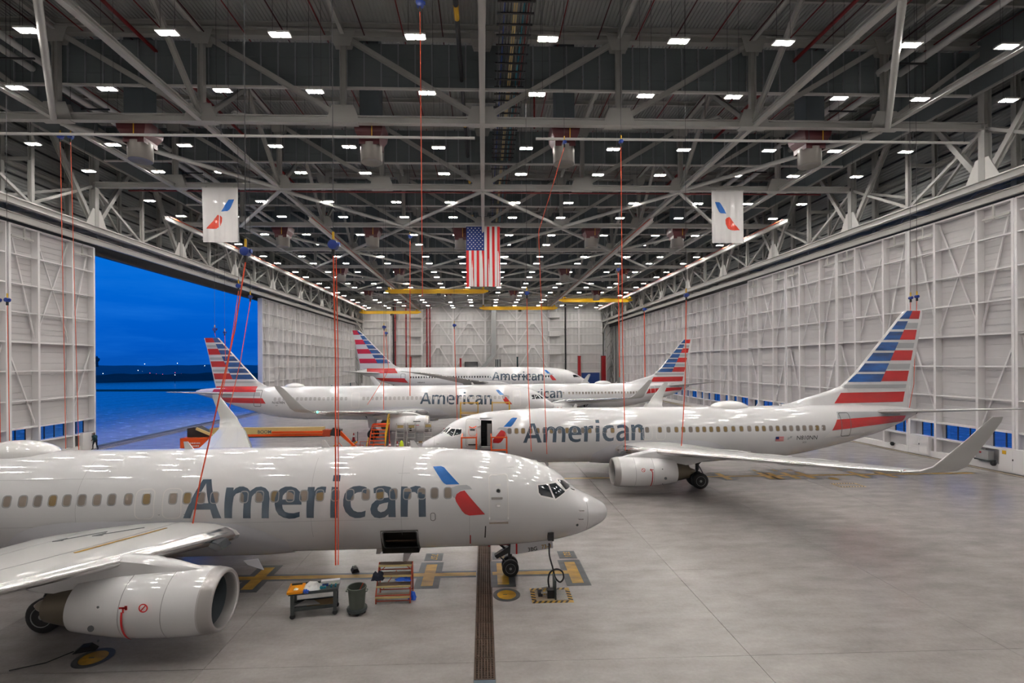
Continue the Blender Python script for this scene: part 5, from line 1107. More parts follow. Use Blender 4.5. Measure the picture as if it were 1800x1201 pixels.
decal('tail_stripe', [[(36.2, 5.45), (42, 5.45), (42, 5.1), (36.0, 4.95)]], BC.hw, 1, 'stripegrey', JC, 0.02, 0.15, 0.4)
for a, b, z0, z1 in ((4.36, 5.3, 3.55, 5.42), (13.15, 14.01, 3.5, 5.2), (24.01, 24.98, 3.55, 5.33), (35.9, 36.85, 3.72, 5.72)): decal('door_outline', ring(a, b, z0, z1, 0.16, 0.06), BC.hw, 1, 'outline' if a < 30 else 'line', JC, 0.025)
wx = [5.9 + 0.533 * i for i in range(54)]; wx = [x for x in wx if not any(a - 0.3 < x < b + 0.3 for a, b in ((13.15, 14.01), (24.01, 24.98)))]
multi('cabin_windows', [ring(x - 0.14, x + 0.14, 4.45, 4.83, 0.08, 0.035) for x in wx], BC.hw, 1, 'seam', JC, 0.028, 0.2); multi('window_shades', [[rrect(x - 0.1, x + 0.1, 4.49, 4.79, 0.06, 2)] for x in wx], BC.hw, 1, 'shadec', JC, 0.022, 0.2)
textdecal('N167AN', 0.42, 34.5, 4.08, -1, BC.hw, 1, 'line', JC, off=0.03); textdecal('827', 0.16, 34.05, 3.8, -1, BC.hw, 1, 'line', JC, off=0.03)

# ---- big wide jet at the far end (E)
BE = Body([(0, 3.62, 3.48, 0.02, 3.55), (0.15, 3.9, 3.25, 0.4, 3.58), (0.6, 4.3, 2.95, 0.9, 3.68), (1.3, 4.75, 2.65, 1.35, 3.85), (2, 5.2, 2.5, 1.65, 4.0), (3.76, 6.25, 2.3, 2.2, 4.4), (5, 6.85, 2.2, 2.5, 4.6), (6.4, 7.3, 2.12, 2.7, 4.8), (8.5, 7.62, 2.07, 2.83, 4.95), (11, 7.82, 2.05, 2.88, 5.02), (18, 7.95, 2.05, 2.88, 5.02), (40, 8.0, 2.1, 2.88, 5.02), (45, 8.0, 2.8, 2.55, 5.3), (50, 7.95, 4.1, 1.8, 5.9), (54, 7.8, 5.5, 1.0, 6.55), (57, 7.4, 6.6, 0.42, 7.0), (57.6, 7.2, 6.85, 0.25, 7.03)])
FE = Fin([(7.6, 46.0), (8.33, 48.1), (9.07, 49.1), (11, 51.0), (13, 52.95), (15, 54.85), (16.71, 56.4), (17.14, 57.2)], [(7.6, 56.7), (9.1, 56.95), (12, 57.6), (15, 58.25), (17.14, 58.72)], 0.08)
JE = thing('airliner', 'big wide jet at the far end by the back wall, nose to the right', 'airplane', (26.6, 120.2, 0), PI + 0.018)
inst('fuselage', BE.mesh('fuselage', 'plane'), JE)
WE = [(1.5, 19.2, 12.2, 3.2, 0.13, 0), (2.9, 20.4, 10.8, 3.4, 0.13, 0), (9.5, 25.2, 6.4, 4.35, 0.11, 0), (18, 31.0, 4.4, 5.6, 0.1, 0), (25, 36.0, 2.9, 6.7, 0.09, 0), (28, 39.2, 1.8, 7.2, 0.09, 0), (29.8, 42.2, 0.6, 7.5, 0.08, 0)]
SE = [(0.3, 50.5, 6.3, 6.6, 0.1, 0), (1.2, 51.5, 5.3, 6.65, 0.1, 0), (9.8, 57.2, 2.0, 7.2, 0.09, 0)]
for s_ in (1, -1):
    wg = wing('wing', WE, s_, 'wing', JE); slat('leading_edge', WE[1:6], s_, 'polish', wg, 0.02)
    wing('stabilizer', SE, s_, 'wing', JE); en = engine(JE, 19.5, s_ * 9.9, 2.35, 1.6, 3.4, True, 'nacelle', False)
    MB().grid([[(x, s_ * 9.9 + hw_ * cx, zc) for cx, zc in ((-1, zb_), (-1, zt_ - 0.1), (0, zt_), (1, zt_ - 0.1), (1, zb_))] for x, zt_, zb_, hw_ in ((21, 4.2, 3.9, 0.05), (23, 4.7, 3.5, 0.4), (26, 4.8, 3.5, 0.4), (29, 4.5, 4.0, 0.3))]).build('pylon', 'nacelle', en)
    for x in (27.6, 29.0): gear(JE, x, 3.5, 0.68, 0.5, [s_ * 4.3, s_ * 5.5], True)
    for pol in ([(4.75, 5.98), (3.9, 5.95), (3.35, 5.42), (4.6, 5.38)], [(3.75, 5.9), (3.35, 5.75), (2.75, 5.3), (3.2, 5.38)]): decal('cockpit_pane', [pol], BE.hw, s_, 'glass', JE, 0.03, 0.15, 0.2)
fairing(BE, JE, [(17.5, 3.2, 0.2), (19.5, 4.0, 1), (22, 4.3, 1), (30, 4.3, 1), (33, 3.8, 0.8), (35, 3.2, 0.2)], 1.5)
inst('vertical_fin', FE.mesh([7.6, 8.3, 9, 10, 11.5, 13, 15, 16.5, 17.14], 'plane'), JE); gear(JE, 5.6, 2.6, 0.5, 0.35, [-0.35, 0.35], False)
for x in (43.5, 36): blade(BE, JE, x, 0.5, 0.6)
wordmark(BE, 1, JE, 24.72, -1, 0, 1.425, 4.72, off=0.03); emblem(BE, 1, JE, 4.15, 0.02, 1.43, 6.0, 4.72, off=0.03)
zr = [(17.12, 16.1), (15.82, 14.86), (14.66, 13.75), (13.5, 12.6), (12.36, 11.47), (11.15, 10.3), (10.0, 9.08)]
stripes(FE, 1, JE, zr, [(17.12, 16.05), (14.85, 13.7), (12.55, 11.42), (10.2, 9.1)], lambda z: FE.le(z)[0] + 0.25, lin(17.12, 57.53, 9.08, 52.5), lambda z: FE.te(z)[0] - 0.15, off=0.05)
decal('tail_stripe', [[(48.2, 7.82), (55.1, 7.82), (55.0, 7.2), (47.8, 7.2)]], lambda x, z: max(BE.hw(x, z), FE.y(x, z)), 1, 'red', JE, 0.05, 0.1, 0.5)
decal('tail_stripe', [[(47.75, 7.18), (55.0, 7.18), (54.8, 6.66), (47.35, 6.62)]], BE.hw, 1, 'red', JE, 0.05, 0.15, 0.5)
decal('tail_stripe', [[(53.1, 5.5), (45.7, 5.4), (44.8, 4.3), (51.2, 4.75)]], BE.hw, 1, 'red', JE, 0.05, 0.2, 0.5)
wx = [10.9 + 0.64 * i for i in range(53)]; multi('cabin_windows', [[rrect(x - 0.15, x + 0.15, 5.42, 5.88, 0.08, 2)] for x in wx if not 23.2 < x < 24.6], BE.hw, 1, 'glass', JE, 0.03, 0.25)
for a, b, z0, z1 in ((7.1, 8.1, 4.2, 6.25), (22.9, 23.9, 4.2, 6.2), (45.5, 46.6, 4.6, 6.5)): decal('door_outline', ring(a, b, z0, z1, 0.2, 0.08), BE.hw, 1, 'outline' if a < 40 else 'line', JE, 0.04)
textdecal('N806AA', 0.5, 42.6, 4.2, -1, BE.hw, 1, 'line', JE, off=0.05)
# ================================================================ LAMPS, DUCTS, PIPES, CRANES
def lamp0():
    P = thing('high_bay_lamp', 'x', 'lamp', group='twin panel high bay lamps')
    MB().box((0, 0, 0.09), (1.16, 0.5, 0.1)).box((0, 0, 0.17), (0.5, 0.3, 0.08)).build('housing', 'steel_l', P)
    lm = MB().box((0, 0, 0.025), (0.40, 0.34, 0.03)).mesh('lens', 'lens')
    for x in (-0.28, 0.28): inst('lens', lm, P, (x, 0, 0))
    MB().tube([(-0.4, 0, 0.14), (-0.4, 0, 7.85)], 0.012, 4).tube([(0.4, 0, 0.14), (0.4, 0, 7.85)], 0.012, 4).build('hanger', 'wire', P)
    return P
lp = lamp0(); first = True
LXa = [3.75, 11.3, 17.45, 25.0, 30.85, 37.3]; LXb = [3.75, 9.85, 17.45, 25.0, 30.85, 37.3]
r_ = 0
for k in range(-2, 10):
    for j, dy in enumerate((3.95, 9.6)):
        y = Y0 + BAY * k + dy
        if y < 4 or y > 160: continue
        X = sorted([s_ * x for x in (LXa if k < 2 else LXb) for s_ in (-1, 1)])
        for i, x in enumerate(X):
            if 18.5 < y < 28.5 and 0: continue
            o_ = lp if first else copy_tree(lp); first = False
            o_.location = (x, y, 27.2); o_['label'] = 'white twin panel high bay lamp, %s from left in row %s from gallery' % (ORD[i], ORD[r_])
        r_ += 1
def roof_fan(x, y, label):
    P = thing('roof_fan', label, 'fan', (x, y, 0), group='maroon and silver roof fan units')
    MB().box((0, 0, 31.2), (1.5, 1.5, 7.2)).build('duct', 'duct', P)
    m_ = MB(); rows = []
    for z, h_ in ((27.7, 1.15), (27.0, 1.05), (26.5, 0.8), (26.1, 0.8)): rows.append([(-h_, -h_, z), (h_, -h_, z), (h_, h_, z), (-h_, h_, z)])
    m_.grid(rows, closed=True).add(rows[0], [(0, 1, 2, 3)]); m_.build('transition', 'maroon', P)
    MB().lathe([(26.3, 0.86), (25.0, 0.86), (24.95, 0.82), (25.1, 0.1)], n=28).build('fan_drum', 'spun', P, smooth=True)
    MB().box((0.3, -1.2, 27), (0.05, 0.05, 1.2)).build('conduit', 'yellow', P)
for x, y, t_ in ((-27, 39.1, 'near the left end of the nearest fan row'), (-8.9, 39.1, 'left of the central tie in the nearest fan row'), (6.6, 39.1, 'right of the central tie in the nearest fan row'), (27, 39.1, 'near the right end of the nearest fan row'),
                 (-27.4, 67.2, 'by the left logo banner in the next row'), (-15.2, 67.2, 'between banner and flag in the next row'), (-3.1, 68.4, 'tucked behind the left edge of the flag'), (15.1, 67.2, 'between flag and right logo banner in the next row'), (27.3, 67.2, 'by the right logo banner in the next row'),
                 (-27.7, 95.2, 'left outer unit of the third row'), (-16.4, 95.2, 'left inner unit of the third row'), (16, 95.2, 'right inner unit of the third row'), (27.7, 95.2, 'right outer unit of the third row'),
                 (-29, 123.2, 'left outer unit of the far row'), (-8.8, 123.2, 'left inner unit of the far row'), (7.6, 123.2, 'right inner unit of the far row'), (29, 123.2, 'right outer unit of the far row')):
    roof_fan(x, y, 'maroon and silver roof fan unit, ' + t_)
sp = thing('sprinkler_piping', 'dark red sprinkler piping running under the roof deck', 'pipework', (0, 0, 0))
for i in range(27):
    x = -39 + 3 * i; MB().tube([(x, 3, 34.0), (x, 162, 34.0)], 0.05, 5).build('branch_pipe', 'redpipe' if i % 2 else 'maroon', sp)
for x in (-25, 25): MB().tube([(x, 3, 32.9), (x, 162, 32.9)], 0.14, 8).build('main_pipe', 'redpipe', sp)
for y, z in ((53.2, 27.6), (39.0, 32.0)): MB().tube([(5 if y < 40 else -38, y, z), (38, y, z)], 0.08, 6).build('cross_pipe', 'redpipe', sp)
MB().tube([(5, 39, 32), (4.2, 39, 30.5), (4.2, 39, 27.8)], 0.08, 6).build('drop_pipe', 'redpipe', sp)
ip = thing('insulated_pipes', 'paired white insulated pipes under the roof near the right wall', 'pipework', (0, 0, 0))
for x in (31.9, 33.7): MB().tube([(x, 4, 32.0), (x, 160, 32.0)], 0.28, 10).build('pipe_run', 'insul', ip, smooth=True)
for k in range(12): MB().box((32.8, 8 + 7 * k, 31.6), (2.6, 0.1, 0.12)).build('hanger', 'darkmetal', ip)
ip = thing('insulated_pipes', 'paired white insulated pipes under the roof near the left wall', 'pipework', (0, 0, 0))
for x in (-32.8, -34.2): MB().tube([(x, 4, 31.4), (x, 160, 31.4)], 0.24, 10).build('pipe_run', 'insul', ip, smooth=True)
for k in range(12): MB().box((-33.5, 8 + 7 * k, 31.0), (2.4, 0.1, 0.12)).build('hanger', 'darkmetal', ip)
ct = thing('cable_tray', 'dark ladder cable tray with coloured cables beside the central tie', 'tray', (2.1, 0, 30.6))
for x in (-0.95, 0.95): MB().box((x, 83, 0), (0.06, 158, 0.14)).build('side_rail', 'black', ct)
rm = MB().box((0, 0, 0), (2.3, 0.12, 0.08)).mesh('rung', 'black')
for i in range(70): inst('rung', rm, ct, (0, 14 + 1.0 * i if i < 40 else 54 + 3.4 * (i - 40), -0.05))
for i, (x, mt) in enumerate(((-0.7, 'reel'), (-0.5, 'wire'), (-0.3, 'wire'), (-0.1, 'cream'), (0.05, 'cream'), (0.3, 'wire'), (0.5, 'teal'), (0.62, 'wire'), (0.78, 'redpipe'))):
    MB().tube([(x, 4, 0.05), (x, 161, 0.05)], 0.05, 5).build('cable', mt, ct)
dp = thing('black_conduit', 'black roof pipe with yellow bands left of the central tie', 'pipe', (-1.6, 0, 31.0))
MB().tube([(0, 4, 0), (0, 161, 0)], 0.16, 8).build('pipe_run', 'black', dp, smooth=True)
for k in range(8): MB().tube([(0, 30 + 14 * k, 0), (0, 31.2 + 14 * k, 0)], 0.175, 8).build('band', 'yellow', dp)
for xa, xb, t_ in ((-39.5, -0.6, 'left'), (4.2, 39.4, 'right')):
    P = thing('trolley_rail', 'slim pale rail hung under the second truss, %s half' % t_, 'rail', (0, 37.9, 26.45)); MB().box(((xa + xb) / 2, 0, 0), (xb - xa, 0.14, 0.16)).build('rail', 'steel_l', P)
    for i in range(9): MB().box((xa + 0.5 + (xb - xa - 1) * i / 8, -0.1, 0.45), (0.04, 0.04, 0.8)).build('hanger', 'wire', P)
for x, y, rz, t_ in ((-19.7, 41.5, 0.9, 'slanted grey tube heater under the roof left of centre'), (19.4, 41.5, -0.9, 'slanted grey tube heater under the roof right of centre')):
    P = thing('tube_heater', t_, 'heater', (x, y, 29.6), rz); MB().prism([(-1.3, 0), (1.3, 0), (1.3, 0.1), (-1.3, 0.1)], 'y', -0.35, 0.35).build('reflector', 'steel', P); MB().tube([(-1.3, 0, -0.1), (1.3, 0, -0.1)], 0.1, 8).build('tube', 'hub', P)
    MB().tube([(0, 0, 0.1), (0, 0, 4.6)], 0.02, 4).build('hanger', 'wire', P)
gp = thing('gas_pipe', 'thin yellow pipe crossing the roof from left to right', 'pipe', (0, 43.2, 34.2)); MB().tube([(-38, 0, 0), (38, 0, 0)], 0.06, 6).build('pipe_run', 'yellow', gp)
MB().tube([(-38, 28, 0), (38, 28, 0)], 0.06, 6).build('pipe_run', 'yellow', gp)

for x in (-38.6, -21.3, 0, 21.3, 38.6):
    P = struct('crane_runway', (x, 0, 26.75), 'pale crane runway beam under the trusses')
    MB().ibeam((0, 60, 0), (0, 161, 0), 0.3, 0.5, 0.06).build('beam', 'steel_l', P)
    for k in range(3, 10): MB().box((0, Y0 + BAY * k, 0.4), (0.12, 0.2, 0.5)).build('hanger', 'steel', P)
    if x: MB().box((-0.35 * x / 21.3, 110, 0.1), (0.06, 100, 0.1)).build('conductor_bar', 'burnt', P)
def crane(y, z, xa, xb, label):
    P = thing('bridge_crane', label, 'crane', ((xa + xb) / 2, y, z)); L = xb - xa
    g = MB().ibeam((-L / 2, 0, 0), (L / 2, 0, 0), 0.75, 0.95, 0.1).build('girder', 'crane', P)
    for s_ in (-1, 1):
        e_ = MB().box((s_ * L / 2, 0, 0.5), (0.5, 4.0, 0.35)).build('end_truck', 'crane', P)
        for dy in (-1.5, 1.5): MB().lathe([(-0.1, 0.2), (0.1, 0.2)], (s_ * L / 2 + 0.0, dy, 0.75), 'x', 12).build('wheel', 'darkmetal', e_)
        MB().prism([(s_ * L / 2, -0.45), (s_ * (L / 2 + 1.2), -0.1), (s_ * (L / 2 + 1.2), 0.25), (s_ * L / 2, 0.45)], 'y', -0.3, 0.3).build('end_bracket', 'crane', P)
    h = MB().box((0.4, 0, -0.72), (0.9, 0.6, 0.5)).build('hoist', 'darkmetal', P); MB().tube([(0.4, 0, -0.9), (0.4, 0, -1.5)], 0.03, 5).build('chain', 'wire', h)
crane(112, 25.55, -21.3, 0.0, 'yellow bridge crane hanging just below the national flag')
crane(128, 25.55, 21.3, 38.6, 'yellow bridge crane under the roof near the right girder')
crane(157, 25.55, -38.6, -21.3, 'yellow bridge crane at the far left by the back wall')
crane(146, 25.55, 0.0, 21.3, 'yellow bridge crane in front of the back wall right of the flag')

# ================================================================ BANNERS AND FLAG
def cloth(x0, x1, z0, z1, y, amp, nx=28, nz=14, seed=0):
    rows = []
    for j in range(nz + 1):
        z = z1 + (z0 - z1) * j / nz; t_ = j / nz
        rows.append([(x0 + (x1 - x0) * i / nx + 0.10 * t_ * math.sin(seed + 0.5), y + amp * t_ ** 0.5 * (math.sin(i * 0.9 + seed) + 0.5 * math.sin(i * 2.3 + seed * 2)), z) for i in range(nx + 1)])
    return rows
def ysurf(x0, x1, z0, z1, y, amp, seed):
    def f(x, z):
        t_ = max(0, (z1 - z) / (z1 - z0)); i = (x - x0) / (x1 - x0) * 28; return -(y + amp * t_ ** 0.5 * (math.sin(i * 0.9 + seed) + 0.5 * math.sin(i * 2.3 + seed * 2)))
    return f
def banner(x0, x1, z0, z1, y, flip, label, seed):
    P = thing('logo_banner', label, 'banner', (0, 0, 0)); c_ = MB().grid(cloth(x0, x1, z0, z1, y, 0.05, seed=seed)).build('cloth', 'banner', P, smooth='all', fix=False)
    W_, H_ = x1 - x0, z1 - z0
    bl = [(0.53, 0.565), (0.74, 0.565 + 0.215), (0.77, 0.785), (0.90, 0.785), (0.83, 0.68), (0.76, 0.60), (0.71, 0.57)]
    rd = [(0.12, 0.245), (0.44, 0.50), (0.52, 0.485), (0.56, 0.45), (0.55, 0.37), (0.49, 0.28), (0.40, 0.245)]
    sf = ysurf(x0, x1, z0, z1, y, 0.05, seed)
    for poly, mt in ((bl, 'bannerblue'), (rd, 'bannerred')):
        decal('emblem', [[(x0 + (1 - a if flip else a) * W_, z0 + b * H_) for a, b in poly]], sf, -1, mt, P, 0.02, 0.2, 0.14)
    MB().box(((x0 + x1) / 2, y, z1 + 0.02), (W_ + 0.1, 0.08, 0.1)).build('top_bar', 'steel_l', P); MB().box((x0 + 0.4, y + 0.12, z1 + 0.09), (0.08, 0.4, 0.12)).box((x1 - 0.4, y + 0.12, z1 + 0.09), (0.08, 0.4, 0.12)).build('hanger', 'steel', P)
banner(-29.1, -25.43, 21.55, 27.2, 51.1, False, 'white banner with blue and red logo hanging near the left girder', 0.4)
banner(24.53, 27.98, 21.6, 27.2, 51.1, True, 'white banner with blue and red logo hanging near the right girder', 2.1)
FX0, FX1, FZ0, FZ1, FY = -2.25, 2.25, 19.14, 27.25, 65.0
P = thing('national_flag', 'large stars and stripes flag hanging upright from the roof truss', 'flag', (0, 0, 0))
MB().grid(cloth(FX0, FX1, FZ0, FZ1, FY, 0.04, seed=1)).build('cloth', 'flagwhite', P, smooth='all', fix=False)
sf = ysurf(FX0, FX1, FZ0, FZ1, FY, 0.04, 1); sw = (FX1 - FX0) / 13; zc_ = FZ1 - (FZ1 - FZ0) * 0.4; xc_ = FX0 + sw * 7
for i in range(0, 13, 2):
    a, b = FX0 + sw * i, FX0 + sw * (i + 1); top = FZ1 if a >= xc_ - 1e-6 else zc_
    decal('stripe', [[(a, top), (b, top), (b, FZ0), (a, FZ0)]], sf, -1, 'flagred', P, 0.012, 0.5, 0.12)
decal('canton', [[(FX0, FZ1), (xc_, FZ1), (xc_, zc_), (FX0, zc_)]], sf, -1, 'flagblue', P, 0.016, 0.5, 0.12)
stars = []
cw, chh = xc_ - FX0, FZ1 - zc_
for i in range(11):
    for j in range(5 if i % 2 == 0 else 4):
        x = FX0 + cw * ((j * 2 + (1 if i % 2 == 0 else 2)) / 10); z = FZ1 - chh * (i + 1) / 12
        stars.append([[(x + (0.115 if q % 2 == 0 else 0.046) * math.sin(PI * q / 5), z + (0.115 if q % 2 == 0 else 0.046) * math.cos(PI * q / 5)) for q in range(10)]])
multi('stars', stars, sf, -1, 'flagwhite', P, 0.022, 5)
MB().box((0, FY, FZ1 + 0.03), (4.7, 0.1, 0.12)).build('top_bar', 'steel_l', P)

# ================================================================ FALL ARREST REELS
def reel(x, y, z, ztop, pts, label, r_=0.26, wr=0.02, two=False):
    P = thing('fall_arrest_reel', label, 'reel', (x, y, z)); r_ *= 0.72
    MB().lathe([(-0.14, r_ * 0.7), (-0.12, r_), (0.12, r_), (0.14, r_ * 0.7)], (0, 0, 0), 'y', 18).lathe([(0.0, r_ * 0.5), (r_ * 0.6, r_ * 0.45)], (r_ * 0.8, 0, 0.02), 'x', 12).build('housing', 'reel', P, smooth=True)
    MB().tube([(0, 0, r_ - 0.02), (0, 0, r_ + 0.3)], 0.045, 6).build('carabiner', 'yellow', P); MB().box((0, 0, -r_ - 0.1), (0.1, 0.1, 0.25)).build('swivel', 'dark', P)
    MB().tube([(0, 0, r_ + 0.3), (0, 0, ztop - z)], 0.014, 5).build('hanging_cable', 'wire', P)
    L_ = [(0, 0, -r_ - 0.2)] + [(a - x, b - y, c - z) for a, b, c in pts]
    MB().tube(L_, wr, 6).build('tag_line', 'web', P)
    if two: MB().tube([(a + 0.09, b + 0.02, c) for a, b, c in L_], wr * 0.7, 6).build('tag_line', 'web', P)
reel(-2.95, 23.2, 26.0, 35.02, [(-2.9, 23.2, 12)], 'blue reel at the top of the picture left of the central tie')
reel(-5.42, 17.7, 13.1, 35.02, [(-5.38, 17.75, 9), (-5.4, 17.7, 1.5)], 'blue reel over the lettering of the nearest jet with a long double orange line', 0.24, 0.026, True)
reel(-8.55, 17.7, 12.85, 35.02, [(-8.85, 17.5, 10), (-10.2, 17.7, 4.6), (-10.55, 17.85, 3.05)], 'blue reel whose orange line slants to the wing root of the nearest jet', 0.22, 0.024)
reel(-18.9, 38, 14.9, 35.02, [(-19.6, 37.8, 9), (-20.2, 37.5, 5.2)], 'upper blue reel above the far wing tip of the nearest jet', 0.24, 0.026)
reel(-18.2, 38.4, 14.1, 35.02, [(-18.9, 38.2, 9), (-19.6, 37.7, 5.0)], 'lower blue reel above the far wing tip of the nearest jet', 0.2, 0.026)
reel(-33.5, 39.5, 27.0, 35.02, [(-33.2, 39.5, 2.2)], 'left reel of the high pair by the left girder')
reel(-32.7, 39.5, 27.0, 35.02, [(-32.2, 39.5, 2.0)], 'right reel of the high pair by the left girder')
for dx, t_ in ((-33.1, 'first'), (-32.5, 'second')): reel(dx + 0.1, 34, 13.3, 35.02, [(dx + 0.2, 34, 3.4)], '%s small blue reel hanging before the left door leaf' % t_, 0.2, 0.02)
reel(-34.1, 34, 13.4, 35.02, [(-34, 34, 4)], 'blue reel at the left edge of the picture before the door', 0.2, 0.02)
reel(-33.0, 60.5, 13.2, 35.02, [(-32.9, 60.5, 12.3)], 'left of two small reels over the striped tail of the third jet', 0.3, 0.03)
reel(-31.8, 60.5, 12.8, 35.02, [(-31.7, 60.5, 9.4)], 'right of two small reels over the striped tail of the third jet', 0.22, 0.03)
reel(33.1, 36.4, 13.7, 35.02, [(32.9, 36.5, 7), (32.2, 36.6, 4.2)], 'left of two blue reels above the striped tail of the second jet', 0.16, 0.02)
reel(33.6, 36.4, 13.8, 35.02, [(33.4, 36.5, 7), (32.9, 36.6, 4.0)], 'right of two blue reels above the striped tail of the second jet', 0.16, 0.02)
reel(13.6, 32.0, 13.3, 35.02, [(13.5, 32, 7.5), (13.35, 32, 5), (13.1, 32.0, 1.5)], 'blue reel whose orange line ends by the engine of the second jet', 0.2, 0.03)
reel(33.6, 100, 20, 35.02, [(33.7, 100, 4)], 'blue reel before the far right doors', 0.5, 0.1)
reel(9.7, 33.6, 24.3, 35.02, [(9.75, 33.6, 10), (9.9, 33.6, 2.6)], 'high blue reel right of the flag with a long orange line', 0.2, 0.03)
reel(3.05, 33.8, 13.7, 35.02, [(3.1, 33.8, 8), (3.3, 33.8, 2.6)], 'blue reel whose line hangs over the first letter of the second jet', 0.2, 0.028)
reel(5.75, 33.8, 24.3, 35.02, [(3.9, 33.8, 18), (4.4, 33.8, 2.4)], 'high blue reel right of the central tie, line over the second jet', 0.18, 0.024)
reel(-11.8, 57.8, 13.2, 35.02, [(-11.9, 57.8, 3.4)], 'upper blue reel over the wing of the third jet', 0.26, 0.04)
reel(-11.6, 58, 12.5, 35.02, [(-11.3, 58, 8), (-13.8, 57.8, 4.0)], 'lower blue reel over the wing of the third jet', 0.22, 0.03)
reel(-3.5, 58, 13.4, 35.02, [(-3.2, 58, 1.9)], 'blue reel in front of the far wall brace, line over the third jet', 0.26, 0.04)
reel(-8.7, 58, 24, 35.02, [(-8.8, 58, 5)], 'high blue reel left of the flag with a long orange line', 0.3, 0.045)
reel(16.9, 60, 20.5, 35.02, [(17, 60, 7)], 'blue reel with a thick orange line right of the far wall', 0.3, 0.06)

# ================================================================ GROUND EQUIPMENT
# power pit
P = thing('power_pit', 'open grey power pit with valves and lid inside the hatched frame', 'pit', (2.5, 18.2, 0))
MB().box((0, 0, 0.003), (1.2, 0.85, 0.012)).build('pit_plate', 'rail', P)
for i in range(9): MB().box((0.2 + 0.045 * i, 0, 0.014), (0.022, 0.8, 0.014)).build('grille_bar', 'hub', P)
MB().box((0.12, -0.05, 0.36), (0.05, 0.7, 0.7)).build('raised_lid', 'plastic', P)
MB().tube([(-0.3, 0.1, 0.02), (-0.3, 0.1, 0.25), (-0.1, 0.1, 0.28)], 0.05, 8).tube([(-0.15, -0.2, 0.02), (-0.15, -0.2, 0.2), (-0.4, -0.2, 0.2)], 0.045, 8).build('pipework', 'satin', P, smooth=True)
MB().box((-0.05, -0.15, 0.16), (0.25, 0.25, 0.3)).box((-0.42, 0.02, 0.08), (0.16, 0.3, 0.14)).build('valve_block', 'black', P)
MB().box((-0.28, -0.12, 0.17), (0.07, 0.2, 0.07)).build('valve_handle', 'yellow', P)
cb = [(2.48, 18.35, 0.05), (2.42, 18.4, 0.45), (2.5, 18.45, 0.75), (2.75, 18.5, 0.86), (2.98, 18.5, 0.75), (3.02, 18.5, 0.5), (2.88, 18.5, 0.36), (2.7, 18.48, 0.55), (2.6, 18.5, 0.95), (2.5, 18.6, 1.35), (2.5, 18.68, 1.85)]
sp_ = []
for i in range(len(cb) - 1):
    p0, p1, p2, p3 = [Vector(cb[max(0, min(len(cb) - 1, i + d))]) for d in (-1, 0, 1, 2)]
    for q in range(6):
        t_ = q / 6; sp_.append(0.5 * ((2 * p1) + (p2 - p0) * t_ + (2 * p0 - 5 * p1 + 4 * p2 - p3) * t_ * t_ + (3 * p1 - p0 - 3 * p2 + p3) * t_ ** 3))
tag(MB().tube(sp_, 0.032, 8).build('power_cable', 'black', smooth=True), 'black power cable looping from the floor pit up to the nose', 'cable')
# work cart
P = thing('work_cart', 'charcoal rolling work cart with an amber tray under the nearest jet', 'cart', (-6.0, 17.28, 0), 0.19)
MB().box((0, 0, 0.86), (1.62, 0.70, 0.05)).box((0, 0.33, 0.92), (1.62, 0.04, 0.1)).box((0, -0.33, 0.9), (1.62, 0.04, 0.05)).build('worktop', 'plastic', P)
MB().box((0, 0, 0.30), (1.5, 0.64, 0.05)).box((0, -0.3, 0.34), (1.5, 0.04, 0.09)).box((0, 0.3, 0.34), (1.5, 0.04, 0.09)).build('shelf', 'plastic', P)
for sx in (-1, 1):
    for sy in (-1, 1):
        l_ = MB().box((sx * 0.70, sy * 0.28, 0.50), (0.11, 0.09, 0.72)).build('leg', 'plastic', P)
        MB().lathe([(-0.03, 0.07), (-0.02, 0.085), (0.02, 0.085), (0.03, 0.07)], (sx * 0.70, sy * 0.28, 0.085), 'y', 14).build('caster', 'dark', l_)
C_ = Matrix.Rotation(0.19, 4, 'Z')
def oncart(x, y, z): v = C_ @ Vector((x, y, z)); return (v.x - 6.0, v.y + 17.28, v.z)
P = thing('amber_tray', 'amber plastic tool tray on the left end of the work cart', 'tray', oncart(-0.62, 0, 0.885), 0.19)
MB().box((0, 0, 0.012), (0.46, 0.72, 0.024)).build('base', 'tray', P)
for x, y, a, b in ((-0.23, 0, 0.03, 0.72), (0.22, 0, 0.10, 0.72), (0, 0.35, 0.46, 0.03), (0, -0.35, 0.46, 0.03)): MB().box((x, y, 0.045), (a, b, 0.07)).build('rim', 'tray', P)
def crumple(nm, label, cat, mt, loc, sx, sy, sz, seed, n=9):
    rr = random.Random(seed); rows = []
    for j in range(n + 1):
        row = []
        for i in range(n + 1):
            u, v = i / n * 2 - 1, j / n * 2 - 1; e_ = max(0, 1 - max(abs(u), abs(v)) ** 2); row.append((u * sx * (0.85 + 0.3 * rr.random()), v * sy * (0.85 + 0.3 * rr.random()), 0.004 + sz * e_ ** 0.5 * (0.25 + 0.75 * rr.random())))
        rows.append(row)
    m_ = MB().grid(rows); rim = rows[0] + [r[-1] for r in rows[1:]] + rows[-1][::-1][1:] + [r[0] for r in rows[::-1]][1:-1]
    return tag(m_.build(nm, mt, None, loc=loc, smooth='all'), label, cat)
crumple('rag', 'heap of white rags on the middle of the work cart', 'rag', 'rag', oncart(-0.08, 0.02, 0.885), 0.30, 0.26, 0.22, 4)
crumple('glove', 'crumpled blue glove hanging at the front edge of the cart', 'glove', 'bluerag', oncart(-0.27, -0.27, 0.885), 0.12, 0.1, 0.1, 8, 6)
crumple('rag', 'small white scrap lying in the amber tray', 'rag', 'rag', oncart(-0.62, -0.05, 0.91), 0.07, 0.06, 0.06, 5, 5)
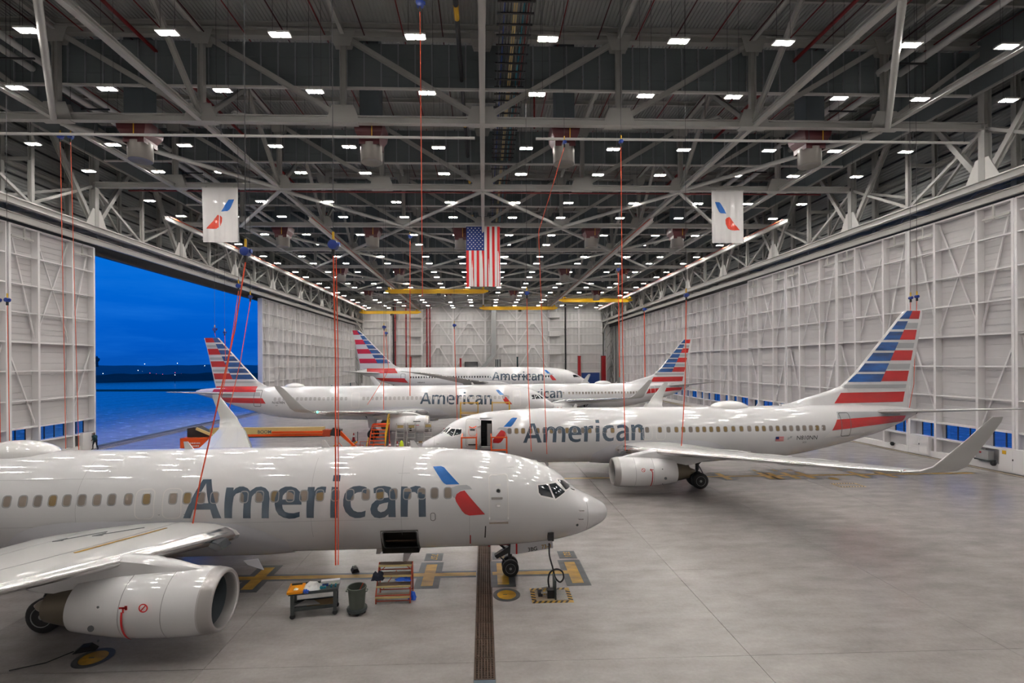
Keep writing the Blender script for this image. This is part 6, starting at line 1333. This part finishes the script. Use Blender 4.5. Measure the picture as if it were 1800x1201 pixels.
P = thing('document_box', 'long white paper carton along the back of the work cart', 'box', oncart(0.5, 0.22, 0.885), 0.19); MB().box((0, 0, 0.06), (0.62, 0.16, 0.12)).build('carton', 'rag', P); MB().box((0, 0, 0.125), (0.64, 0.17, 0.02)).build('lid', 'rag', P)
for x, y, mt, t_ in ((0.28, -0.08, 'teal', 'flat teal box beside the white rags'), (0.34, 0.1, 'reel', 'flat blue box behind the teal box'), (0.56, -0.05, 'teal', 'left green topped spray can lying at the right end of the cart'), (0.7, -0.03, 'teal', 'right green topped spray can lying at the right end of the cart')):
    P = thing('supply_box' if 'box' in t_ else 'spray_can', t_, 'box' if 'box' in t_ else 'can', oncart(x, y, 0.885), 0.19)
    if 'box' in t_: MB().box((0, 0, 0.03), (0.2, 0.12, 0.06)).build('carton', mt, P); MB().box((0, 0, 0.062), (0.1, 0.08, 0.006)).build('patch', 'line', P)
    else: MB().lathe([(-0.1, 0.03), (0.06, 0.035), (0.08, 0.02)], (0, 0, 0.04), 'y', 12).build('can', mt, P); MB().lathe([(0.08, 0.022), (0.13, 0.022)], (0, 0, 0.04), 'y', 10).build('cap', 'lime', P)
tag(MB().prism([(-0.55, -0.28), (0.3, -0.28), (0.05, 0.05), (-0.25, 0.12)], 'z', 0, 0.02).build('cardboard', 'paper', loc=oncart(-0.1, 0.05, 0.40)), 'grey cardboard sheet on the lower shelf of the cart', 'cardboard').rotation_euler = (0, 0, 0.19)
tag(MB().prism([(-0.5, -0.2), (0.5, -0.25), (0.45, 0.2), (-0.45, 0.22)], 'z', 0, 0.02).build('cardboard', 'card', loc=oncart(0.25, 0.02, 0.345)), 'brown cardboard sheet under the grey one on the shelf', 'cardboard').rotation_euler = (0, 0, 0.19)
# bin on its dolly
P = thing('waste_bin', 'grey green round waste bin between work cart and step stand', 'bin', (-4.52, 17.25, 0))
m_ = MB().lathe([(0.17, 0.26), (0.5, 0.285), (0.86, 0.31), (0.87, 0.335), (0.92, 0.335), (0.93, 0.315), (0.92, 0.295), (0.25, 0.25), (0.22, 0.0)], n=32, cap=False); m_.build('barrel', 'bin', P, smooth=True)
MB().lathe([(0.1, 0.28), (0.1, 0.345), (0.16, 0.355), (0.2, 0.34), (0.2, 0.28)], n=32, cap=True).build('dolly', 'plastic', P, smooth=True)
for k in range(5): a = k * PI * 2 / 5; MB().lathe([(-0.02, 0.05), (0.02, 0.05)], (0.26 * math.cos(a), 0.26 * math.sin(a), 0.05), 'y', 10).build('caster', 'dark', P)
for s_ in (-1, 1): MB().tube([(s_ * 0.32, -0.09, 0.78), (s_ * 0.37, -0.06, 0.78), (s_ * 0.37, 0.06, 0.78), (s_ * 0.32, 0.09, 0.78)], 0.018, 6).build('handle', 'bin', P)
ob = tag(MB().tube([(-4.58, 17.25, 0.5), (-4.32, 17.33, 1.0)], 0.02, 6).build('stick', 'burnt'), 'orange stick leaning out of the waste bin', 'stick')
# orange step stand
P = thing('step_stand', 'burnt orange step stand with timber treads beside the drain', 'steps', (-3.38, 18.25, 0), 0.03)
for s_ in (-1, 1):
    MB().tube([(s_ * 0.62, -0.42, 0), (s_ * 0.62, -0.42, 0.3), (s_ * 0.62, 0.35, 1.2)], 0.028, 6).tube([(s_ * 0.62, 0.5, 0), (s_ * 0.62, 0.38, 1.2)], 0.028, 6).tube([(s_ * 0.62, -0.42, 0.08), (s_ * 0.62, 0.5, 0.08)], 0.022, 6).build('side_frame', 'burnt', P)
for z, y in ((0.27, -0.36), (0.56, -0.12), (0.86, 0.1), (1.15, 0.32)):
    MB().box((0, y, z), (1.24, 0.34, 0.04)).build('tread', 'wood', P); MB().box((0, y - 0.175, z), (1.24, 0.03, 0.06)).build('nosing', 'nosing', P)
m_ = MB()
for z, y in ((0.1, -0.42), (0.3, -0.42), (0.1, 0.5), (0.9, 0.43)): m_.tube([(-0.62, y, z), (0.62, y, z)], 0.022, 6)
m_.tube([(-0.5, 0.45, 0.15), (0, 0.42, 0.85), (0.5, 0.45, 0.15)], 0.018, 6); m_.tube([(-0.55, 0.4, 0.9), (-0.3, 0.4, 1.12), (0.3, 0.4, 1.12), (0.55, 0.4, 0.9)], 0.018, 6); m_.build('cross_brace', 'burnt', P)
crumple('jacket', 'black jacket draped over the left side of the step stand', 'jacket', 'navy', (-3.98, 18.15, 0.78), 0.22, 0.2, 0.34, 11)
crumple('cloth', 'blue cloth lying on the second tread of the step stand', 'cloth', 'bluerag', (-3.05, 18.2, 0.69), 0.3, 0.12, 0.12, 12)
crumple('cloth', 'blue cloth fallen on the floor by the right foot of the step stand', 'cloth', 'bluerag', (-2.72, 18.2, 0.0), 0.14, 0.16, 0.3, 13)
P = thing('wheel_chock', 'small black wheel chock on the floor behind the work cart', 'chock', (-5.5, 20.7, 0), 0.4); MB().prism([(-0.16, 0), (0.16, 0), (0.08, 0.16), (-0.08, 0.16)], 'y', -0.2, 0.2).build('wedge', 'dark', P); MB().tube([(-0.1, 0, 0.15), (0, 0, 0.24), (0.1, 0, 0.15)], 0.012, 6).build('rope', 'rag', P)
P = thing('wheel_chock', 'black chock lead on the floor behind the engine', 'chock', (-12.3, 15.3, 0), 0.3); MB().prism([(-0.3, 0), (0.3, 0), (0.12, 0.16), (-0.1, 0.16)], 'y', -0.12, 0.12).build('wedge', 'dark', P); MB().tube([(-0.3, 0, 0.03), (-0.8, -0.4, 0.02), (-1.6, -0.5, 0.02)], 0.015, 6).build('lead', 'dark', P)

# boom lift
P = thing('boom_lift', 'long orange boom lift with cream boom parked behind the nearest jet', 'lift', (-20.2, 45, 0))
MB().box((-3.6, 0, 1.0), (2.9, 2.2, 0.5)).build('chassis', 'darkmetal', P)
MB().box((-5.6, 0, 1.65), (2.4, 2.3, 1.3)).box((-5.9, 0, 1.1), (1.6, 2.2, 0.4)).build('counterweight', 'orange', P, smooth=False)
for i, z in enumerate((1.85, 1.6)): 
    for q in range(9 - i * 2): MB().box((-6.3 + 0.15 * q + i * 0.2, -1.16, z), (0.09, 0.01, 0.12)).build('lettering', 'rag', P)
MB().prism([(-6.5, 2.3), (-5.2, 2.3), (-4.4, 2.35), (-5.9, 3.2), (-6.5, 3.1)], 'y', -0.6, 0.6).build('turret', 'dark', P)
MB().beam((-5.6, -0.75, 3.1), (-3.9, -0.75, 2.35), 0.14, 0.22).build('lift_cylinder', 'cream', P)
MB().box((0.4, 0, 2.75), (10.2, 0.5, 0.6)).build('boom', 'cream', P)
MB().box((1.2, -0.05, 2.36), (9.0, 0.42, 0.2)).box((3.2, -0.1, 2.62), (4.6, 0.62, 0.2)).build('boom_fly', 'orange', P); MB().box((0.8, 0, 2.2), (9.6, 0.3, 0.12)).build('hose_tray', 'plastic', P)
MB().box((5.8, 0, 2.5), (0.7, 0.7, 0.6)).build('boom_head', 'burnt', P); MB().prism([(6.1, 2.3), (6.9, 2.2), (7.1, 2.8), (6.4, 3.0)], 'y', -0.35, 0.35).build('knuckle', 'dark', P)
for dz in (0, 0.35): MB().beam((6.9, -0.2 + dz, 2.75 - dz), (8.7, -0.2 + dz, 0.8), 0.16, 0.2).build('jib', 'orange', P)
MB().box((8.9, 0, 0.55), (0.9, 2.2, 0.1)).build('basket_floor', 'burnt', P)
for y in (-1.05, 1.05): MB().tube([(8.5, y, 0.55), (8.5, y, 1.5), (9.3, y, 1.5), (9.3, y, 0.55)], 0.03, 6).build('basket_rail', 'burnt', P)
for x in (-4.7, -2.2):
    for s_ in (-1, 1): wheel(P, (x, s_ * 1.1, 0.6), 0.6, 0.45)
wheel(P, (0.2, -1.1, 0.6), 0.6, 0.45); MB().box((-0.9, 0, 0.75), (2.4, 1.8, 0.3)).build('axle_beam', 'darkmetal', P)
lettering2d('JLG', 0.5, P, 'line', (-3.2, -0.26, 2.66), 0, rot=(PI / 2, 0, 0)); lettering2d('BOOM', 0.42, P, 'line', (0.2, -0.26, 2.66), 0, rot=(PI / 2, 0, 0))
# orange step platform with yellow rail, behind
P = thing('work_platform', 'orange stepped work platform with yellow handrail by the third jet wheel', 'platform', (-11.1, 50.2, 0))
for i in range(7):
    z = 0.3 + 0.33 * i; MB().box((0.2, -0.9 + 0.28 * i, z), (1.5, 0.3, 0.07)).build('step', 'orange', P)
MB().box((0.2, 1.3, 2.45), (1.6, 0.8, 0.14)).build('deck', 'web', P)
m_ = MB()
for s_ in (-0.62, 1.02): m_.beam((s_, -1.1, 0.05), (s_, 1.0, 2.4), 0.08, 0.14); m_.tube([(s_, 1.6, 0), (s_, 1.6, 2.4)], 0.05, 6); m_.tube([(s_, -1.0, 0.2), (s_, 1.6, 0.2)], 0.05, 6)
m_.build('frame', 'orange', P); m_ = MB()
for z in (0, 0.5, 1.0): m_.tube([(1.05, -0.7, 0.6 + z), (1.05, 0.9, 2.5 + z), (1.05, 1.6, 2.5 + z)], 0.045, 6)
for y, z in ((-0.7, 0.5), (0.1, 1.5), (0.9, 2.4), (1.6, 2.4)): m_.tube([(1.05, y, z), (1.05, y, z + 1.1)], 0.045, 6)
m_.build('handrail', 'yellow', P); MB().tube([(-0.7, -1.2, 0), (-0.7, -1.2, 0.7), (-0.7, -0.4, 1.3)], 0.05, 6).build('handrail', 'yellow', P)
# cones, extinguishers, hi-vis marker, step ladders, trolleys
def cone(x, y, label, flag=False):
    P = thing('traffic_cone', label, 'cone', (x, y, 0)); MB().box((0, 0, 0.025), (0.5, 0.5, 0.05)).build('base', 'dark', P); MB().lathe([(0.05, 0.19), (0.95, 0.04)], n=16).build('body', 'redpost', P, smooth=True); MB().lathe([(0.5, 0.122), (0.68, 0.09)], n=16, cap=False).build('band', 'rag', P)
    if flag: MB().tube([(0.45, 0, 0), (0.45, 0, 1.1)], 0.04, 6).build('post', 'darkmetal', P)
cone(-14.9, 55.8, 'orange traffic cone on the floor under the wing of the third jet', True)
cone(-9.62, 49.6, 'red cone with white band right of the orange work platform'); cone(-8.85, 49.6, 'second red cone, beside the lime covered marker')
P = thing('safety_marker', 'lime yellow covered post before the aluminium ladders', 'marker', (-8.35, 49.2, 0)); MB().lathe([(0, 0.26), (0.7, 0.2), (1.0, 0.12), (1.08, 0.02)], n=12).build('cover', 'lime', P, smooth=True); MB().lathe([(0, 0.3), (0.04, 0.3)], n=12).build('base', 'dark', P)
def ladder(x, y, label, h=2.6, n=6):
    P = thing('step_ladder', label, 'ladder', (x, y, 0)); m_ = MB()
    for s_ in (-0.45, 0.45): m_.beam((s_, -0.6, 0), (s_ * 0.85, 0.1, h), 0.06, 0.09); m_.beam((s_, 0.7, 0), (s_ * 0.85, 0.2, h), 0.05, 0.06)
    m_.build('frame', 'satin', P)
    for i in range(n): t_ = (i + 0.6) / n; MB().box((0, -0.6 + 0.7 * t_, h * t_), (0.88, 0.16, 0.05)).build('rung', 'satin', P)
    MB().box((0, 0.12, h - 0.35), (0.6, 0.05, 0.3)).build('top_plate', 'cream', P)
ladder(-8.75, 50.8, 'left aluminium step ladder behind the lime marker'); ladder(-7.6, 50.8, 'right aluminium step ladder behind the lime marker'); ladder(-5.9, 51.3, 'aluminium step ladder half hidden by the nose of the second jet')
for x, t_ in ((-7.3, 'left of two low aluminium trolleys by the nose of the second jet'), (-6.4, 'right of two low aluminium trolleys by the nose of the second jet')):
    P = thing('hand_trolley', t_, 'trolley', (x, 49.0, 0)); MB().box((0, 0, 0.85), (0.75, 0.6, 0.06)).build('top', 'satin', P); MB().box((0, 0, 0.3), (0.75, 0.6, 0.06)).build('shelf', 'satin', P)
    for a in (-0.33, 0.33):
        for b in (-0.25, 0.25): MB().box((a, b, 0.48), (0.05, 0.05, 0.74)).build('leg', 'satin', P); MB().lathe([(-0.03, 0.08), (0.03, 0.08)], (a, b, 0.08), 'y', 10).build('caster', 'dark', P)
    MB().box((0, -0.1, 0.95), (0.35, 0.2, 0.14)).build('tool_tray', 'card', P)
P = thing('tow_trolley', 'orange tow trolley frame on the floor left of the orange platform', 'trolley', (-14.3, 49.0, 0)); MB().tube([(-1, 0, 0.4), (0.8, 0, 0.5), (1.6, 0, 1.0)], 0.05, 6).tube([(-0.8, -0.4, 0.2), (-0.2, 0, 0.9), (0.4, -0.4, 0.3)], 0.04, 6).build('frame', 'orange', P)
MB().tube([(0.9, -0.3, 0.5), (1.6, -0.3, 1.1)], 0.05, 6).tube([(-1, -0.3, 0.3), (-0.4, -0.3, 0.9)], 0.05, 6).build('draw_bar', 'yellow', P)
for x in (-0.8, 0.5): MB().lathe([(-0.05, 0.2), (0.05, 0.2)], (x, -0.35, 0.2), 'y', 12).build('wheel', 'dark', P)
# yellow scaffold and red cart under the third jet
def scaffold(x, y, w_, h_, label):
    P = thing('scaffold_tower', label, 'scaffold', (x, y, 0)); m_ = MB()
    for a in (0, w_):
        for b in (0, 1.2): m_.tube([(a, b, 0), (a, b, h_)], 0.045, 6)
    m_.build('upright', 'yellow', P); m_ = MB()
    for z in (1.2, 2.4, 3.4, h_ - 0.1):
        m_.tube([(0, 0, z), (w_, 0, z)], 0.035, 6); m_.tube([(0, 1.2, z), (w_, 1.2, z)], 0.035, 6); m_.tube([(0, 0, z), (0, 1.2, z)], 0.035, 6); m_.tube([(w_, 0, z), (w_, 1.2, z)], 0.035, 6)
    m_.tube([(0, 0, 0.6), (w_, 0, h_ - 1.2)], 0.03, 6); m_.build('rail', 'yellow', P); MB().box((w_ / 2, 0.6, h_ - 1.4), (w_, 1.2, 0.07)).build('deck', 'wood', P)
scaffold(-2.55, 52.5, 1.9, 4.6, 'yellow scaffold tower under the lettering of the third jet'); scaffold(0.9, 52.5, 1.9, 4.6, 'yellow scaffold tower under the forward door of the third jet')
P = thing('tool_cart', 'red tool cart with open trays above the nose of the second jet', 'cart', (-2.6, 50.2, 0)); MB().box((0, 0, 1.75), (3.2, 0.9, 0.2)).box((0.4, 0, 1.2), (1.6, 0.8, 0.7)).build('body', 'redpost', P); MB().box((0.6, 0, 2.0), (1.6, 0.7, 0.3)).build('tray_load', 'cream', P)
for x in (-1.4, 1.3): MB().lathe([(-0.08, 0.36), (0.08, 0.36)], (x, -0.5, 0.36), 'y', 14).build('wheel', 'dark', P)
MB().tube([(-1.5, -0.4, 0.4), (-1.5, -0.4, 2.2)], 0.04, 6).tube([(-1.5, -0.4, 1.2), (0, -0.4, 1.7)], 0.04, 6).build('frame', 'redpost', P)
# orange rails of the boarding steps at the second jet's open door
P = thing('boarding_steps', 'orange railed boarding steps at the open door of the second jet', 'steps', (-0.8, 33.55, 0))
MB().box((0.95, 0, 2.62), (3.0, 1.9, 0.1)).build('deck', 'darkmetal', P)
for xa, xb, nm in ((-0.72, 0.28, 'l'), (1.28, 2.32, 'r')):
    m_ = MB()
    for x in (xa, xb): m_.beam((x, -0.95, 2.0), (x, -0.95, 3.85), 0.1, 0.1)
    for z in (2.1, 2.95, 3.8): m_.beam((xa, -0.95, z), (xb, -0.95, z), 0.09, 0.09)
    m_.beam((xa, -0.95, 3.8), (xa, 0.7, 3.8), 0.08, 0.08); m_.beam((xb, -0.95, 3.8), (xb, 0.7, 3.8), 0.08, 0.08); m_.build('guard_rail', 'orange', P)
MB().box((0.95, -0.9, 2.5), (3.1, 0.12, 0.3)).build('kick_plate', 'orange', P)
for x in (-0.5, 2.2):
    for y in (-0.8, 0.8): MB().box((x, y, 1.3), (0.14, 0.14, 2.6)).build('post', 'burnt', P)
for i in range(8): MB().box((0.8, -1.1 - 0.26 * i, 2.3 - 0.3 * i), (0.9, 0.26, 0.05)).build('step', 'hub', P)
# white guard rail standing just beyond the nearest jet's nose
P = thing('roof_rail', 'white loop rail peeking over the nose of the nearest jet', 'rail', (1.9, 24.6, 0))
MB().tube([(-0.85, 0, 0), (-0.85, 0, 3.75), (-0.7, 0, 3.92), (0.75, 0, 3.78), (0.85, 0, 3.6), (0.85, 0, 0)], 0.06, 8).build('hoop', 'white', P, smooth=True)
for z in (1.2, 2.4): MB().tube([(-0.85, 0, z), (0.85, 0, z)], 0.04, 6).build('cross_bar', 'white', P)
MB().box((0, 0, 0.04), (2.2, 1.0, 0.08)).build('base', 'hub', P)

# ================================================================ PERSON by the left door
def person(loc, rz, label):
    J = {'pelvis': (0, 0, 0.98), 'waist': (0.02, 0, 1.12), 'chest': (0.07, 0, 1.36), 'neck': (0.12, 0, 1.53), 'chin': (0.15, 0, 1.62), 'head': (0.16, 0, 1.72), 'crown': (0.15, 0, 1.80)}
    bones = [('pelvis', 'waist'), ('waist', 'chest'), ('chest', 'neck'), ('neck', 'chin'), ('chin', 'head'), ('head', 'crown')]
    R_ = {'pelvis': 0.155, 'waist': 0.145, 'chest': 0.17, 'neck': 0.06, 'chin': 0.075, 'head': 0.098, 'crown': 0.06}
    for s_, n in ((-1, 'r'), (1, 'l')):
        fx = 0.22 * s_
        J.update({'hip' + n: (0, s_ * 0.10, 0.92), 'knee' + n: (0.08 + fx * 0.5, s_ * 0.11, 0.50), 'ank' + n: (fx - 0.02, s_ * 0.11, 0.09), 'toe' + n: (fx + 0.17, s_ * 0.13, 0.04),
                  'sh' + n: (0.09, s_ * 0.20, 1.43), 'elb' + n: (0.06 - fx * 0.5, s_ * 0.26, 1.16), 'wr' + n: (0.26 - fx * 0.4, s_ * 0.22, 1.0), 'hand' + n: (0.33 - fx * 0.4, s_ * 0.21, 0.96)})
        R_.update({'hip' + n: 0.105, 'knee' + n: 0.07, 'ank' + n: 0.05, 'toe' + n: 0.045, 'sh' + n: 0.075, 'elb' + n: 0.055, 'wr' + n: 0.038, 'hand' + n: 0.045})
        bones += [('pelvis', 'hip' + n), ('hip' + n, 'knee' + n), ('knee' + n, 'ank' + n), ('ank' + n, 'toe' + n), ('chest', 'sh' + n), ('sh' + n, 'elb' + n), ('elb' + n, 'wr' + n), ('wr' + n, 'hand' + n)]
        for f_ in range(4):
            k_ = 'fin%s%d' % (n, f_); hx, hy, hz_ = J['hand' + n]; J[k_] = (hx + 0.07 - 0.008 * abs(f_ - 1), hy, hz_ + 0.02 - 0.022 * f_); R_[k_] = 0.011; bones.append(('hand' + n, k_))
        k_ = 'thumb' + n; J[k_] = (hx + 0.03, hy - s_ * 0.045, hz_ + 0.04); R_[k_] = 0.012; bones.append(('wr' + n, k_))
    names = list(J); me = bpy.data.meshes.new('person'); me.from_pydata([J[n] for n in names], [(names.index(a), names.index(b)) for a, b in bones], [])
    ob = bpy.data.objects.new('person', me); COL.objects.link(ob); md = ob.modifiers.new('s', 'SKIN'); ob.modifiers.new('u', 'SUBSURF').levels = 1
    for i, n in enumerate(names): me.skin_vertices[0].data[i].radius = (R_[n], R_[n] * (1.25 if n in ('pelvis', 'waist', 'chest') else 1.0)); me.skin_vertices[0].data[i].use_root = (n == 'pelvis')
    dg = bpy.context.evaluated_depsgraph_get(); m2 = bpy.data.meshes.new_from_object(ob.evaluated_get(dg)); ob.modifiers.clear(); ob.data = m2; m2.materials.clear()
    for k_ in ('green', 'navy', 'skin', 'hair', 'dark'): m2.materials.append(M[k_])
    for p in m2.polygons:
        c = p.center; hd = abs(c.y) > 0.15 and c.z < 1.02 and c.z > 0.85 and c.x > 0.12
        p.material_index = 2 if hd else (4 if c.z < 0.11 else (1 if c.z < 0.98 else (0 if c.z < 1.55 else (3 if (c.z > 1.74 or c.x < 0.12) else 2)))); p.use_smooth = True
    m2.name = 'person'; tag(ob, label, 'person'); ob.location = loc; ob.rotation_euler = (0, 0, rz)
    for s_ in (-1, 1): MB().lathe([(-0.01, 0.008), (0.01, 0.008)], (0.252, s_ * 0.035, 1.715), 'x', 8).build('eye', 'dark', ob); MB().lathe([(-0.015, 0.03), (0.01, 0.022)], (0.15, s_ * 0.098, 1.70), 'y', 8).build('ear', 'skin', ob)
    MB().prism([(0.245, 1.70), (0.285, 1.675), (0.245, 1.665)], 'y', -0.014, 0.014).build('nose', 'skin', ob); MB().box((0.238, 0, 1.645), (0.012, 0.04, 0.008)).build('mouth', 'burnt', ob)
    return ob
person((-40.7, 52.0, 0), PI * 0.9, 'person in dark green jacket leaning by the edge of the open left door')
